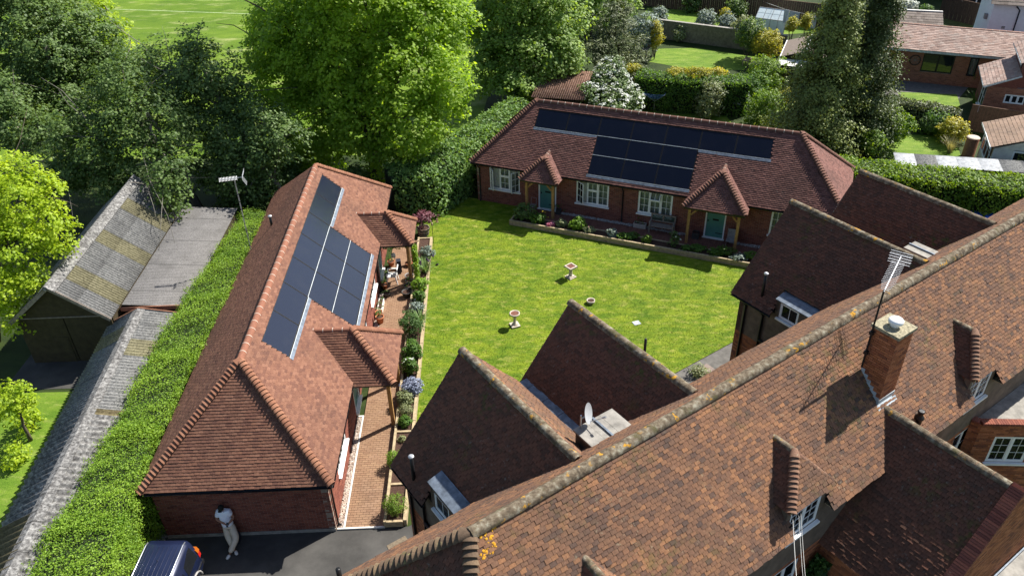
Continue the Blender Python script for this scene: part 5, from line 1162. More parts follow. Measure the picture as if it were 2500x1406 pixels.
# acer in a half barrel
c = FA(19.75, -1.62, .03); t = thing('barrel_planter', 'wooden half barrel planter at the corner of the lawn', 'planter', c)
for k in range(14):
    a = k*2*math.pi/14; d = V3(math.cos(a), math.sin(a), 0); s_ = V3(-d[1], d[0], 0); mb = MB()
    mb.hexa([c+d*(r_+dd)+s_*w_+ZUP*z for z, r_ in ((0, .25), (.42, .31)) for (w_, dd) in ((-.06, 0), (.06, 0), (.06, .03), (-.06, .03))]); mb.part('stave', MT['greywood'], t)
for z in (.1, .32): mb = MB(); mb.lathe(c, [(.30+z*.14, z), (.305+z*.14, z+.03), (.27, z+.03), (.27, z)], 20); mb.part('hoop', MT['black'], t)
mb = MB(); mb.lathe(c, [(.27, .34), (.27, .36)], 18); mb.part('soil', MT['soil'], t)
t = thing('acer_tree', 'small dark red acer growing in the half barrel', 'tree', c+ZUP*.36)
trunk(t, c+ZUP*.34, c+ZUP*.7, .03, [c+V3(.4*math.cos(k), .4*math.sin(k), 1.0) for k in range(0, 6, 1)], MT['bark'], 1)
crown(t, [(c+V3(0, 0, 1.0), V3(.75, .65, .36)), (c+V3(.1, -.1, 1.2), V3(.45, .45, .2))], .085, MT['acer'], 5, 12, .14, .25, droop=.3, low=-.5)
# bench, planter boxes and meter box at the far cottage
t = thing('garden_bench', 'weathered wooden bench with lattice back below the third far cottage window', 'bench', FB(11, .1, .16)); z0 = .16
mb = MB(); 
for k in range(4): mb = MB(); b0 = -.38+k*.12; mb.box(FB, 10.40, 11.72, b0, b0+.10, z0+.42, z0+.45); mb.part('seat_slat', MT['greywood'], t)
mb = MB()
for a0, a1, q0, q1 in ((10.40, 11.72, .90, .97), (10.40, 11.72, .52, .58), (10.40, 10.47, .58, .90), (11.65, 11.72, .58, .90), (11.02, 11.10, .58, .90)): mb.box(FB, a0, a1, .10, .14, z0+q0, z0+q1)
br = mb.part('backrest', MT['greywood'], t); MT['ironlattice'] = plain('cast_iron_green', (.05, .09, .075), .6, .3, 9)
for (a0, a1) in ((10.47, 11.02), (11.10, 11.65)):
    mb = MB(); n = 8
    for k in range(-4, n+1):
        for sg in (1, -1):
            xa = a0+(a1-a0)*k/n; pts = []
            for z in (.58, .90): x = xa+sg*(z-.58)*1.0+(0 if sg > 0 else .32); pts.append((min(max(x, a0), a1), z))
            if abs(pts[0][0]-pts[1][0]) > .02: mb.beam(FB(pts[0][0], .12, z0+pts[0][1]), FB(pts[1][0], .12, z0+pts[1][1]), .012, .012, FB.v)
    mb.part('lattice_panel', MT['ironlattice'], br)
for a in (10.44, 11.68):
    for b in (-.34, .12): mb = MB(); mb.box(FB, a-.035, a+.035, b-.035, b+.035, z0, z0+.44); mb.part('leg', MT['greywood'], t)
    mb = MB(); mb.box(FB, a-.04, a+.04, -.38, .12, z0+.62, z0+.66); mb.beam(FB(a, -.34, z0+.44), FB(a, -.34, z0+.63), .05, .05, FB.v); mb.part('armrest', MT['greywood'], t)
def boxpot(label, a, b, w, d, h, mat, plant, pr, z=.16):
    t = thing('box_planter', label, 'planter', FB(a, b, z)); mb = MB()
    for x0, x1, y0, y1 in ((-w, w, -d, -d+.03), (-w, w, d-.03, d), (-w, -w+.03, -d+.03, d-.03), (w-.03, w, -d+.03, d-.03)): mb.box(FB, a+x0, a+x1, b+y0, b+y1, z, z+h)
    mb.part('planter_box', MT[mat], t); mb = MB(); mb.box(FB, a-w+.03, a+w-.03, b-d+.03, b+d-.03, z, z+h-.05); mb.part('soil', MT['soil'], t)
    if plant: crown(t, [(FB(a, b, z+h+pr*.5), V3(pr*1.4, pr, pr))], .06, MT[plant], 6, 8, .07, .2, 'foliage', low=-.5)
boxpot('stone trough of trailing plants beside the bench', 9.85, .06, .34, .13, .26, 'stone', 'darktree', .2)
boxpot('dark square planter by the right-hand teal door', 12.85, -.02, .17, .17, .34, 'darkpot', None, .1)
boxpot('dark pot with clipped dark plant by the left-hand teal door', 5.25, .0, .13, .13, .3, 'darkpot', 'darktree', .22)
t = thing('folding_chair', 'pale folding chair leaning behind the right-hand porch post', 'chair', FB(14.65, -.35, .16))
mb = MB(); mb.hexa([FB(a, b, z) for z, s_ in ((.5, 0), (1.02, .1)) for a, b in ((14.45, -.12+s_), (14.95, -.12+s_), (14.95, -.09+s_), (14.45, -.09+s_))]); mb.part('back_panel', MT['greypot'], t)
mb = MB(); mb.box(FB, 14.45, 14.95, -.55, -.14, .55, .58); mb.part('seat', MT['greypot'], t)
for x in (14.47, 14.93): mb = MB(); mb.beam(FB(x, -.55, .16), FB(x, -.05, .95), .03, .03, FB.u); mb.beam(FB(x, -.05, .16), FB(x, -.55, .56), .03, .03, FB.u); mb.part('leg', MT['greywood'], t)
t = thing('bistro_chair', 'thin metal bistro chair in the shade of the left porch', 'chair', FB(3.85, -.35, .16))
mb = MB(); mb.lathe(FB(3.85, -.35, .60), [(.18, 0), (.2, .015), (.18, .03)], 18); mb.part('seat', MT['steel'], t)
for k in range(4): a = .785+k*1.571; mb = MB(); b_ = FB(3.85, -.35, .16); mb.tube([b_+V3(.2*math.cos(a), .2*math.sin(a), 0), b_+V3(.12*math.cos(a), .12*math.sin(a), .44)], .011, 6); mb.part('leg', MT['steel'], t)
mb = MB(); mb.tube([FB(3.70, -.2, .6), FB(3.70, -.16, 1.0), FB(4.0, -.16, 1.0), FB(4.0, -.2, .6)], .011, 6); mb.part('backrest', MT['steel'], t)
# ---- roof equipment
def vent(label, s, v, z, h, r, cap=True, mat='black', cat='vent pipe'): return pipe_on('vent_pipe', label, FM(s, v, z), h, r, mat, cap, cat)
vent('black soil vent pipe on the nearest rear wing roof', 1.22, 5.16, 4.6, .95, .055)
vent('black soil vent pipe on the roof of the wing by the lawn corner', 15.68, 5.08, 4.9, 1.0, .055)
vent('black pipe rising behind the second rear wing', 10.0, 5.2, 4.2, 1.35, .045, False)
vent('short black pipe end in front of the drive', -2.05, 2.68, 5.2, .8, .06, False)
c = FM(13.07, -2.38, 5.93); mb = MB(); mb.lathe(c, [(.10, -.1), (.10, .14), (.13, .15), (.13, .2), (.08, .24), (.07, .36), (.09, .37), (.09, .42), (.06, .42)], 16); solo(mb, 'flue_terminal', 'black', 'black flue terminal on the front slope behind the gable', 'flue', smooth=True)
c = FM(13.0, -1.35, ZR-SLM*1.35+.05); mb = MB(); mb.box(Fr(c[0], c[1], 34.4, c[2]), -.07, .07, -.05, .05, 0, .05); mb.lathe(c+ZUP*.05, [(.05, 0), (.06, .03), (.03, .05)], 10); solo(mb, 'roof_vent', 'alu', 'small shiny metal vent on the front slope', 'roof vent')
# TV aerial on the chimney
b0 = FM(11.86, -1.02, 7.6); t = thing('tv_aerial', 'white yagi aerial on a dark mast strapped to the chimney', 'aerial', b0); topz = V3(b0[0], b0[1], 10.12)
mb = MB(); mb.tube([b0, topz], .026, 8); mb.part('mast', MT['black'], t)
for z in (8.1, 8.75): mb = MB(); mb.obox(V3(b0[0], b0[1], z)+FM.u*.02, FM.u*.06, FM.v*.05, ZUP*.05); mb.part('bracket', MT['black'], t)
e0, e1 = V3(9.42, 16.45, 10.10), V3(10.45, 17.95, 10.12); bd = unit(e1-e0); sd = np.cross(ZUP, bd); mb = MB(); mb.beam(e0-bd*.1, e1, .022, .022); boom = mb.part('boom', MT['alu'], t)
for k in range(17): mb = MB(); p = e0+(e1-e0)*(k/20); w_ = .10+.035*min(k, 4)*.5; mb.tube([p-sd*w_, p+sd*w_], .007, 5); mb.part('element', MT['alu'], boom)
for k, zz_ in enumerate((-.12, -.05, .05, .12)):
    for f_ in (.9, 1.0): mb = MB(); p = e0+(e1-e0)*f_+ZUP*zz_; mb.tube([p-sd*.28, p+sd*.28], .008, 5); mb.part('reflector_rod', MT['alu'], boom)
# aerial mast fixed to the hidden side of the near cottage
b0 = V3(-12.1, 31.6, 0); t = thing('tv_aerial', 'tall grey aerial mast rising beside the near cottage and hedge', 'aerial', b0); tz = at(572, 438, 31.6)[2]; tp = V3(b0[0], b0[1], tz)
tp[0] = at(572, 438, 31.6)[0]; b0[0] = at(612, 610, 31.6)[0]
mb = MB(); mb.tube([V3(b0[0], 31.6, 0), tp], .024, 8); mb.part('mast', MT['steel'], t)
for k in range(9): mb = MB(); p = V3(b0[0], 31.6, 0)+(tp-V3(b0[0], 31.6, 0))*(.4+k*.06); mb.tube([p, p+(tp-b0)*.006], .029, 8); mb.part('tape_band', MT['black'], t)
bd = unit(V3(-1, -.25, 0)); sd = np.cross(ZUP, bd); e0, e1 = tp-bd*.35+ZUP*.05, tp+bd*.62+ZUP*.05; mb = MB(); mb.beam(e0, e1, .025, .025); boom = mb.part('boom', MT['alu'], t)
for k in range(13):
    p = e0+(e1-e0)*(.25+.75*k/12); mb = MB(); mb.tube([p-sd*.11, p+sd*.11], .008, 5); mb.tube([p-sd*.08+ZUP*.06, p+sd*.08-ZUP*.06], .008, 5); mb.part('element', MT['alu'], boom)
for sg in (-1, 1):
    mb = MB()
    for k in range(7): p = e0+ZUP*sg*(.04+k*.045)-bd*k*.02*1; mb.tube([p-sd*.22, p+sd*.22], .006, 5)
    mb.part('reflector', MT['alu'], boom)
# satellite dish on the boarded roof box
c = FM(4.75, 2.2, 6.95); t = thing('satellite_dish', 'grey satellite dish on the flat box between the nearest wings', 'satellite dish', c); MT['dish'] = plain('dish_grey', (.34, .36, .38), .5, .1, 5)
mb = MB(); mb.tube([c, c+ZUP*.42], .022, 8); mb.tube([c+ZUP*.3, c+ZUP*.3+FM.u*.16], .018, 8); mb.part('bracket', MT['steel'], t)
ax = unit(V3(.9, -.38, .25)); xx = unit(np.cross(ZUP, ax)); yy = np.cross(ax, xx); cc = c+ZUP*.38+FM.u*.2; mb = MB(); n = 24; V = [cc]
for k, (rr, dp) in enumerate(((.1, .004), (.2, .018), (.3, .042))): V += [cc+xx*rr*.85*math.cos(2*math.pi*i/n)+yy*rr*math.sin(2*math.pi*i/n)+ax*dp for i in range(n)]
mb.add(V, [(0, 1+i, 1+(i+1) % n) for i in range(n)]+[(1+k*n+i, 1+(k+1)*n+i, 1+(k+1)*n+(i+1) % n, 1+k*n+(i+1) % n) for k in range(2) for i in range(n)]); mb.part('reflector', MT['dish'], t, True)
mb = MB(); mb.tube([cc-yy*.28, cc-yy*.12+ax*.42], .012, 6); mb.tube([cc-yy*.12+ax*.40, cc-yy*.08+ax*.5], .03, 8); mb.part('feed_arm', MT['steel'], t)
# cables sagging from the dormer
for k, (dx, wd) in enumerate(((0., .008), (.22, .005), (.3, .005))):
    a = FM(7.42+dx, -2.6, 6.15); b = FM(4.6+dx, -5.6, 5.2); mb = MB(); mb.tube([a+(b-a)*t_+ZUP*(-.35*math.sin(math.pi*t_)) for t_ in np.linspace(0, 1, 9)], wd, 5)
    solo(mb, 'overhead_cable', 'offwhite', ('pale overhead cable from the dormer corner, leftmost of three', 'thin overhead cable from the dormer, middle of three', 'thin overhead cable from the dormer, rightmost of three')[k], 'cable', 'cables at the dormer')
# slatted garden table by the bay
t = thing('garden_table', 'slatted wooden garden bench seen beside the brick bay', 'bench', FM(20, -3.6, 0) if False else FM(20.3, -5.2, 0))
FT = Fr(*FM(20.0, -5.1, 0)[:2], 34.42)
for k in range(7): mb = MB(); mb.box(FT, -.9, .9, -.42+k*.12, -.32+k*.12, .62, .66); mb.part('slat', MT['greywood'], t)
for sx in (-.8, .8):
    for sy in (-.36, .36): mb = MB(); mb.box(FT, sx-.04, sx+.04, sy-.04, sy+.04, .01, .62); mb.part('leg', MT['greywood'], t)
# black rucksack against the cottage wall
c = FA(-.02, 3.55, .0); t = thing('rucksack', 'black rucksack on the drive against the shaded cottage wall', 'bag', c); FG = Fr(c[0], c[1], 91)
mb = MB(); mb.hexa([FG(a, b, z) for z, s_ in ((.01, 1.), (.3, 1.05), ) for a, b in ((-.13*s_, -.18*s_), (.1*s_, -.18*s_), (.1*s_, .18*s_), (-.13*s_, .18*s_))]); mb.hexa([FG(a, b, z) for z, s_ in ((.3, 1.05), (.5, .7)) for a, b in ((-.13*s_, -.18*s_), (.1*s_, -.18*s_), (.1*s_, .18*s_), (-.13*s_, .18*s_))]); mb.part('bag_body', MT['navy'], t)
mb = MB(); mb.box(FG, -.2, -.13, -.12, .12, .05, .26); mb.part('pocket', MT['navy'], t); mb = MB(); mb.tube([FG(.0, -.06, .49), FG(.0, -.05, .56), FG(.0, .05, .56), FG(.0, .06, .49)], .01, 6); mb.part('grab_handle', MT['black'], t)
# ================================================================ the man leaning on the end wall
def skin_mesh(name, pts, edges, mat, parent, sub=2, root=0):
    me = bpy.data.meshes.new(name); me.from_pydata([p[:3] for p in pts], edges, []); me.materials.append(mat)
    o = bpy.data.objects.new(name, me); put(o, parent)
    sm = o.modifiers.new('skin', 'SKIN'); sm.use_smooth_shade = True
    sv_ = me.skin_vertices[0].data if me.skin_vertices else None
    if sv_ is None:
        bpy.context.view_layer.objects.active = o; o.select_set(True); bpy.ops.mesh.customdata_skin_add(); sv_ = me.skin_vertices[0].data
    for i, p in enumerate(pts): r_ = p[3]; sv_[i].radius = (r_, r_ if len(p) < 5 else p[4])
    sv_[root].use_root = True
    sb = o.modifiers.new('sub', 'SUBSURF'); sb.levels = sub; sb.render_levels = sub
    dg = bpy.context.evaluated_depsgraph_get(); ev = o.evaluated_get(dg); nm = bpy.data.meshes.new_from_object(ev)
    o.modifiers.clear(); o.data = nm; nm.name = name
    if not nm.materials: nm.materials.append(mat)
    nm.polygons.foreach_set('use_smooth', [True]*len(nm.polygons)); return o
MT['skin'] = plain('skin', (.32, .165, .105), .55, .1, 9); MT['tshirt'] = plain('sky_tinted_white_tshirt', (.84, .88, .95), .85, .05, 8); MT['chino'] = plain('beige_trousers', (.60, .52, .40), .85, .08, 8)  # t-shirt white is tinted blue: sky fill painted into its colour
MT['hair'] = plain('dark_cap', (.012, .014, .012), .85, .3, 20); MT['shoe'] = plain('white_shoe', (.62, .60, .56), .6, .1, 9)
# frame: origin on the wall foot, x to the viewer's right, y out from the wall towards the viewer
w0 = FA(.225, 0, 0); px0 = gp(573, 1335); FP_x = -FA.v; FP_y = -FA.u
a0_ = (px0-w0)@FP_x; Q = lambda x, y, z: tuple(w0+FP_x*(a0_+x)+FP_y*y+ZUP*z)
man = thing('person', 'person in white t-shirt leaning on the cottage end wall with a phone', 'person', Q(0, .5, 0))
hipz = .86
J = dict(pel=(-.10, .24, hipz), sp=(-.13, .17, 1.08), chest=(-.16, .15, 1.27), neck=(-.17, .17, 1.45), head=(-.165, .235, 1.57),
         shl=(-.34, .16, 1.38), shr=(.02, .17, 1.38), ell=(-.42, .24, 1.10), elr=(.13, .2, 1.11), wrl=(-.10, .43, 1.08), wrr=(.05, .45, 1.13),
         hpl=(-.19, .25, .83), hpr=(-.01, .26, .83), knl=(-.12, .45, .46), knr=(.16, .52, .47), anl=(.08, .72, .09), anr=(-.06, .86, .09))
def jp(k, r, r2=None): return (*Q(*J[k]), r) if r2 is None else (*Q(*J[k]), r, r2)
body_pts = [jp('pel', .09), jp('sp', .085), jp('chest', .10), jp('neck', .052), (*Q(-.167, .21, 1.52), .06), (*Q(-.162, .25, 1.60), .078), (*Q(-.16, .245, 1.665), .06),
            jp('shl', .06), jp('ell', .046), jp('wrl', .034), jp('shr', .06), jp('elr', .046), jp('wrr', .034),
            jp('hpl', .07), jp('knl', .05), jp('anl', .04), jp('hpr', .07), jp('knr', .05), jp('anr', .04)]
body = skin_mesh('body', body_pts, [(0, 1), (1, 2), (2, 3), (3, 4), (4, 5), (5, 6), (2, 7), (7, 8), (8, 9), (2, 10), (10, 11), (11, 12), (0, 13), (13, 14), (14, 15), (0, 16), (16, 17), (17, 18)], MT['skin'], man)
hx = unit(V3(*Q(1, 0, 0))-V3(*Q(0, 0, 0))); hy = unit(V3(*Q(0, 1, 0))-V3(*Q(0, 0, 0)))
mb = MB(); fc = V3(*Q(-.162, .325, 1.585)); mb.tube([fc+ZUP*.02, fc-ZUP*.02+hy*.018], [.010, .014], 6); mb.part('nose', MT['skin'], man, True)
for sx in (-1, 1):
    mb = MB(); e_ = V3(*Q(-.162+sx*.03, .315, 1.615)); mb.lathe(e_, [(.004, -.006), (.009, 0), (.004, .006)], 8); mb.part('eye', MT['hair'], man)
    mb = MB(); e_ = V3(*Q(-.162+sx*.08, .245, 1.60)); mb.tube([e_-ZUP*.025, e_+ZUP*.025], [.012, .016], 6); mb.part('ear', MT['skin'], man, True)
mb = MB(); m_ = V3(*Q(-.162, .322, 1.548)); mb.obox(m_, hx*.02, hy*.006, ZUP*.004); mb.part('mouth', MT['stonew'], man)
mb = MB(); hc = V3(*Q(-.160, .235, 1.64)); mb.lathe(hc, [(.088, -.055), (.094, -.02), (.092, .025), (.072, .07), (.035, .088), (.004, .092)], 18, 0, 1, 1.1); mb.obox(hc+hy*.12-ZUP*.035, hx*.06, hy*.045, ZUP*.008); mb.part('cap', MT['hair'], man, True)
sh_pts = [(*Q(-.105, .26, .74), .21, .19), (*Q(-.12, .21, .95), .20, .18), (*Q(-.15, .17, 1.18), .21, .17), (*Q(-.165, .16, 1.36), .16, .13), (*Q(-.17, .17, 1.45), .085),
          (*Q(-.31, .16, 1.37), .115), (*Q(-.385, .205, 1.17), .10), (*Q(-.0, .17, 1.37), .115), (*Q(.085, .19, 1.18), .10)]
skin_mesh('tshirt', sh_pts, [(0, 1), (1, 2), (2, 3), (3, 4), (3, 5), (5, 6), (3, 7), (7, 8)], MT['tshirt'], man)
tp_ = [(*Q(-.105, .24, .90), .16), (*Q(-.10, .25, .82), .17), (*Q(-.19, .28, .74), .135), (*Q(-.12, .45, .46), .11), (*Q(.06, .69, .13), .085), (*Q(.01, .29, .74), .135), (*Q(.16, .52, .47), .115), (*Q(-.045, .83, .14), .088)]
skin_mesh('trousers', tp_, [(0, 1), (1, 2), (2, 3), (3, 4), (1, 5), (5, 6), (6, 7)], MT['chino'], man)
for (k, tip) in (('anl', (.10, .11)), ('anr', (-.07, .13))):
    x, y, z = J[k]; skin_mesh('shoe', [(*Q(x-.01*0, y-.04, .05), .06, .055), (*Q(x+tip[0]*.5, y+tip[1]*.5, .055), .062, .05), (*Q(x+tip[0], y+tip[1]+.02, .045), .054, .04)], [(0, 1), (1, 2)], MT['shoe'], man, 2)
def hand(k, to, thumb_dir):
    w = V3(*Q(*J[k])); d = unit(V3(*Q(*to))-w); s_ = unit(np.cross(d, ZUP)); up_ = np.cross(s_, d); p = w+d*.055
    pts = [(*w, .024), (*p, .032, .018)]; ed = [(0, 1)]
    for i, (o_, L_) in enumerate(((-.027, .05), (-.009, .058), (.009, .056), (.027, .045))):
        b = len(pts); q0 = p+d*.035+s_*o_; q1 = q0+d*L_*.5; q2 = q1+d*L_*.25+up_*L_*.45; pts += [(*q0, .010), (*q1, .009), (*q2, .008)]; ed += [(1, b), (b, b+1), (b+1, b+2)]
    b = len(pts); q0 = p+s_*thumb_dir*.035; pts += [(*q0, .011), (*(q0+d*.03+up_*.02), .010)]; ed += [(1, b), (b, b+1)]
    skin_mesh('hand', pts, ed, MT['skin'], man, 1)
hand('wrl', (.0, .49, 1.12), 1); hand('wrr', (.03, .55, 1.16), -1)
ph = MB(); pc = V3(*Q(.03, .55, 1.18)); fy = unit(V3(*Q(0, .55, -.5))-V3(*Q(0, 0, 0))); fz = unit(np.cross(hx, fy)); ph.obox(pc, hx*.036, fy*.075, fz*.005); po_ = ph.solo('mobile_phone', MT['black'], 'black mobile phone held by the leaning person', 'phone')
sc_ = MB(); sc_.obox(pc+fz*(.0055 if fz[2] > 0 else -.0055), hx*.032, fy*.068, fz*.0008); sc_.part('screen', MT['darkglass'], po_)
# ================================================================ the blue off-roader, tail towards the cottage
MT['carblue'] = None
def paint():
    k = N('blue_car_paint'); k.set('Base Color', k.mix(k.ramp(k.noise(2.5, 4), [(.3, 0.), (.7, 1.)]), (.006, .010, .034), (.010, .016, .048))).set('Roughness', .38).set('Metallic', .25).set('Specular IOR Level', .5)  # navy darkened in place of a shadow that does not reach the car
    k.b.inputs['Coat Weight'].default_value = .5; k.b.inputs['Coat Roughness'].default_value = .12; return k.m
MT['carblue'] = paint(); MT['carglass'] = plain('car_glass', (.01, .011, .013), .05, .1, 3, 0, .7); MT['tyre'] = plain('tyre_rubber', (.018, .018, .018), .9, .3, 9); MT['redlamp'] = plain('red_lamp', (.35, .012, .01), .25, .1, 5); MT['amber'] = plain('amber_lamp', (.32, .08, .008), .25, .1, 5); MT['chrome'] = plain('trim_silver', (.5, .53, .58), .3, .1, 5, .8)
FCAR = Fr(-10.78, 16.12, 269.0)          # u forward (towards the viewer), v to the car's left = image right
C = FCAR; car = thing('parked_car', 'dark blue short off-road car parked with its tail near the cottage', 'car', C(1.9, 0, 0))
# v>0 is the side seen on the right of the picture
def loft(secs, mat, name, close=True):
    mb = MB(); n = len(secs[0]); V = [p for s_ in secs for p in s_]; Fs = []
    for i in range(len(secs)-1):
        for k in range(n-1): Fs.append((i*n+k, i*n+k+1, (i+1)*n+k+1, (i+1)*n+k))
    Fs.append(tuple(range(n))[::-1]); Fs.append(tuple((len(secs)-1)*n+k for k in range(n))); mb.add(V, Fs); return mb.part(name, mat, car, True)
def sec(u, wb, wt, z0, zs, zt, roof=True):
    half = [(wb*.96, z0), (wb, z0+.12), (wb, zs-.1), (wb*.985, zs), (wt+.02, zt-.10), (wt-.05, zt-.02), (wt-.14, zt)] if roof else [(wb*.96, z0), (wb, z0+.12), (wb, zs-.12), (wb*.985, zs-.05), (wb*.93, zs), (wb*.6, zs+.02), (wb*.3, zs+.03)]
    return [C(u, -b, z) for b, z in half]+[C(u, b, z) for b, z in half[::-1]]
loft([sec(0.06, .80, .60, .38, 1.0, 1.58), sec(.10, .815, .625, .36, 1.02, 1.66), sec(.30, .82, .64, .34, 1.02, 1.71), sec(1.3, .82, .65, .32, 1.02, 1.72), sec(2.1, .82, .62, .32, 1.02, 1.68), sec(2.62, .82, .60, .34, 1.02, 1.10)], MT['carblue'], 'body')
loft([sec(2.60, .82, .6, .34, 1.02, 0, False), sec(3.3, .80, .6, .36, 1.0, 0, False), sec(3.72, .76, .6, .40, .92, 0, False), sec(3.80, .70, .55, .45, .80, 0, False)], MT['carblue'], 'bonnet')
for k in range(7): mb = MB(); y = -.42+k*.14; mb.box(C, .35, 2.05, y-.006, y+.006, 1.715, 1.732); mb.part('roof_rib', MT['carblue'], car)
for sg in (-1, 1):
    mb = MB(); mb.tube([C(.2, sg*.57, 1.70), C(.35, sg*.57, 1.745), C(2.0, sg*.57, 1.745), C(2.2, sg*.57, 1.69)], .02, 8); mb.part('roof_rail', MT['chrome'], car, True)
    def side(u0, u1, z0, z1, ins=.03):
        w_ = lambda z: .808+(.645-.808)*(z-1.02)/(1.62-1.02); return [C(u0, sg*(w_(z0)+.012), z0), C(u1, sg*(w_(z0)+.012), z0), C(u1-.03, sg*(w_(z1)+.012), z1), C(u0+.06, sg*(w_(z1)+.012), z1)]
    for (u0, u1) in ((.22, .95), (1.05, 1.95)): mb = MB(); mb.prism(side(u0, u1, 1.06, 1.56), C.v*sg*-.03); mb.part('side_window', MT['carglass'], car)
    mb = MB(); mb.box(C, .12, 3.6, sg*.815-.02, sg*.815+.02, .62, .68); mb.part('side_trim', MT['black'], car)
    for z0_, z1_, mt_, nm_ in ((.90, 1.10, 'redlamp', 'tail_light'), (1.105, 1.24, 'amber', 'indicator_light')):
        w0_, w1_ = .83-.10*max(0, z0_-1.0), .83-.30*max(0, z1_-1.0); mb = MB(); mb.hexa([C(u_, sg*v_, z_) for z_, ww in ((z0_, w0_), (z1_, w1_)) for u_, v_ in ((.0, ww-.17), (.0, ww-.02), (.15, ww), (.15, ww-.17))]); mb.part(nm_, MT[mt_], car)
    mb = MB(); mb.box(C, 2.25, 2.38, sg*.93-.09, sg*.93+.09, 1.05, 1.2); mb.part('wing_mirror', MT['carblue'], car)
    for u_ in (.75, 3.05):
        mb = MB(); c = C(u_, sg*.72, .33); mb.tube([c-C.v*.1, c+C.v*.1], .33, 24); w_ = mb.part('wheel', MT['tyre'], car, True); mb = MB(); mb.tube([c+C.v*sg*.09, c+C.v*sg*.112], .2, 18); mb.part('rim', MT['alu'], w_)
        mb = MB(); pts = [C(u_+.42*math.cos(a), sg*.825, .33+.42*math.sin(a)) for a in np.linspace(0, math.pi, 12)]; mb.tube(pts, .035, 6); mb.part('wheel_arch', MT['greypot'], car, True)
mb = MB(); mb.box(C, .015, .07, -.5, .5, 1.08, 1.5); mb.part('rear_window', MT['carglass'], car)
mb = MB(); mb.box(C, -.08, .12, -.78, .78, .40, .56); mb.part('rear_bumper', MT['black'], car)
mb = MB(); c = C(-.08, -.1, .88); mb.tube([c-C.u*.1, c+C.u*.1], .32, 24); sw = mb.part('spare_wheel', MT['tyre'], car, True); mb = MB(); mb.tube([c-C.u*.125, c-C.u*.09], .3, 24); mb.part('wheel_cover', MT['carblue'], sw, True)
mb = MB(); mb.hexa([C(2.14, -.5, 1.66), C(2.14, .5, 1.66), C(2.62, .56, 1.12), C(2.62, -.56, 1.12), C(2.16, -.5, 1.69), C(2.16, .5, 1.69), C(2.65, .56, 1.15), C(2.65, -.56, 1.15)]); mb.part('windscreen', MT['carglass'], car)
mb = MB(); mb.tube([C(.9, 0, 1.72), C(.98, .03, 1.9)], .008, 5); mb.part('aerial', MT['black'], car)
MT['straw'] = leaf_mat('straw_leaves', (.32, .28, .15), (.5, .45, .28), .2)
# ================================================================ hedges
def pb(px, py, rpx, Y, sq=(1, 1, 1)):
    """crown lobe whose centre is seen at a photo pixel, at a known depth"""
    c = at(px, py, Y); r_ = rpx/CF*depth(c); return (c, V3(r_*sq[0], r_*sq[1], r_*sq[2]))
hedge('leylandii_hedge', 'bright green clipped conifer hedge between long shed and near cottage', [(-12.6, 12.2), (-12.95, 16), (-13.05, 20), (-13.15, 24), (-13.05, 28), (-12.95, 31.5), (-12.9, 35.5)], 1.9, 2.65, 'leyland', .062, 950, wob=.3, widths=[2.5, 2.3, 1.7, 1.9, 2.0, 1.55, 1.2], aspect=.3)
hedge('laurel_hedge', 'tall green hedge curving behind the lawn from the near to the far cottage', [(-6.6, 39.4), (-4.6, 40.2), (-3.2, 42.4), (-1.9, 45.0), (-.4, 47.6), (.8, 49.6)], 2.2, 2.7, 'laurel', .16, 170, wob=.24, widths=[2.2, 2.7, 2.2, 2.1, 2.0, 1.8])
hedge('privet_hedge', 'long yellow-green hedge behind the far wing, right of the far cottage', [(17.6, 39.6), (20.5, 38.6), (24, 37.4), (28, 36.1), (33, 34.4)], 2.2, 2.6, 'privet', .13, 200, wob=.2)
# ================================================================ large trees
t = thing('lime_tree', 'huge bright green broadleaf tree behind the near cottage, beside the field', 'tree', (-7.9, 43.0, 0))
bl = [pb(770, 70, 150, 47), pb(900, 30, 165, 46), pb(1040, 50, 120, 46), pb(700, 190, 95, 46), pb(830, 190, 130, 44.5), pb(985, 190, 125, 43.5), pb(1085, 225, 78, 42.5), pb(760, 310, 105, 44.5), pb(880, 300, 90, 43), pb(1010, 300, 85, 41.8), pb(950, 380, 60, 42), pb(690, 60, 80, 48), pb(1100, 60, 60, 47), pb(880, -170, 230, 48), pb(720, 390, 70, 44), pb(660, 130, 60, 46.5)]
trunk(t, (-7.9, 43.0, 0), at(880, 200, 44.5), .42, [b[0] for b in bl], MT['bark'], 3)
crown(t, bl, .19, MT['lime'], 1.1, 28, .6, .5, droop=.35, bump=.34, low=-.9)
t = thing('sycamore_tree', 'pale green leafy tree between the huge tree and the rusty shed roof', 'tree', (2.2, 58, 0))
bl = [pb(1250, 50, 110, 59), pb(1350, 50, 85, 58), pb(1215, 150, 80, 57), pb(1320, 150, 90, 56), pb(1180, 40, 70, 61), pb(1270, 205, 60, 54.5), pb(1375, 130, 55, 56), pb(1290, -60, 120, 60)]
trunk(t, (2.2, 58, 0), at(1270, 100, 58), .35, [b[0] for b in bl], MT['bark'], 2); crown(t, bl, .22, MT['syc'], 1.0, 28, .62, .5, droop=.3, bump=.3, low=-.9)
t = thing('broadleaf_tree', 'fresh green tree top at the upper edge above the pale leafy tree', 'tree', (7.5, 72, 0))
bl = [pb(1440, 10, 75, 72), pb(1500, -10, 70, 74), pb(1400, -40, 80, 74)]; trunk(t, (7.5, 72, 0), at(1440, 10, 72), .25, [b[0] for b in bl], MT['bark'], 1); crown(t, bl, .32, MT['syc'], .8, 16, .65, .45)
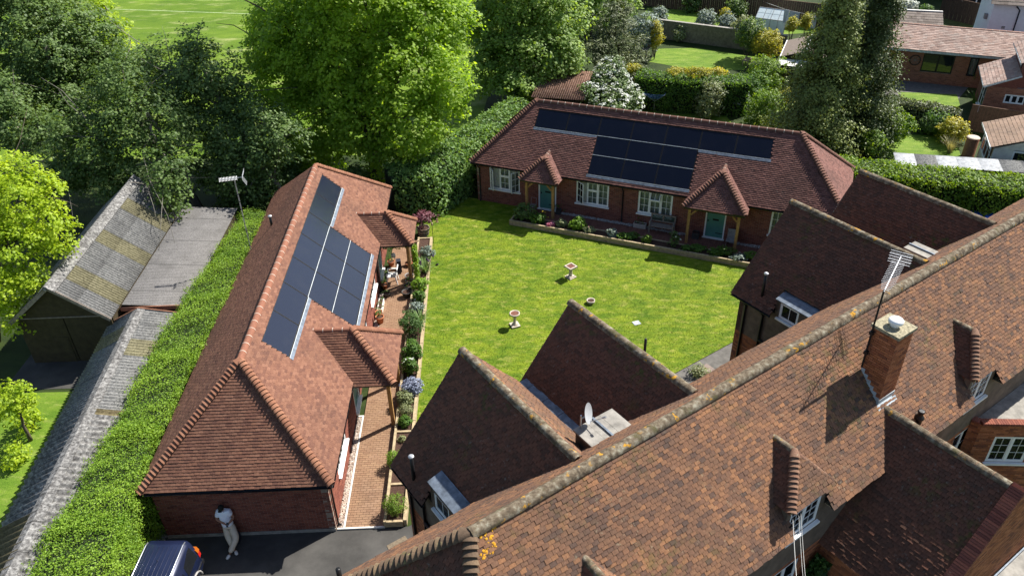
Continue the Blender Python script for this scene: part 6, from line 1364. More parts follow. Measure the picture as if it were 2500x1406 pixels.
# dark mixed trees on the left
def dtree(label, base, lobes, mat, r0=.3, leaf=.16, dens=1.25, per=25, clump=.55, bark='barkgrey', extra=(), shell=.4, twigs=3, name='woodland_tree'):
    t = thing(name, label, 'tree', base, 'dark trees left of the field'); bl = [pb(*l) for l in lobes]
    trunk(t, base, bl[0][0], r0, [b[0] for b in bl[1:]]+[np.asarray(e) for e in extra], MT[bark], twigs); crown(t, bl, leaf, MT[mat], dens, per, clump, shell, droop=.5, bump=.4, low=-.95, flatcl=.4); return t
dtree('dark green layered tree with ragged pointed top against the field', (-14.5, 43, 0), [(500, 175, 85, 43), (470, 110, 45, 44), (545, 240, 70, 43), (430, 230, 70, 43), (560, 330, 75, 42), (600, 250, 50, 43), (480, 300, 70, 42), (400, 150, 60, 45), (330, 160, 50, 46), (360, 210, 70, 44), (520, 400, 60, 41)], 'darktree', .26)
dtree('dark tree with drooping grey branches over the barn roof', (-17.5, 40.0, 0), [(350, 260, 80, 40), (290, 200, 70, 41), (420, 330, 60, 39), (330, 350, 60, 38.5), (400, 400, 50, 37), (250, 290, 70, 40), (170, 320, 55, 39), (420, 430, 55, 36.4), (385, 510, 32, 35.4), (430, 480, 36, 35.8), (310, 300, 80, 39.5), (240, 370, 60, 38.5)], 'darktree2', .22, .15, 1.1, 24, twigs=4)
dtree('tall grey-green tree filling the upper left corner', (-27.5, 46.5, 0), [(110, 110, 110, 47), (40, 60, 110, 48), (190, 60, 75, 49), (60, 200, 95, 46), (150, 210, 80, 46), (30, -60, 120, 49)], 'darktree', .3, .17)
dtree('grey-green tree right of the corner tree, in front of the field', (-22.5, 47.5, 0), [(230, 120, 70, 48), (170, 150, 60, 48), (260, 190, 60, 47), (210, 240, 65, 46), (130, 280, 70, 44), (290, 130, 45, 48)], 'darktree2', .22, .16)
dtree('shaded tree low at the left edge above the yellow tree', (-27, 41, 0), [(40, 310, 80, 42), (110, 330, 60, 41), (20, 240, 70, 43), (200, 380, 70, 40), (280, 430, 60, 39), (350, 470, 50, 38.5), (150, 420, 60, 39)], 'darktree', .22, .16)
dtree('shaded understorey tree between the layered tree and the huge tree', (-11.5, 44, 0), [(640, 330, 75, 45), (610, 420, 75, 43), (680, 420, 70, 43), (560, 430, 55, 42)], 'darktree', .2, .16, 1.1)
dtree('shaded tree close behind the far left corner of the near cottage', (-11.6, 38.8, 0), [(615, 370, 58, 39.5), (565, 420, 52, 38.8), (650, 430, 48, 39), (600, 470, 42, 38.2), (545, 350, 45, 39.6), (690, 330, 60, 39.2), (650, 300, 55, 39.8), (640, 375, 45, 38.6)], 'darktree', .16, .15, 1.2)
t = thing('slender_tree', 'slender yellow-green tree sticking up against the field', 'tree', (-24.5, 55, 0)); bl = [pb(250, 30, 32, 55), pb(265, 90, 45, 54), pb(240, 5, 22, 55.5), pb(295, 60, 24, 54.5), pb(290, 110, 40, 53)]
trunk(t, (-24.5, 55, 0), at(252, 10, 55), .09, [b[0] for b in bl], MT['barkgrey'], 2); crown(t, bl, .22, MT['yellowtree'], .8, 12, .4, .2)
t = thing('yellow_tree', 'bright yellow-green tree at the left edge beside the barn', 'tree', (-23.3, 28.5, 0))
bl = [pb(60, 480, 80, 30), pb(10, 420, 70, 31), pb(110, 540, 62, 29.2), pb(40, 600, 80, 28.4), pb(120, 470, 38, 30), pb(20, 700, 70, 27.6), pb(70, 680, 45, 27.6), pb(-30, 560, 80, 29), pb(30, 775, 45, 27.0), pb(140, 590, 32, 28.6)]
trunk(t, (-23.3, 28.5, 0), at(30, 520, 29.5), .2, [b[0] for b in bl], MT['bark'], 2); crown(t, bl, .125, MT['yellowtree'], 1.6, 26, .36, .4, droop=.3, bump=.35, low=-.9)
t = thing('small_round_tree', 'small round yellow-green tree on the left garden lawn', 'tree', gp(75, 1075)); b_ = gp(75, 1075); bl = [pb(35, 965, 48, b_[1]+.2), pb(10, 1000, 45, b_[1]), pb(60, 990, 30, b_[1])]
trunk(t, b_, at(40, 985, b_[1]), .07, [b[0] for b in bl], MT['bark'], 2); crown(t, bl, .11, MT['yellowtree'], 3.2, 14, .2, .35, low=-.9)
bush('yellow_shrub', 'low yellow-green shrub along the left garden side of the long shed', (*gp(80, 1045)[:2], .5), (.5, .7, .5), 'yellowtree', .1, 3)
bush('yellow_shrub', 'thin yellow-green shrub lower along the long shed, at the shaded lawn edge', (*gp(50, 1130)[:2], .4), (.4, .6, .45), 'yellowtree', .1, 2.2)
# tall conifers
def conifer(label, base, h, r0, mat, n=46, leaf=.24, lean=(0, 0), bottom=.6):
    t = thing('conifer_tree', label, 'tree', base, 'tall conifers right of the far cottage'); base = V3(*base); top = base+V3(lean[0], lean[1], h); mb = MB(); mb.tube([base, base+(top-base)*.5, top], [.22, .13, .03], 8); tk = mb.part('trunk', MT['bark'], t, True)
    Ps, Ns, Rs = [], [], []; lb = MB()
    for i in range(n*5):
        f = rng.random()**1.25; z = bottom+(h-bottom)*f; ph = rng.uniform(0, 6.28); R_ = r0*(1-f)**.9*rng.uniform(.7, 1.15)+.12; d = V3(math.cos(ph), math.sin(ph), 0); c0 = base+(top-base)*(z/h)
        tip = c0+d*R_+ZUP*rng.uniform(-.1, .35); k = int(50+70*R_); s_ = rng.random(k)**.6; pts = c0+(tip-c0)*s_[:, None]+rng.normal(0, .16+.10*R_*.5, (k, 3))*np.array([1, 1, .8]); pts[:, 2] -= .25*s_**2*R_*.5
        Ps.append(pts); Ns.append(np.tile(d*.9+ZUP*.35, (k, 1))); Rs.append(np.clip(rng.random()*.5+s_*.35+rng.random(k)*.2, 0, 1))
        if i % 6 == 0: lb.tube([c0, (c0+tip)/2, tip], [.035, .02, .006], 5)
    lb.part('limb', MT['bark'], tk); foliage(t, 'crown', np.concatenate(Ps), np.concatenate(Ns), leaf, MT[mat], np.concatenate(Rs), aspect=.34, spread=.6); return t
cb_ = gp(1968, 376); conifer('tall olive conifer, left of the pair beside the far cottage roof', tuple(cb_), 12.0, 3.0, 'conifer', 70, .15, (.5, 0)); cb_ = gp(2072, 354); conifer('tall darker conifer, right of the pair beside the far cottage roof', tuple(cb_), 12.4, 2.5, 'conifer2', 70, .15, (.3, .3))
# ================================================================ back garden shrubs
t = thing('hawthorn_tree', 'white flowering hawthorn just behind the far cottage ridge', 'tree', (6.6, 53.5, 0)); bl = [pb(1490, 205, 52, 53.5), pb(1450, 235, 40, 52.5), pb(1530, 245, 40, 52.5), pb(1500, 170, 30, 54), pb(1490, 262, 50, 51.6)]
trunk(t, (6.6, 53.5, 0), at(1490, 215, 53.5), .12, [b[0] for b in bl], MT['bark'], 1); crown(t, bl, .16, MT['hawthorn'], 2.4, 14, .3, .4); crown(t, bl, .13, MT['blossom'], 1.6, 9, .2, .85, name='blossom')
def sb(label, px, py, rpx, Y, mat, leaf=.14, dens=1.6, sq=(1, 1, 1), name='garden_shrub', per=13, clump=.26, **k):
    c, r_ = pb(px, py, rpx, Y, sq); c[2] = max(c[2], r_[2]*.8); return bush(name, label, c, r_, mat, leaf*.85, dens*3.2, per=per, clump=clump, **k)
sb('tall fresh green shrub with hazy top just behind the cottage ridge', 1735, 250, 42, 52.6, 'sage', .13, 2.2, (.75, .9, 1.35))
sb('silver-leaved shrub beside the hazy green shrub', 1800, 248, 30, 53.6, 'silver', .12, 2.4)
sb('light green rounded shrub breaking the cottage ridge line', 1868, 290, 52, 50.6, 'privet', .15, 2.0)
sb('golden green shrub at the conifer foot', 1918, 255, 24, 53, 'golden', .12, 2.2, (.8, .8, 1.2))
sb('big yellow-green shrub in front of the slatted trellis', 1868, 190, 48, 57, 'privet', .16, 1.8)
sb('upright green shrub at the end of the golden hedge', 1835, 215, 40, 55.5, 'midgreen', .15, 1.6)
sb('yellow flowering bush by the shed wall', 1875, 105, 32, 63, 'golden', .16, 1.8)
sb('dark purplish bush hanging over the garden wall', 1830, 85, 40, 64.5, 'darktree2', .16, 1.6)
sb('bronze green bush top beside the greenhouse', 1815, 68, 26, 68, 'sage', .16, 1.6)
sb('grey-green round bush nearest the pitched pole on the upper lawn', 1610, 38, 22, 74.5, 'silver', .17, 1.6)
sb('grey-green round bush in the middle of the upper lawn', 1725, 48, 22, 72.5, 'silver', .17, 1.6)
sb('grey-green round bush right of the upper lawn', 1775, 55, 20, 71.5, 'silver', .17, 1.6)
sb('tall pale yellow shrub behind the right upper bush', 1768, 42, 14, 72.8, 'golden', .15, 1.6, (.8, .8, 1.5))
sb('small climbing shrub on the garden wall', 1660, 82, 16, 69.6, 'sage', .14, 2, (.8, .8, 1.3))
sb('yellow-green conical shrub under the washing line', 1968, 52, 13, 66.5, 'golden', .14, 1.8, (.9, .9, 1.5))
sb('second yellow-green conical shrub nearer the shed roof', 1935, 60, 13, 66, 'golden', .14, 1.8, (.9, .9, 1.4))
sb('pale blue-green willow-like tree behind the feathery pine', 1575, 75, 42, 66, 'silver', .17, 1.6, name='willow_shrub')
sb('yellow blooming strip of shrub beside the willow-like tree', 1602, 85, 20, 65, 'golden', .14, 1.8, (.7, .7, 1.7))
t = thing('pine_tree', 'feathery olive pine left of the garden lawn', 'tree', (9.2, 62, 0)); bl = [pb(1500, 60, 50, 63), pb(1480, 110, 48, 62), pb(1540, 120, 40, 61), pb(1510, 20, 35, 64), pb(1450, 140, 40, 61), pb(1560, 160, 28, 60)]
trunk(t, (9.2, 62, 0), at(1495, 60, 63), .18, [b[0] for b in bl], MT['bark'], 3); crown(t, bl, .28, MT['olivegreen'], 1.1, 16, .45, .3, aspect=.16, spread=.5)
sb('shaded dark bush at the far left of the upper garden', 1530, 175, 40, 58, 'olivegreen', .18, 1.4)
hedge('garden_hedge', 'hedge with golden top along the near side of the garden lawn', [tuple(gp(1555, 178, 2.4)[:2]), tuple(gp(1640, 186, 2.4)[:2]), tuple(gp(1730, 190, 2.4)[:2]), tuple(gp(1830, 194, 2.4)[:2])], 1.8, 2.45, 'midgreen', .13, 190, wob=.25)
for k, (px, py, r_) in enumerate(((1545, 160, 14), (1655, 172, 22), (1700, 176, 26), (1750, 172, 18))):
    lb_ = ('golden spray at the left end of the garden hedge top', 'golden patch on the hedge top, left of the middle', 'large golden patch on the hedge top, in the middle', 'golden patch on the hedge top, right of the middle')[k]; c = gp(px, py+6, 2.45); rr0 = r_/CF*depth(c)
    bush('golden_shrub', lb_, c, V3(rr0*1.5, rr0*.9, rr0*.55), 'golden', .12, 5., per=13, clump=.26)
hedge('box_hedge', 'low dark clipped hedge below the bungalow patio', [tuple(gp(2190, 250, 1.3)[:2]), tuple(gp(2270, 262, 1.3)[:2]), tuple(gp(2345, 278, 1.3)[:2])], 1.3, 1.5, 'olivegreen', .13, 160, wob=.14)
sb('bright green small tree right of the conifers', 2175, 310, 50, 46.5, 'privet', .16, 1.8, (1, .9, .9)); sb('bright green branch of shrub below the conifers', 2130, 345, 35, 45, 'privet', .15, 1.6)
sb('dark green bush beside the pale yellow shrub', 2290, 305, 30, 48.6, 'midgreen', .14, 1.8); sb('pale yellow spreading shrub near the brown water tank', 2330, 320, 34, 47.2, 'golden', .15, 2., (1.1, 1, .9)); 
sb('small shrub behind the pale yellow shrub', 2260, 320, 22, 48.8, 'darktree', .13, 1.6)
t = thing('pampas_grass', 'tuft of straw-coloured grass in front of the pale yellow shrub', 'grass clump', gp(2318, 372)); blades(t, 'grass_leaves', gp(2318, 372), 150, 1.1, .02, 'straw', .55)
c = gp(2372, 212); t = thing('yucca_plant', 'spiky yellow-green yucca on the bungalow patio', 'plant', c); blades(t, 'yucca_leaves', c, 60, 1.1, .06, 'privet', .7, .3, .05); pm = MB(); pm.lathe(c, [(.16, 0), (.2, .35), (.17, .35)], 14); pm.part('pot', MT['darkpot'], t)
c = gp(2380, 262); t = thing('phormium_plant', 'dark spiky plant by the brick porch', 'plant', c); blades(t, 'strap_leaves', c, 60, 1.2, .06, 'midgreen', .7)
bush('box_ball', 'clipped dark round bush against the right brick house', (*gp(2412, 252)[:2], .45), .45, 'darktree', .1, 3); sb('white flowering bush by the dark tile garage', 2215, 15, 18, 69.5, 'blossom', .16, 1.6); sb('light green bush behind the dark tile garage', 2260, 28, 14, 68.5, 'midgreen', .15, 1.6)
sb('dark shrub before the far dark fence, above the greenhouse', 1885, 5, 26, 77, 'midgreen', .18, 1.4); sb('shaded shrub by the far dark fence, left of the greenhouse', 1800, 20, 26, 76, 'darktree', .18, 1.4); sb('shaded shrub by the far dark fence, above the upper lawn', 1690, 10, 24, 79, 'darktree', .18, 1.4)
# understorey behind the near cottage
for k, (px, py, r_, Y) in enumerate(((1000, 420, 45, 41.5), (1075, 350, 40, 44.5), (880, 440, 40, 42), (640, 520, 45, 39.5), (560, 520, 40, 38.5), (720, 470, 45, 42))):
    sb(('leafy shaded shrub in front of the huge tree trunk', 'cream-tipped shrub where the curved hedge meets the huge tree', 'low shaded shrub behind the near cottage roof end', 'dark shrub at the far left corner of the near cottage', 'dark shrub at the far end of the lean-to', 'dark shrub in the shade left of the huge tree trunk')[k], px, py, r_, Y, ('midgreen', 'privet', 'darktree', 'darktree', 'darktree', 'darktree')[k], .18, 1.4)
# ================================================================ planting in the raised beds

def pl(label, a, b, rad, mat, leaf=.06, dens=3., h=None, fr=FA, z=.22, name='bed_plant', per=10, clump=.09, extra_fl=None, **k):
    c = fr(a, b, z); rad = V3(*rad); root = bush(name, label, (c[0], c[1], z+rad[2]*.85), rad, mat, leaf, dens*2.6, z, 'plant', per, clump, **k)
    if extra_fl: crown(root, [(V3(c[0], c[1], z+rad[2]), rad*1.05)], .07, MT[extra_fl], 1.4, 4, .06, .9, 'flowers', low=-.2)
    return root
pl('feathery bright green herb at the near end of the raised bed', .75, -1.68, (.42, .42, .36), 'privet', .05, 6, aspect=.2)
pl('dense green herb spilling over the path from the bed', 2.95, -1.5, (.28, .28, .3), 'leyland', .05, 6, aspect=.25)
pl('tiny sage seedling in the bare soil', 4.1, -1.7, (.12, .12, .1), 'sage', .05, 4)
pl('dark variegated bushlet in the bed, nearest of two', 4.95, -1.75, (.26, .24, .22), 'midgreen', .06, 5)
pl('soft green bushlet between variegated bushlet and blue flowers', 5.55, -1.74, (.26, .24, .22), 'sage', .05, 5, aspect=.2)
pl('grey-leaved sage bush below the blue flowers', 6.2, -1.66, (.36, .32, .28), 'sage', .06, 6)
pl('blue-grey flowering bush bulging over the lawn edge', 6.75, -1.86, (.48, .42, .36), 'lav', .06, 7, name='flowering_bush')
pl('rose bush with pale pink blooms in the bed', 8.0, -1.75, (.38, .34, .42), 'midgreen', .08, 4, extra_fl='blossom', name='rose_bush')
pl('leafy rose bush with one white bloom beside the near porch', 9.0, -1.72, (.38, .3, .4), 'midgreen', .08, 4, name='rose_bush')
pl('small rose stem next to the rosemary', 9.6, -1.7, (.25, .22, .3), 'midgreen', .08, 3.5, name='rose_bush')
pl('large dark feathery rosemary bush leaning over the path', 10.8, -1.6, (.62, .55, .62), 'rosemary', .10, 5, aspect=.14, name='rosemary_bush')
pl('low green perennial right of the dark pots', 13.2, -1.75, (.36, .32, .3), 'midgreen', .07, 4); pl('fresh green perennial behind the dark pots', 14.2, -1.8, (.4, .34, .36), 'leyland', .08, 4); pl('grey catmint with faded mauve flowers', 12.4, -1.75, (.34, .3, .26), 'silver', .07, 3.5, extra_fl='lav')
def iris(label, a, b, n, L, lean=.55, fl=None, fr=FA, z=.2, mat='strap'):
    c = fr(a, b, z); t = thing('iris_clump', label, 'plant', c); blades(t, 'strap_leaves', c, n, L, .035, mat, lean, z)
    if fl:
        for k in range(7):
            p = c+V3(rng.normal(0, .3), rng.normal(0, .3), L*.95); mb = MB(); mb.tube([c, (c+p)/2, p], .008, 5); mb.part('flower_stem', MT['strap'], t); crown(t, [(p, V3(.07, .07, .07))], .07, MT[fl], 60, 4, .04, .1, 'flower')
iris('big clump of pale strap leaves with dark purple blooms by the far porch', 15.7, -1.95, 120, .75, .75, 'dkpurple'); iris('strap-leaved clump spilling on the lawn beside the rosemary', 11.6, -1.95, 80, .6, .85); iris('strap-leaved clump in the bed beyond the pots', 16.4, -1.8, 60, .55, .7)
pl('blue-grey shrub behind the big iris clump', 17.0, -1.95, (.4, .32, .4), 'silver', .07, 4)
# climber on the far porch post
t = thing('ivy_climber', 'yellow-green ivy climbing the far porch post', 'climber', FA(14.95, -1.27, .05)); mb = MB(); mb.tube([FA(14.95, -1.37, .05), FA(14.97, -1.36, 1.2), FA(15.2, -1.36, 2.1)], .015, 5); mb.part('stem', MT['bark'], t)
n = 1500; aa, zz_ = 14.95+rng.normal(0, .12, n), rng.uniform(.15, 2.2, n); bb_ = -1.5-rng.random(n)*.22; Pp = FA.O+aa[:, None]*FA.u+bb_[:, None]*FA.v+np.c_[np.zeros((n, 2)), zz_]; n2 = 900; P2 = FA.O+rng.uniform(14.9, 16.9, n2)[:, None]*FA.u+rng.uniform(-1.4, .1, n2)[:, None]*FA.v+np.c_[np.zeros((n2, 2)), 2.12+rng.normal(0, .05, n2)]
foliage(t, 'foliage', np.concatenate([Pp, P2]), np.tile(-FA.v*.5-FA.u*.6, (n+n2, 1)), .09, MT['privet'], rng.random(n+n2))
# bed in front of the far cottage
pl('leafy dark shrub at the left end of the far bed', 3.7, -1.35, (.6, .42, .55), 'darktree', .09, 3, fr=FB, name='bed_shrub'); pl('green bush with yellow flowers in the far bed', 4.6, -1.45, (.5, .32, .35), 'midgreen', .08, 3, fr=FB, extra_fl='yellowfl')
pl('bright pink flowers at the edge of the far bed', 5.35, -1.6, (.2, .16, .16), 'pinkfl', .07, 4, fr=FB); pl('green leafy patch beside the pink flowers', 5.9, -1.45, (.35, .25, .25), 'sage', .07, 3, fr=FB); pl('rounded bright green geranium in the far bed', 6.75, -1.4, (.45, .32, .38), 'leyland', .08, 4, fr=FB); pl('pale low flowers right of the geranium', 7.5, -1.5, (.35, .24, .2), 'sage', .07, 3, fr=FB, extra_fl='pinkfl')
pl('white-flowered plant in the middle of the far bed', 8.7, -1.5, (.3, .24, .28), 'silver', .07, 3, fr=FB, extra_fl='blossom'); pl('dark green ground cover in the far bed', 9.6, -1.4, (.6, .26, .2), 'midgreen', .08, 3, fr=FB); pl('small yellow-green plant in the far bed', 10.6, -1.45, (.25, .2, .25), 'privet', .07, 3, fr=FB); pl('thin rose with white bloom before the bench', 12.0, -1.35, (.25, .2, .45), 'darktree', .07, 2, fr=FB, extra_fl='blossom')
pl('low green strip of plants right of the bench', 13.0, -1.42, (.7, .26, .2), 'midgreen', .08, 3, fr=FB); pl('leafy green strip before the right porch', 14.4, -1.42, (.75, .26, .24), 'midgreen', .08, 3.5, fr=FB); pl('pale variegated plant at the right end of the far bed', 15.3, -1.55, (.45, .2, .2), 'silver', .07, 3.5, fr=FB); pl('green clump at the right end of the far bed', 15.8, -1.35, (.4, .25, .24), 'midgreen', .08, 3, fr=FB)
# ivy on the main house wall
c = FM(9.2, -2.75, 0); t = thing('wall_climber', 'dark green climber on the front wall beside the gable', 'climber', c); n = 2600; v_ = rng.normal(0, .42, n); zz_ = rng.uniform(.4, 3.5, n)*(1-.25*np.abs(v_)); Pp = FM.O+(9.15+v_*.7)[:, None]*FM.u+(-2.55-rng.random(n)*.35)[:, None]*FM.v+np.c_[np.zeros((n, 2)), zz_]
mb = MB(); mb.tube([c, c+ZUP*1.6, c+ZUP*3.0], .03, 6); mb.part('stem', MT['bark'], t); foliage(t, 'foliage', Pp, np.tile(-FM.v, (n, 1)), .13, MT['ivy'], rng.random(n))
bush('path_weed', 'weedy plant at the foot of the wing wall beside the path', (*FM(15.3, 7.1)[:2], .2), (.35, .35, .25), 'sage', .08, 3)
# ================================================================ neighbouring gardens and buildings
def wallrun(name, label, p, q, h, th, mat, cat='wall', cap=None, panels=0):
    p, q = V3(*p[:2], 0), V3(*q[:2], 0); d = unit(q-p); s = np.cross(ZUP, d); L = np.linalg.norm(q-p); t = thing(name, label, cat, (p+q)/2)
    n = panels or 1
    for i in range(n):
        a, b = p+d*(L*i/n+.01), p+d*(L*(i+1)/n-.01); mb = MB(); mb.prism([a-s*th/2, b-s*th/2, b+s*th/2, a+s*th/2], ZUP*h); mb.part('panel', MT[mat], t)
    if cap: mb = MB(); mb.prism([p-s*(th/2+.03)+ZUP*h, q-s*(th/2+.03)+ZUP*h, q+s*(th/2+.03)+ZUP*h, p+s*(th/2+.03)+ZUP*h], ZUP*.05); mb.part('coping', MT[cap], t)
    return t
MT['oldwall'] = plain('old_brown_wall', (.17, .145, .105), .95, .35, 5, bump=.3); MT['darkfence'] = plain('dark_brown_fence', (.055, .035, .025), .9, .25, 6, bump=.2); MT['brownfence'] = plain('brown_fence', (.12, .07, .045), .9, .3, 6)
wallrun('garden_wall', 'old brown wall between the garden lawn and the upper garden', gp(1595, 92), gp(1915, 135), 1.6, .25, 'oldwall', cap='concrete')
def fence(name, label, p, q, h, mat='darkfence', board=.2, posts=True):
    p, q = V3(*p[:2], 0), V3(*q[:2], 0); d = unit(q-p); s = np.cross(ZUP, d); L = np.linalg.norm(q-p); t = thing(name, label, 'fence', (p+q)/2); n = int(L/board); me = None
    mb = MB(); mb.obox((0, 0, h/2), (board/2-.006, 0, 0), (0, .012, 0), (0, 0, h/2)); me = mb.mesh('board', MT[mat])
    for i in range(n): o = bpy.data.objects.new('board', me); put(o, t, p+d*(i+.5)*board+s*(.012*(i % 2))); o.rotation_euler = (0, 0, math.atan2(d[1], d[0]))
    mb = MB(); mb.beam(p+ZUP*(h+.02)+s*.01, q+ZUP*(h+.02)+s*.01, .06, .04); mb.part('cap_rail', MT['brownfence'], t); return t
fence('panel_fence', 'dark brown board fence across the far end of the upper garden', at(1560, -30, 82), at(2060, 20, 72), 2.0)
fence('panel_fence', 'dark brown fence behind the tiled garage below the white house', gp(2290, 42), gp(2405, 70), 1.9)
fence('panel_fence', 'brown fence between box hedge and right brick house', gp(2355, 318), gp(2520, 345), 1.75, 'brownfence')
# greenhouse
c0, c1 = gp(1840, 75), gp(1912, 85); d = unit(c1-c0); deg = math.degrees(math.atan2(d[1], d[0])); G = Fr(c0[0], c0[1], deg); gl, gw, gh, gr = np.linalg.norm(c1-c0), 1.9, 1.15, 1.85; t = thing('greenhouse', 'small glass greenhouse below the washing line', 'greenhouse', c0)
MT['ghglass'] = plain('whitened_glass', (.62, .7, .7), .25, .1, 3, 0, .5)
mb = MB()
for a in np.linspace(0, gl, 5):
    for (p, q) in ((G(a, 0, 0), G(a, 0, gh)), (G(a, 0, gh), G(a, gw/2, gr)), (G(a, gw/2, gr), G(a, gw, gh)), (G(a, gw, gh), G(a, gw, 0))): mb.beam(p, q, .035, .035, G.u)
for (b, z) in ((0, gh), (gw/2, gr), (gw, gh), (0, .05), (gw, .05)): mb.beam(G(0, b, z), G(gl, b, z), .04, .04)
mb.part('frame', MT['greypot'], t)
for i in range(4):
    a, b = gl*i/4+.02, gl*(i+1)/4-.02
    for (p0, z0_, p1, z1_) in ((0, .06, 0, gh), (0, gh, gw/4, (gh+gr)/2), (gw/4, (gh+gr)/2+.01, gw/2, gr), (gw/2, gr, gw, gh), (gw, .06, gw, gh)): mb = MB(); mb.poly([G(a, p0, z0_), G(b, p0, z0_), G(b, p1, z1_), G(a, p1, z1_)]); mb.part('pane', MT['ghglass'], t)
# washing line with laundry
pA = gp(1851, 34); pB = at(2060, 44, 68); lz = 2.3; w0_ = at(1860, 2, pA[1]); topA = V3(pA[0], pA[1], w0_[2]); mb = MB(); mb.tube([V3(pA[0], pA[1], 0), topA], .03, 8); solo(mb, 'line_post', 'steel', 'grey washing line post behind the greenhouse', 'post')
pts = [topA, at(1915, 23, 69.7), at(1958, 33, 68.7), at(2000, 42, 67.7), at(2060, 40, 66.5)]; mb = MB(); mb.tube(pts, .012, 5); solo(mb, 'washing_line', 'offwhite', 'pale washing line strung behind the greenhouse', 'washing line')
MT['laundry'] = plain('grey_laundry', (.42, .45, .5), .9, .1, 8)
def cloth(label, px0, px1, py, Y, h):
    a, b = at(px0, py[0], Y), at(px1, py[1], Y-.4); n = 12; mb = MB(); r0 = [a+(b-a)*i/n for i in range(n+1)]; s = np.cross(ZUP, unit(b-a)); V = []
    for k in range(6): V += [p-ZUP*h*k/5+s*.05*math.sin(i*1.1+k*.4)*k/5 for i, p in enumerate(r0)]
    Fs = [(k*(n+1)+i, k*(n+1)+i+1, (k+1)*(n+1)+i+1, (k+1)*(n+1)+i) for k in range(5) for i in range(n)]; V2 = [v+s*.012 for v in V]; m_ = len(V); mb.add(V+V2, [f[::-1] for f in Fs]+[tuple(m_+i for i in f) for f in Fs]); mb.solo('hanging_cloth', MT['laundry'], label, 'laundry', 'washing on the line', True)
cloth('narrow grey towel, leftmost on the washing line', 1915, 1927, (24, 26), 69.6, 1.1); cloth('large pale sheet on the washing line', 1929, 1953, (28, 32), 69.0, 1.3); cloth('small grey cloth on the washing line near the conifer', 1983, 1994, (40, 42), 68.0, 1.0)
# rotary airer
c = gp(1596, 273); t = thing('rotary_airer', 'blue rotary clothes airer on the shaded lawn behind the cottage', 'clothes airer', c); zt = 1.55; mb = MB(); mb.tube([c, c+ZUP*1.2], .025, 8); mb.part('pole', MT['alu'], t); MT['blueline'] = plain('blue_line', (.10, .2, .5), .7, .1, 5); tips = []
for k in range(4): a = .5+k*1.571; tp = c+V3(1.05*math.cos(a), 1.05*math.sin(a), zt); tips.append(tp); mb = MB(); mb.tube([c+ZUP*.75, tp], .016, 6); mb.part('arm', MT['alu'], t)
for j in range(5):
    mb = MB(); f = .45+j*.13; q = [c+ZUP*.75+(tp-c-ZUP*.75)*f for tp in tips]
    for k in range(4): mb.tube([q[k], (q[k]+q[(k+1) % 4])/2-ZUP*.04, q[(k+1) % 4]], .008, 4)
    mb.part('line', MT['blueline'], t)
# rusty roofed outbuilding behind the cottage
q0, q1, q2, q3 = gp(1318, 240, 2.0), gp(1402, 245, 2.0), gp(1470, 195, 2.3), gp(1385, 182, 2.3); t = thing('rusty_shed', 'low shed with rust-red corrugated roof behind the far cottage ridge', 'shed', (q0+q2)/2*V3(1, 1, 0)); MT['rustroof'] = fibre_mat('rusty_sheet', (.09, .055, .04), (.17, .095, .068), (.25, .165, .125), 5)
ey_ = unit((q3-q0)); ex_ = unit(q1-q0); nn_ = unit(np.cross(ex_, ey_)); ey_ = np.cross(nn_, ex_); corr_roof(t, q0-ex_*.6, ex_, ey_, np.linalg.norm(q1-q0)+1.4, np.linalg.norm(q3-q0)+.5, 7, .15, .02, lambda i, r: 'rustroof')
mb = MB(); mb.prism([V3(*q0[:2], 0), V3(*q1[:2], 0), V3(*q2[:2], 0), V3(*q3[:2], 0)], ZUP*1.9); mb.part('wall', MT['darkboard'], t)
# felt-roofed garden shed left of the conifers
q = [gp(1905, 137, 2.1), gp(1926, 85, 2.3), gp(1989, 70, 2.85), gp(1972, 104, 2.85)]; t = thing('garden_shed', 'garden shed with brown felt roof and white trim left of the conifers', 'shed', q[0]*V3(1, 1, 0))
S0 = q[0]*V3(1, 1, 0); du = unit((q[1]-q[0])*V3(1, 1, 0)); G = Fr(S0[0], S0[1], math.degrees(math.atan2(du[1], du[0]))-90); L_, W_ = 4.2, 3.6
mb = MB(); mb.box(G, .15, W_-.15, .15, L_-.15, 0, 2.0); mb.part('wall', MT['darkboard'], t)
MT['brownfelt'] = plain('brown_felt', (.17, .135, .11), .95, .25, 18, bump=.5)
for s0, s1, z0_, z1_ in ((0, W_/2, 2.0, 2.6), (W_/2, W_, 2.6, 2.0)): mb = MB(); mb.hexa([G(s0, 0, z0_), G(s1, 0, z1_), G(s1, L_, z1_), G(s0, L_, z0_), G(s0, 0, z0_+.05), G(s1, 0, z1_+.05), G(s1, L_, z1_+.05), G(s0, L_, z0_+.05)]); mb.part('roof_slope', MT['brownfelt'], t)
mb = MB(); mb.beam(G(0, 0, 2.04), G(0, L_, 2.04), .06, .08); mb.beam(G(W_/2, 0, 2.65), G(W_/2, L_, 2.65), .12, .06); mb.part('white_trim', MT['white'], t)
mb = MB(); mb.hexa([G(0, -1.1, 1.75), G(W_*.75, -1.1, 1.75), G(W_*.75, -.05, 1.9), G(0, -.05, 1.9), G(0, -1.1, 1.78), G(W_*.75, -1.1, 1.78), G(W_*.75, -.05, 1.93), G(0, -.05, 1.93)]); mb.part('lean_to_roof', MT['offwhite'], t)
a, b = gp(1908, 200), gp(1962, 203); t = thing('trellis_fence', 'dark slatted trellis below the garden shed', 'fence', (a+b)/2); d = unit(b-a); L_ = np.linalg.norm(b-a); s = np.cross(ZUP, d)
for k in range(14): mb = MB(); mb.beam(a+ZUP*(.15+k*.13), b+ZUP*(.15+k*.13), .02, .07); mb.part('slat', MT['brownfence'], t)
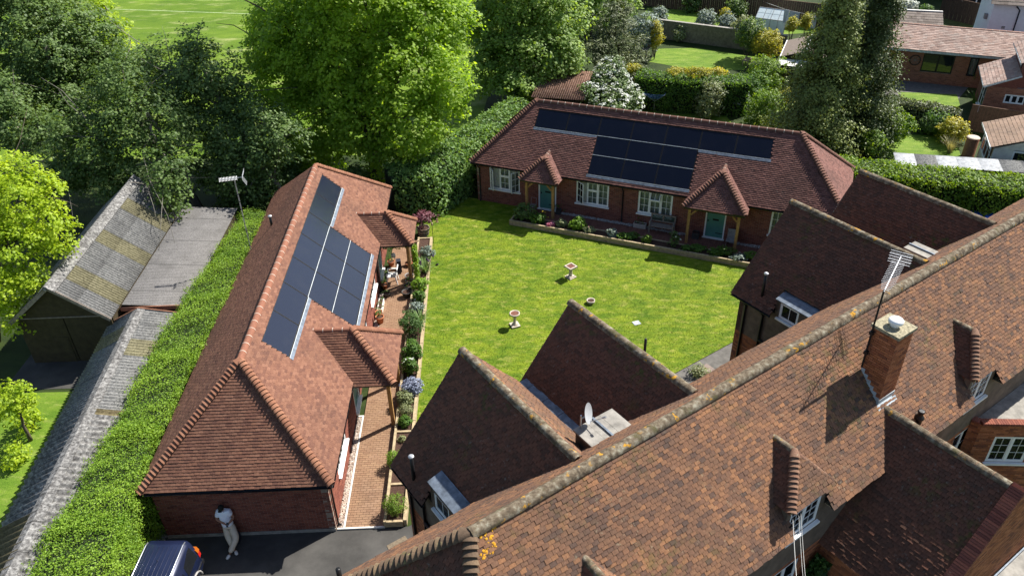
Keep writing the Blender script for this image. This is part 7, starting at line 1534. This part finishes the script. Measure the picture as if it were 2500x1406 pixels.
for f in (0, .5, 1): mb = MB(); p = a+(b-a)*f; mb.tube([p, p+ZUP*2.0], .05, 6); mb.part('post', MT['darkfence'], t)
# small garden furniture
c = gp(1822, 158); G = Fr(c[0], c[1], 60); t = thing('garden_bench', 'small slatted wooden bench on the garden lawn', 'bench', c)
for k in range(5): mb = MB(); mb.box(G, -.5, .5, -.24+k*.1, -.16+k*.1, .42, .45); mb.part('slat', MT['plank'], t)
for x in (-.45, .45):
    for y in (-.2, .2): mb = MB(); mb.box(G, x-.03, x+.03, y-.03, y+.03, 0, .42); mb.part('leg', MT['plank'], t)
c = gp(1577, 146); G = Fr(c[0], c[1], 62); t = thing('potting_table', 'weathered slatted potting table at the left end of the garden lawn', 'table', c)
for k in range(4): mb = MB(); mb.box(G, -.9, .9, -.3+k*.15, -.17+k*.15, 1.0, 1.03); mb.part('slat', MT['greywood'], t)
for x in (-.82, .82):
    for y in (-.24, .24): mb = MB(); mb.box(G, x-.035, x+.035, y-.035, y+.035, 0, 1.0); mb.part('leg', MT['greywood'], t)
for k, (p, q) in enumerate(((gp(1550, 35), at(1573, 12, 76)), (gp(1582, 38), at(1607, 12, 75)))): mb = MB(); mb.tube([V3(p[0], p[1], 0), q], .04, 6); solo(mb, 'leaning_pole', 'greywood', ('leaning timber pole at the left of the upper garden, left one', 'leaning timber pole at the left of the upper garden, right one')[k], 'pole', 'poles in the upper garden')
# ---- brick bungalow
b0, b1 = gp(2208, 198), gp(2365, 214); d = unit(b1-b0); G = Fr(b0[0], b0[1], math.degrees(math.atan2(d[1], d[0]))); bung = thing('bungalow', 'brick bungalow with pale tiled roof and a wide black-framed window', 'house', b0)
xw = lambda px, py: ((gp(px, py)-G.O)@G.u)
def onwall(px, py):
    d_ = ray(px, py); t_ = ((G.O-V3(0, 0, CH))@G.v)/(d_@G.v); p = V3(0, 0, CH)+d_*t_; return (p-G.O)@G.u, p[2]
w1 = [onwall(2258, 131), onwall(2336, 137), onwall(2244, 174), onwall(2320, 182)]; xa, xb = (w1[0][0]+w1[2][0])/2, (w1[1][0]+w1[3][0])/2; za, zb = (w1[2][1]+w1[3][1])/2, (w1[0][1]+w1[1][1])/2
w2 = [onwall(2372, 141), onwall(2394, 143), onwall(2356, 186), onwall(2378, 188)]; xc, xd = (w2[0][0]+w2[2][0])/2, (w2[1][0]+w2[3][0])/2; zc2, zd2 = w2[2][1], w2[0][1]
brick_wall(bung, G(-3.5, 0, 0), G.u, 13., 2.45, [(xa+3.5, xb+3.5, za, zb), (xc+3.5, xd+3.5, zc2, zd2), (1.3, 2.6, 0, 2.2)], 'brickG', 'mort', name='front_wall')
MT['blackframe'] = MT['black']; MT['gardenglass'] = glass_mat('reflective_glass', (.5, .55, .5), .25)
window(bung, G(xa, 0, za), G.u, xb-xa, zb-za, lights=2, cols=1, rows=1, frame='blackframe', sill=False, curtain=False, glass='darkglass', lead=True); window(bung, G(xc, 0, zc2), G.u, xd-xc, zd2-zc2, lights=1, cols=1, rows=1, frame='blackframe', sill=False, curtain=True, glass='glass', lead=True)
mb = MB(); mb.box(G, -2.2, -.9, .1, .2, 0, 2.2); mb.part('garage_door', MT['oak'], bung); mb = MB(); mb.box(G, -3.5, 9.5, 5.2, 5.4, 0, 2.4); mb.box(G, -3.5, -3.3, .2, 5.2, 0, 2.4); mb.box(G, 9.3, 9.5, .2, 5.2, 0, 2.4); mb.part('rear_wall', MT['brickplain'], bung)
MT['tilePale'] = tile_mat('weathered_concrete_tile', [(.22, .15, .125), (.31, .21, .17), (.38, .28, .235), (.27, .19, .16), (.34, .27, .23)], .3, (.12, .10, .085))
rb = Roof(bung, {'m': MT['tilePale']}, jit=.005, tw=.30, gauge=.2); zr3 = 2.5+2.9*.36
rb.face([G(-3.8, -.35, 2.5), G(9.7, -.35, 2.5), G(9.7, 2.6, zr3), G(-3.8, 2.6, zr3)]); rb.face([G(9.7, 5.6, 2.5), G(-3.8, 5.6, 2.5), G(-3.8, 2.6, zr3), G(9.7, 2.6, zr3)], tiles=False); rbr = rb.finish(200); MT['ridgePale'] = tile_mat('pale_ridge_tile', [(.34, .2, .15), (.42, .26, .2)], .2); ridge_run(rbr, G(-3.8, 2.6, zr3), G(9.7, 2.6, zr3), .12, .45, MT['ridgePale'], MT['mortar'], 'bung')
mb = MB(); mb.box(G, -3.8, 9.7, -.36, -.32, 2.34, 2.5); mb.part('fascia', MT['leadpale'], bung)
c = G.O+G.u*onwall(2234, 147)[0]-G.v*.06+ZUP*onwall(2234, 147)[1]; t = thing('cartwheel', 'dark wooden cartwheel hung on the bungalow wall', 'wheel', c); mb = MB(); mb.tube([c+G.u*.36*math.cos(a)+ZUP*.36*math.sin(a) for a in np.linspace(0, 6.283, 25)], .04, 6, cap=False); mb.part('rim', MT['darkfence'], t)
for k in range(4): a = k*.785; mb = MB(); mb.beam(c-G.u*.33*math.cos(a)-ZUP*.33*math.sin(a), c+G.u*.33*math.cos(a)+ZUP*.33*math.sin(a), .03, .03, G.v); mb.part('spoke', MT['greywood'], t)
# ---- garage with pantile roof
e0, e1 = gp(2175, 75, 2.2), gp(2304, 82, 2.2); d = unit(e1-e0); GG = Fr(e0[0], e0[1], math.degrees(math.atan2(d[1], d[0]))); Lg = np.linalg.norm(e1-e0); gar = thing('garage', 'garage with brown interlocking tiles behind the bungalow', 'garage', e0*V3(1, 1, 0)); MT['pantile'] = tile_mat('brown_pantile', [(.15, .12, .10), (.2, .165, .14), (.24, .2, .17)], .2)
rg = Roof(gar, {'m': MT['pantile']}, jit=.002, tw=.3, gauge=.3); rg.face([GG(0, 0, 2.2), GG(Lg, 0, 2.2), GG(Lg, 2.3, 3.25), GG(0, 2.3, 3.25)]); rg.face([GG(Lg, 4.6, 2.2), GG(0, 4.6, 2.2), GG(0, 2.3, 3.25), GG(Lg, 2.3, 3.25)], tiles=False); rgr = rg.finish(120); mb = MB(); mb.beam(GG(0, 2.3, 3.28), GG(Lg, 2.3, 3.28), .2, .06); mb.part('ridge_strip', MT['offwhite'], rgr)
mb = MB(); mb.prism([GG(.1, .2, 0), GG(Lg-.1, .2, 0), GG(Lg-.1, 4.4, 0), GG(.1, 4.4, 0)], ZUP*2.15); mb.prism([GG(Lg-.12, .2, 2.15), GG(Lg-.12, 4.4, 2.15), GG(Lg-.12, 2.3, 3.2)], GG.u*.1); mb.part('wall', MT['brickplain'], gar)
# ---- white house at the top right corner
c0 = gp(2390, 92); Gw0 = Fr(c0[0], c0[1], -20); c0 = Gw0(-.45, -4.3, 0); Gw = Fr(c0[0], c0[1], -20); wh = thing('white_house', 'tall white painted house at the upper right corner', 'house', c0); MT['whitewall'] = plain('white_masonry_paint', (.72, .73, .76), .8, .06, 3)
mb = MB(); mb.box(Gw, 0, 12, 0, 5.5, 0, 4.05); mb.part('wall', MT['whitewall'], wh); rw_ = Roof(wh, {'m': MT['pantile']}, jit=.004, tw=.3, gauge=.3); rw_.face([Gw(-.3, -.35, 3.95), Gw(12.3, -.35, 3.95), Gw(12.3, 2.75, 6.0), Gw(-.3, 2.75, 6.0)]); rw_.face([Gw(12.3, 5.9, 3.95), Gw(-.3, 5.9, 3.95), Gw(-.3, 2.75, 6.0), Gw(12.3, 2.75, 6.0)], tiles=False); rw_.finish(0)
mb = MB(); mb.prism([Gw(.01, 0, 4.05), Gw(.01, 5.5, 4.05), Gw(.01, 2.75, 5.9)], Gw.u*.1); mb.part('gable', MT['whitewall'], wh)
mb = MB(); mb.tube([Gw(1.6, -.08, 3.8), Gw(1.9, -.06, 3.5), Gw(1.9, -.06, .1)], .05, 6); mb.part('downpipe', MT['navy'], wh); mb = MB(); mb.box(Gw, 1.0, 1.25, -.02, .02, 2.0, 2.2); mb.part('vent', MT['greypot'], wh)
mb = MB(); mb.box(Gw, -.25, -.02, 1.0, 1.4, 2.4, 2.8); mb.part('alarm_box', MT['greypot'], wh)
# white terrace with dark plinth beyond
c0 = gp(2205, 0); c1 = gp(2420, 30); d = unit(c1-c0); Gt = Fr(c0[0]+d[0]*-2, c0[1]+4.5, math.degrees(math.atan2(d[1], d[0]))); tz = thing('white_terrace', 'white cottage wall with black plinth along the top edge', 'house', Gt.O); mb = MB(); mb.box(Gt, 0, 18, 0, 6, 1.0, 6); mb.part('wall', MT['whitewall'], tz); mb = MB(); mb.box(Gt, -.02, 18.02, -.03, .5, 0, .998); mb.part('plinth', MT['black'], tz)
for x in (4.6, 9.0): mb = MB(); mb.box(Gt, x, x+1.1, -.05, .1, .02, 2.2); dr_ = mb.part('door', MT['black'], tz); mb = MB(); mb.box(Gt, x-.12, x-.01, -.06, .05, 0, 2.3); mb.box(Gt, x+1.11, x+1.22, -.06, .05, 0, 2.3); mb.part('door_frame', MT['white'], dr_)
for x in (1.5, 6.6, 11.5): mb = MB(); mb.box(Gt, x, x+1.2, -.04, .1, 1.2, 2.4); mb.part('window', MT['darkglass'], tz)
c = gp(2375, 84); G9 = Fr(c[0], c[1], 0); t = thing('turquoise_trough', 'turquoise box standing at the foot of the white house', 'box', c); MT['turq'] = plain('turquoise_plastic', (.06, .42, .42), .5, .1, 5); mb = MB(); mb.box(G9, -.5, .5, -.25, .25, 0, .35); mb.part('box_body', MT['turq'], t); mb = MB(); mb.box(G9, -.53, .53, -.28, .28, .35, .40); mb.part('lid', MT['teal'], t)
# ---- brick house with porch at the right edge
c0 = gp(2402, 212, 2.4)*V3(1, 1, 0); Gr = Fr(c0[0], c0[1], -23); rh = thing('brick_house', 'brick house with tiled lean-to porch at the right edge', 'house', c0)
brick_wall(rh, Gr(.28, .3, 0), Gr.u, 9, 2.38, [(1.15, 2.35, 1.35, 1.95)], 'brickG', 'mort', name='front_wall', top=None); window(rh, Gr(1.43, .3, 1.35), Gr.u, 1.2, .6, lights=3, cols=1, rows=1, curtain=False, glass='darkglass', sill=False)
mb = MB(); mb.box(Gr, .28, .48, .6, 4.2, 0, .5); mb.box(Gr, .28, .48, 2.4, 4.2, .5, 2.3); mb.part('side_wall', MT['brickplain'], rh); window(rh, Gr(.28, 2.4, .5), -Gr.v, 1.8, 1.75, lights=2, cols=1, rows=2, curtain=False, glass='darkglass')
mb = MB(); mb.prism([Gr(.3, .32, 2.38), Gr(2.0, .32, 2.38), Gr(2.0, .32, 3.2)], Gr.v*.15); mb.box(Gr, 2.0, 9, .5, 4.6, 2.39, 4.1); mb.part('upper_storey', MT['brickplain'], rh)
mb = MB(); mb.box(Gr, 1.97, 2.03, 1.2, 2.0, 3.45, 4.0); mb.part('upper_window', MT['darkglass'], rh)
rr_ = Roof(rh, {'m': MT['tilePale']}, jit=.004, tw=.3, gauge=.2); rr_.face([Gr(0, 4.36, 2.42), Gr(0, 0, 2.42), Gr(1.98, 0, 3.35), Gr(1.98, 4.36, 3.35)]); rr_.face([Gr(1.75, 4.9, 4.05), Gr(1.75, .2, 4.05), Gr(5.2, .2, 6.1), Gr(5.2, 4.9, 6.1)]); rr_.face([Gr(8.6, .2, 4.05), Gr(8.6, 4.9, 4.05), Gr(5.2, 4.9, 6.1), Gr(5.2, .2, 6.1)], tiles=False); rr_.finish(100)
mb = MB(); mb.prism([Gr(2.0, .5, 4.1), Gr(8.4, .5, 4.1), Gr(5.2, .5, 5.95)], Gr.v*.15); mb.part('gable', MT['brickplain'], rh)
mb = MB(); mb.beam(Gr(-.03, 0, 2.38), Gr(-.03, 4.36, 2.38), .04, .1); mb.beam(Gr(0, -.03, 2.38), Gr(1.98, -.03, 3.31), .04, .1); mb.beam(Gr(1.72, .2, 4.0), Gr(1.72, 4.9, 4.0), .04, .1); mb.part('gutter', MT['leadpale'], rh)
# ---- conservatory with tiled roof, near right edge
e0, e1 = gp(2420, 361, 2.3), gp(2400, 300, 2.3); dv_ = unit(e0-e1); Gc = Fr(e0[0], e0[1], math.degrees(math.atan2(dv_[1], dv_[0]))+90); cons = thing('garden_room', 'white-walled garden room with lichen-spotted tile roof at the right edge', 'garden room', e0*V3(1, 1, 0)); Lc = np.linalg.norm(e1-e0)
MT['tileSpot'] = tile_mat('spotted_tile', [(.24, .17, .12), (.32, .22, .16), (.28, .19, .13)], .5, (.06, .05, .045), lich=.7, lichc=(.05, .045, .04))
rc = Roof(cons, {'m': MT['tileSpot']}, jit=.004, tw=.25, gauge=.2); rc.face([Gc(0, Lc, 2.3), Gc(0, 0, 2.3), Gc(3.2, 0, 3.5), Gc(3.2, Lc, 3.5)]); rc.face([Gc(6.4, 0, 2.3), Gc(6.4, Lc, 2.3), Gc(3.2, Lc, 3.5), Gc(3.2, 0, 3.5)], tiles=False); rc.finish(100)
mb = MB(); mb.box(Gc, .2, .3, .2, Lc-.2, 0, .8); mb.box(Gc, .3, 6, .2, .3, 0, .9); mb.prism([Gc(.25, .22, 2.2), Gc(6.1, .22, 2.2), Gc(3.2, .22, 3.35)], Gc.v*.08); mb.box(Gc, 6.0, 6.1, .3, Lc-.2, 0, 2.2); mb.box(Gc, .3, 6, Lc-.3, Lc-.2, 0, 2.2); mb.part('wall', MT['offwhite'], cons)
window(cons, Gc(.2, Lc-.2, .8), -Gc.v, Lc-.4, 1.42, lights=4, cols=1, rows=2, curtain=False, glass='darkglass', sill=False); window(cons, Gc(1.2, .2, .9), Gc.u, 4.2, 1.25, lights=3, cols=1, rows=2, curtain=False, glass='darkglass', sill=False); mb = MB(); mb.box(Gc, .2, 1.2, .2, .3, .9, 2.2); mb.part('wall_panel', MT['offwhite'], cons)
mb = MB(); mb.beam(Gc(-.03, 0, 2.26), Gc(-.03, Lc, 2.26), .06, .12); mb.part('gutter', MT['white'], cons)
c = gp(2362, 382); mb = MB(); mb.lathe(c, [(.36, 0), (.36, 1.2), (.38, 1.2), (.38, 1.26), (.2, 1.29)], 24); t = solo(mb, 'water_tank', 'rustpipe' if 'rustpipe' in MT else 'rust', 'tall brown cylindrical water butt beside the garden room', 'water butt'); mb = MB(); mb.lathe(c, [(.37, 1.265), (.33, 1.30), (.05, 1.32)], 22); mb.part('lid', MT['stone'], t)
# corrugated lean-to roof behind the long right hedge
q0, q1 = V3(*gp(2190, 402, 1.9)[:2], 1.9), V3(*gp(2530, 425, 1.9)[:2], 1.9); ex_ = unit(q1-q0); s = np.cross(ZUP, ex_); t = thing('corrugated_shelter', 'white and grey corrugated shelter roof behind the long right hedge', 'shed', q0*V3(1, 1, 0)); ey_ = unit(s+ZUP*.12); MT['whitesheet'] = plain('white_corrugated', (.40, .41, .42), .7, .3, 5)
kx = 0; Ls = np.linalg.norm(q1-q0)
for i in range(int(Ls/1.1)+1):
    mt = 'fibre' if i in (1, 5, 6, 7, 8, 9) else 'whitesheet'; o = bpy.data.objects.new('roof_sheet', corr_mesh(9, .14, .02, 1.12, mt, 'h'+mt)); put(o, t, q0+ex_*(i*1.1)+ey_*1.25*0+ZUP*.004*(i % 2)); yy_ = ex_; xx_ = -ey_; o.rotation_euler = basis_euler(ey_, -ex_, np.cross(ey_, -ex_)); o.location = o.location+Vector(ex_*1.1)
    
mb = MB(); mb.prism([q0*V3(1, 1, 0)+s*.1, q1*V3(1, 1, 0)+s*.1, q1*V3(1, 1, 0)+s*.2, q0*V3(1, 1, 0)+s*.2], ZUP*1.85); mb.part('wall', MT['darkboard'], t)
# blue wheelie bins by the hedge
MT['bluebin'] = plain('blue_bin', (.03, .10, .42), .5, .1, 5)
for k, x in enumerate(((24.32, 36.15), (24.95, 35.95))):
    t = thing('wheelie_bin', ('blue wheelie bin behind the farthest wing ridge, left one', 'blue wheelie bin behind the farthest wing ridge, right one')[k], 'bin', (*x, 0), 'blue bins'); Gb = Fr(x[0], x[1], -20); mb = MB(); mb.hexa([Gb(a, b, z) for z, s_ in ((.06, .8), (.98, 1.)) for a, b in ((-.27*s_, -.3*s_), (.27*s_, -.3*s_), (.27*s_, .3*s_), (-.27*s_, .3*s_))]); mb.part('bin_body', MT['bluebin'], t)
    mb = MB(); mb.hexa([Gb(a, b, z) for z, s_ in ((.985, 1.08), (1.07, .95)) for a, b in ((-.27*s_, -.33*s_), (.27*s_, -.33*s_), (.27*s_, .33*s_), (-.27*s_, .33*s_))]); mb.part('lid', MT['bluebin'], t)
    for sx in (-1, 1): mb = MB(); mb.tube([Gb(sx*.22, .26, .1), Gb(sx*.27, .26, .1)], .1, 14); mb.part('wheel', MT['tyre'], t)
for o in bpy.data.objects:
    if '_w' in o: del o['_w']
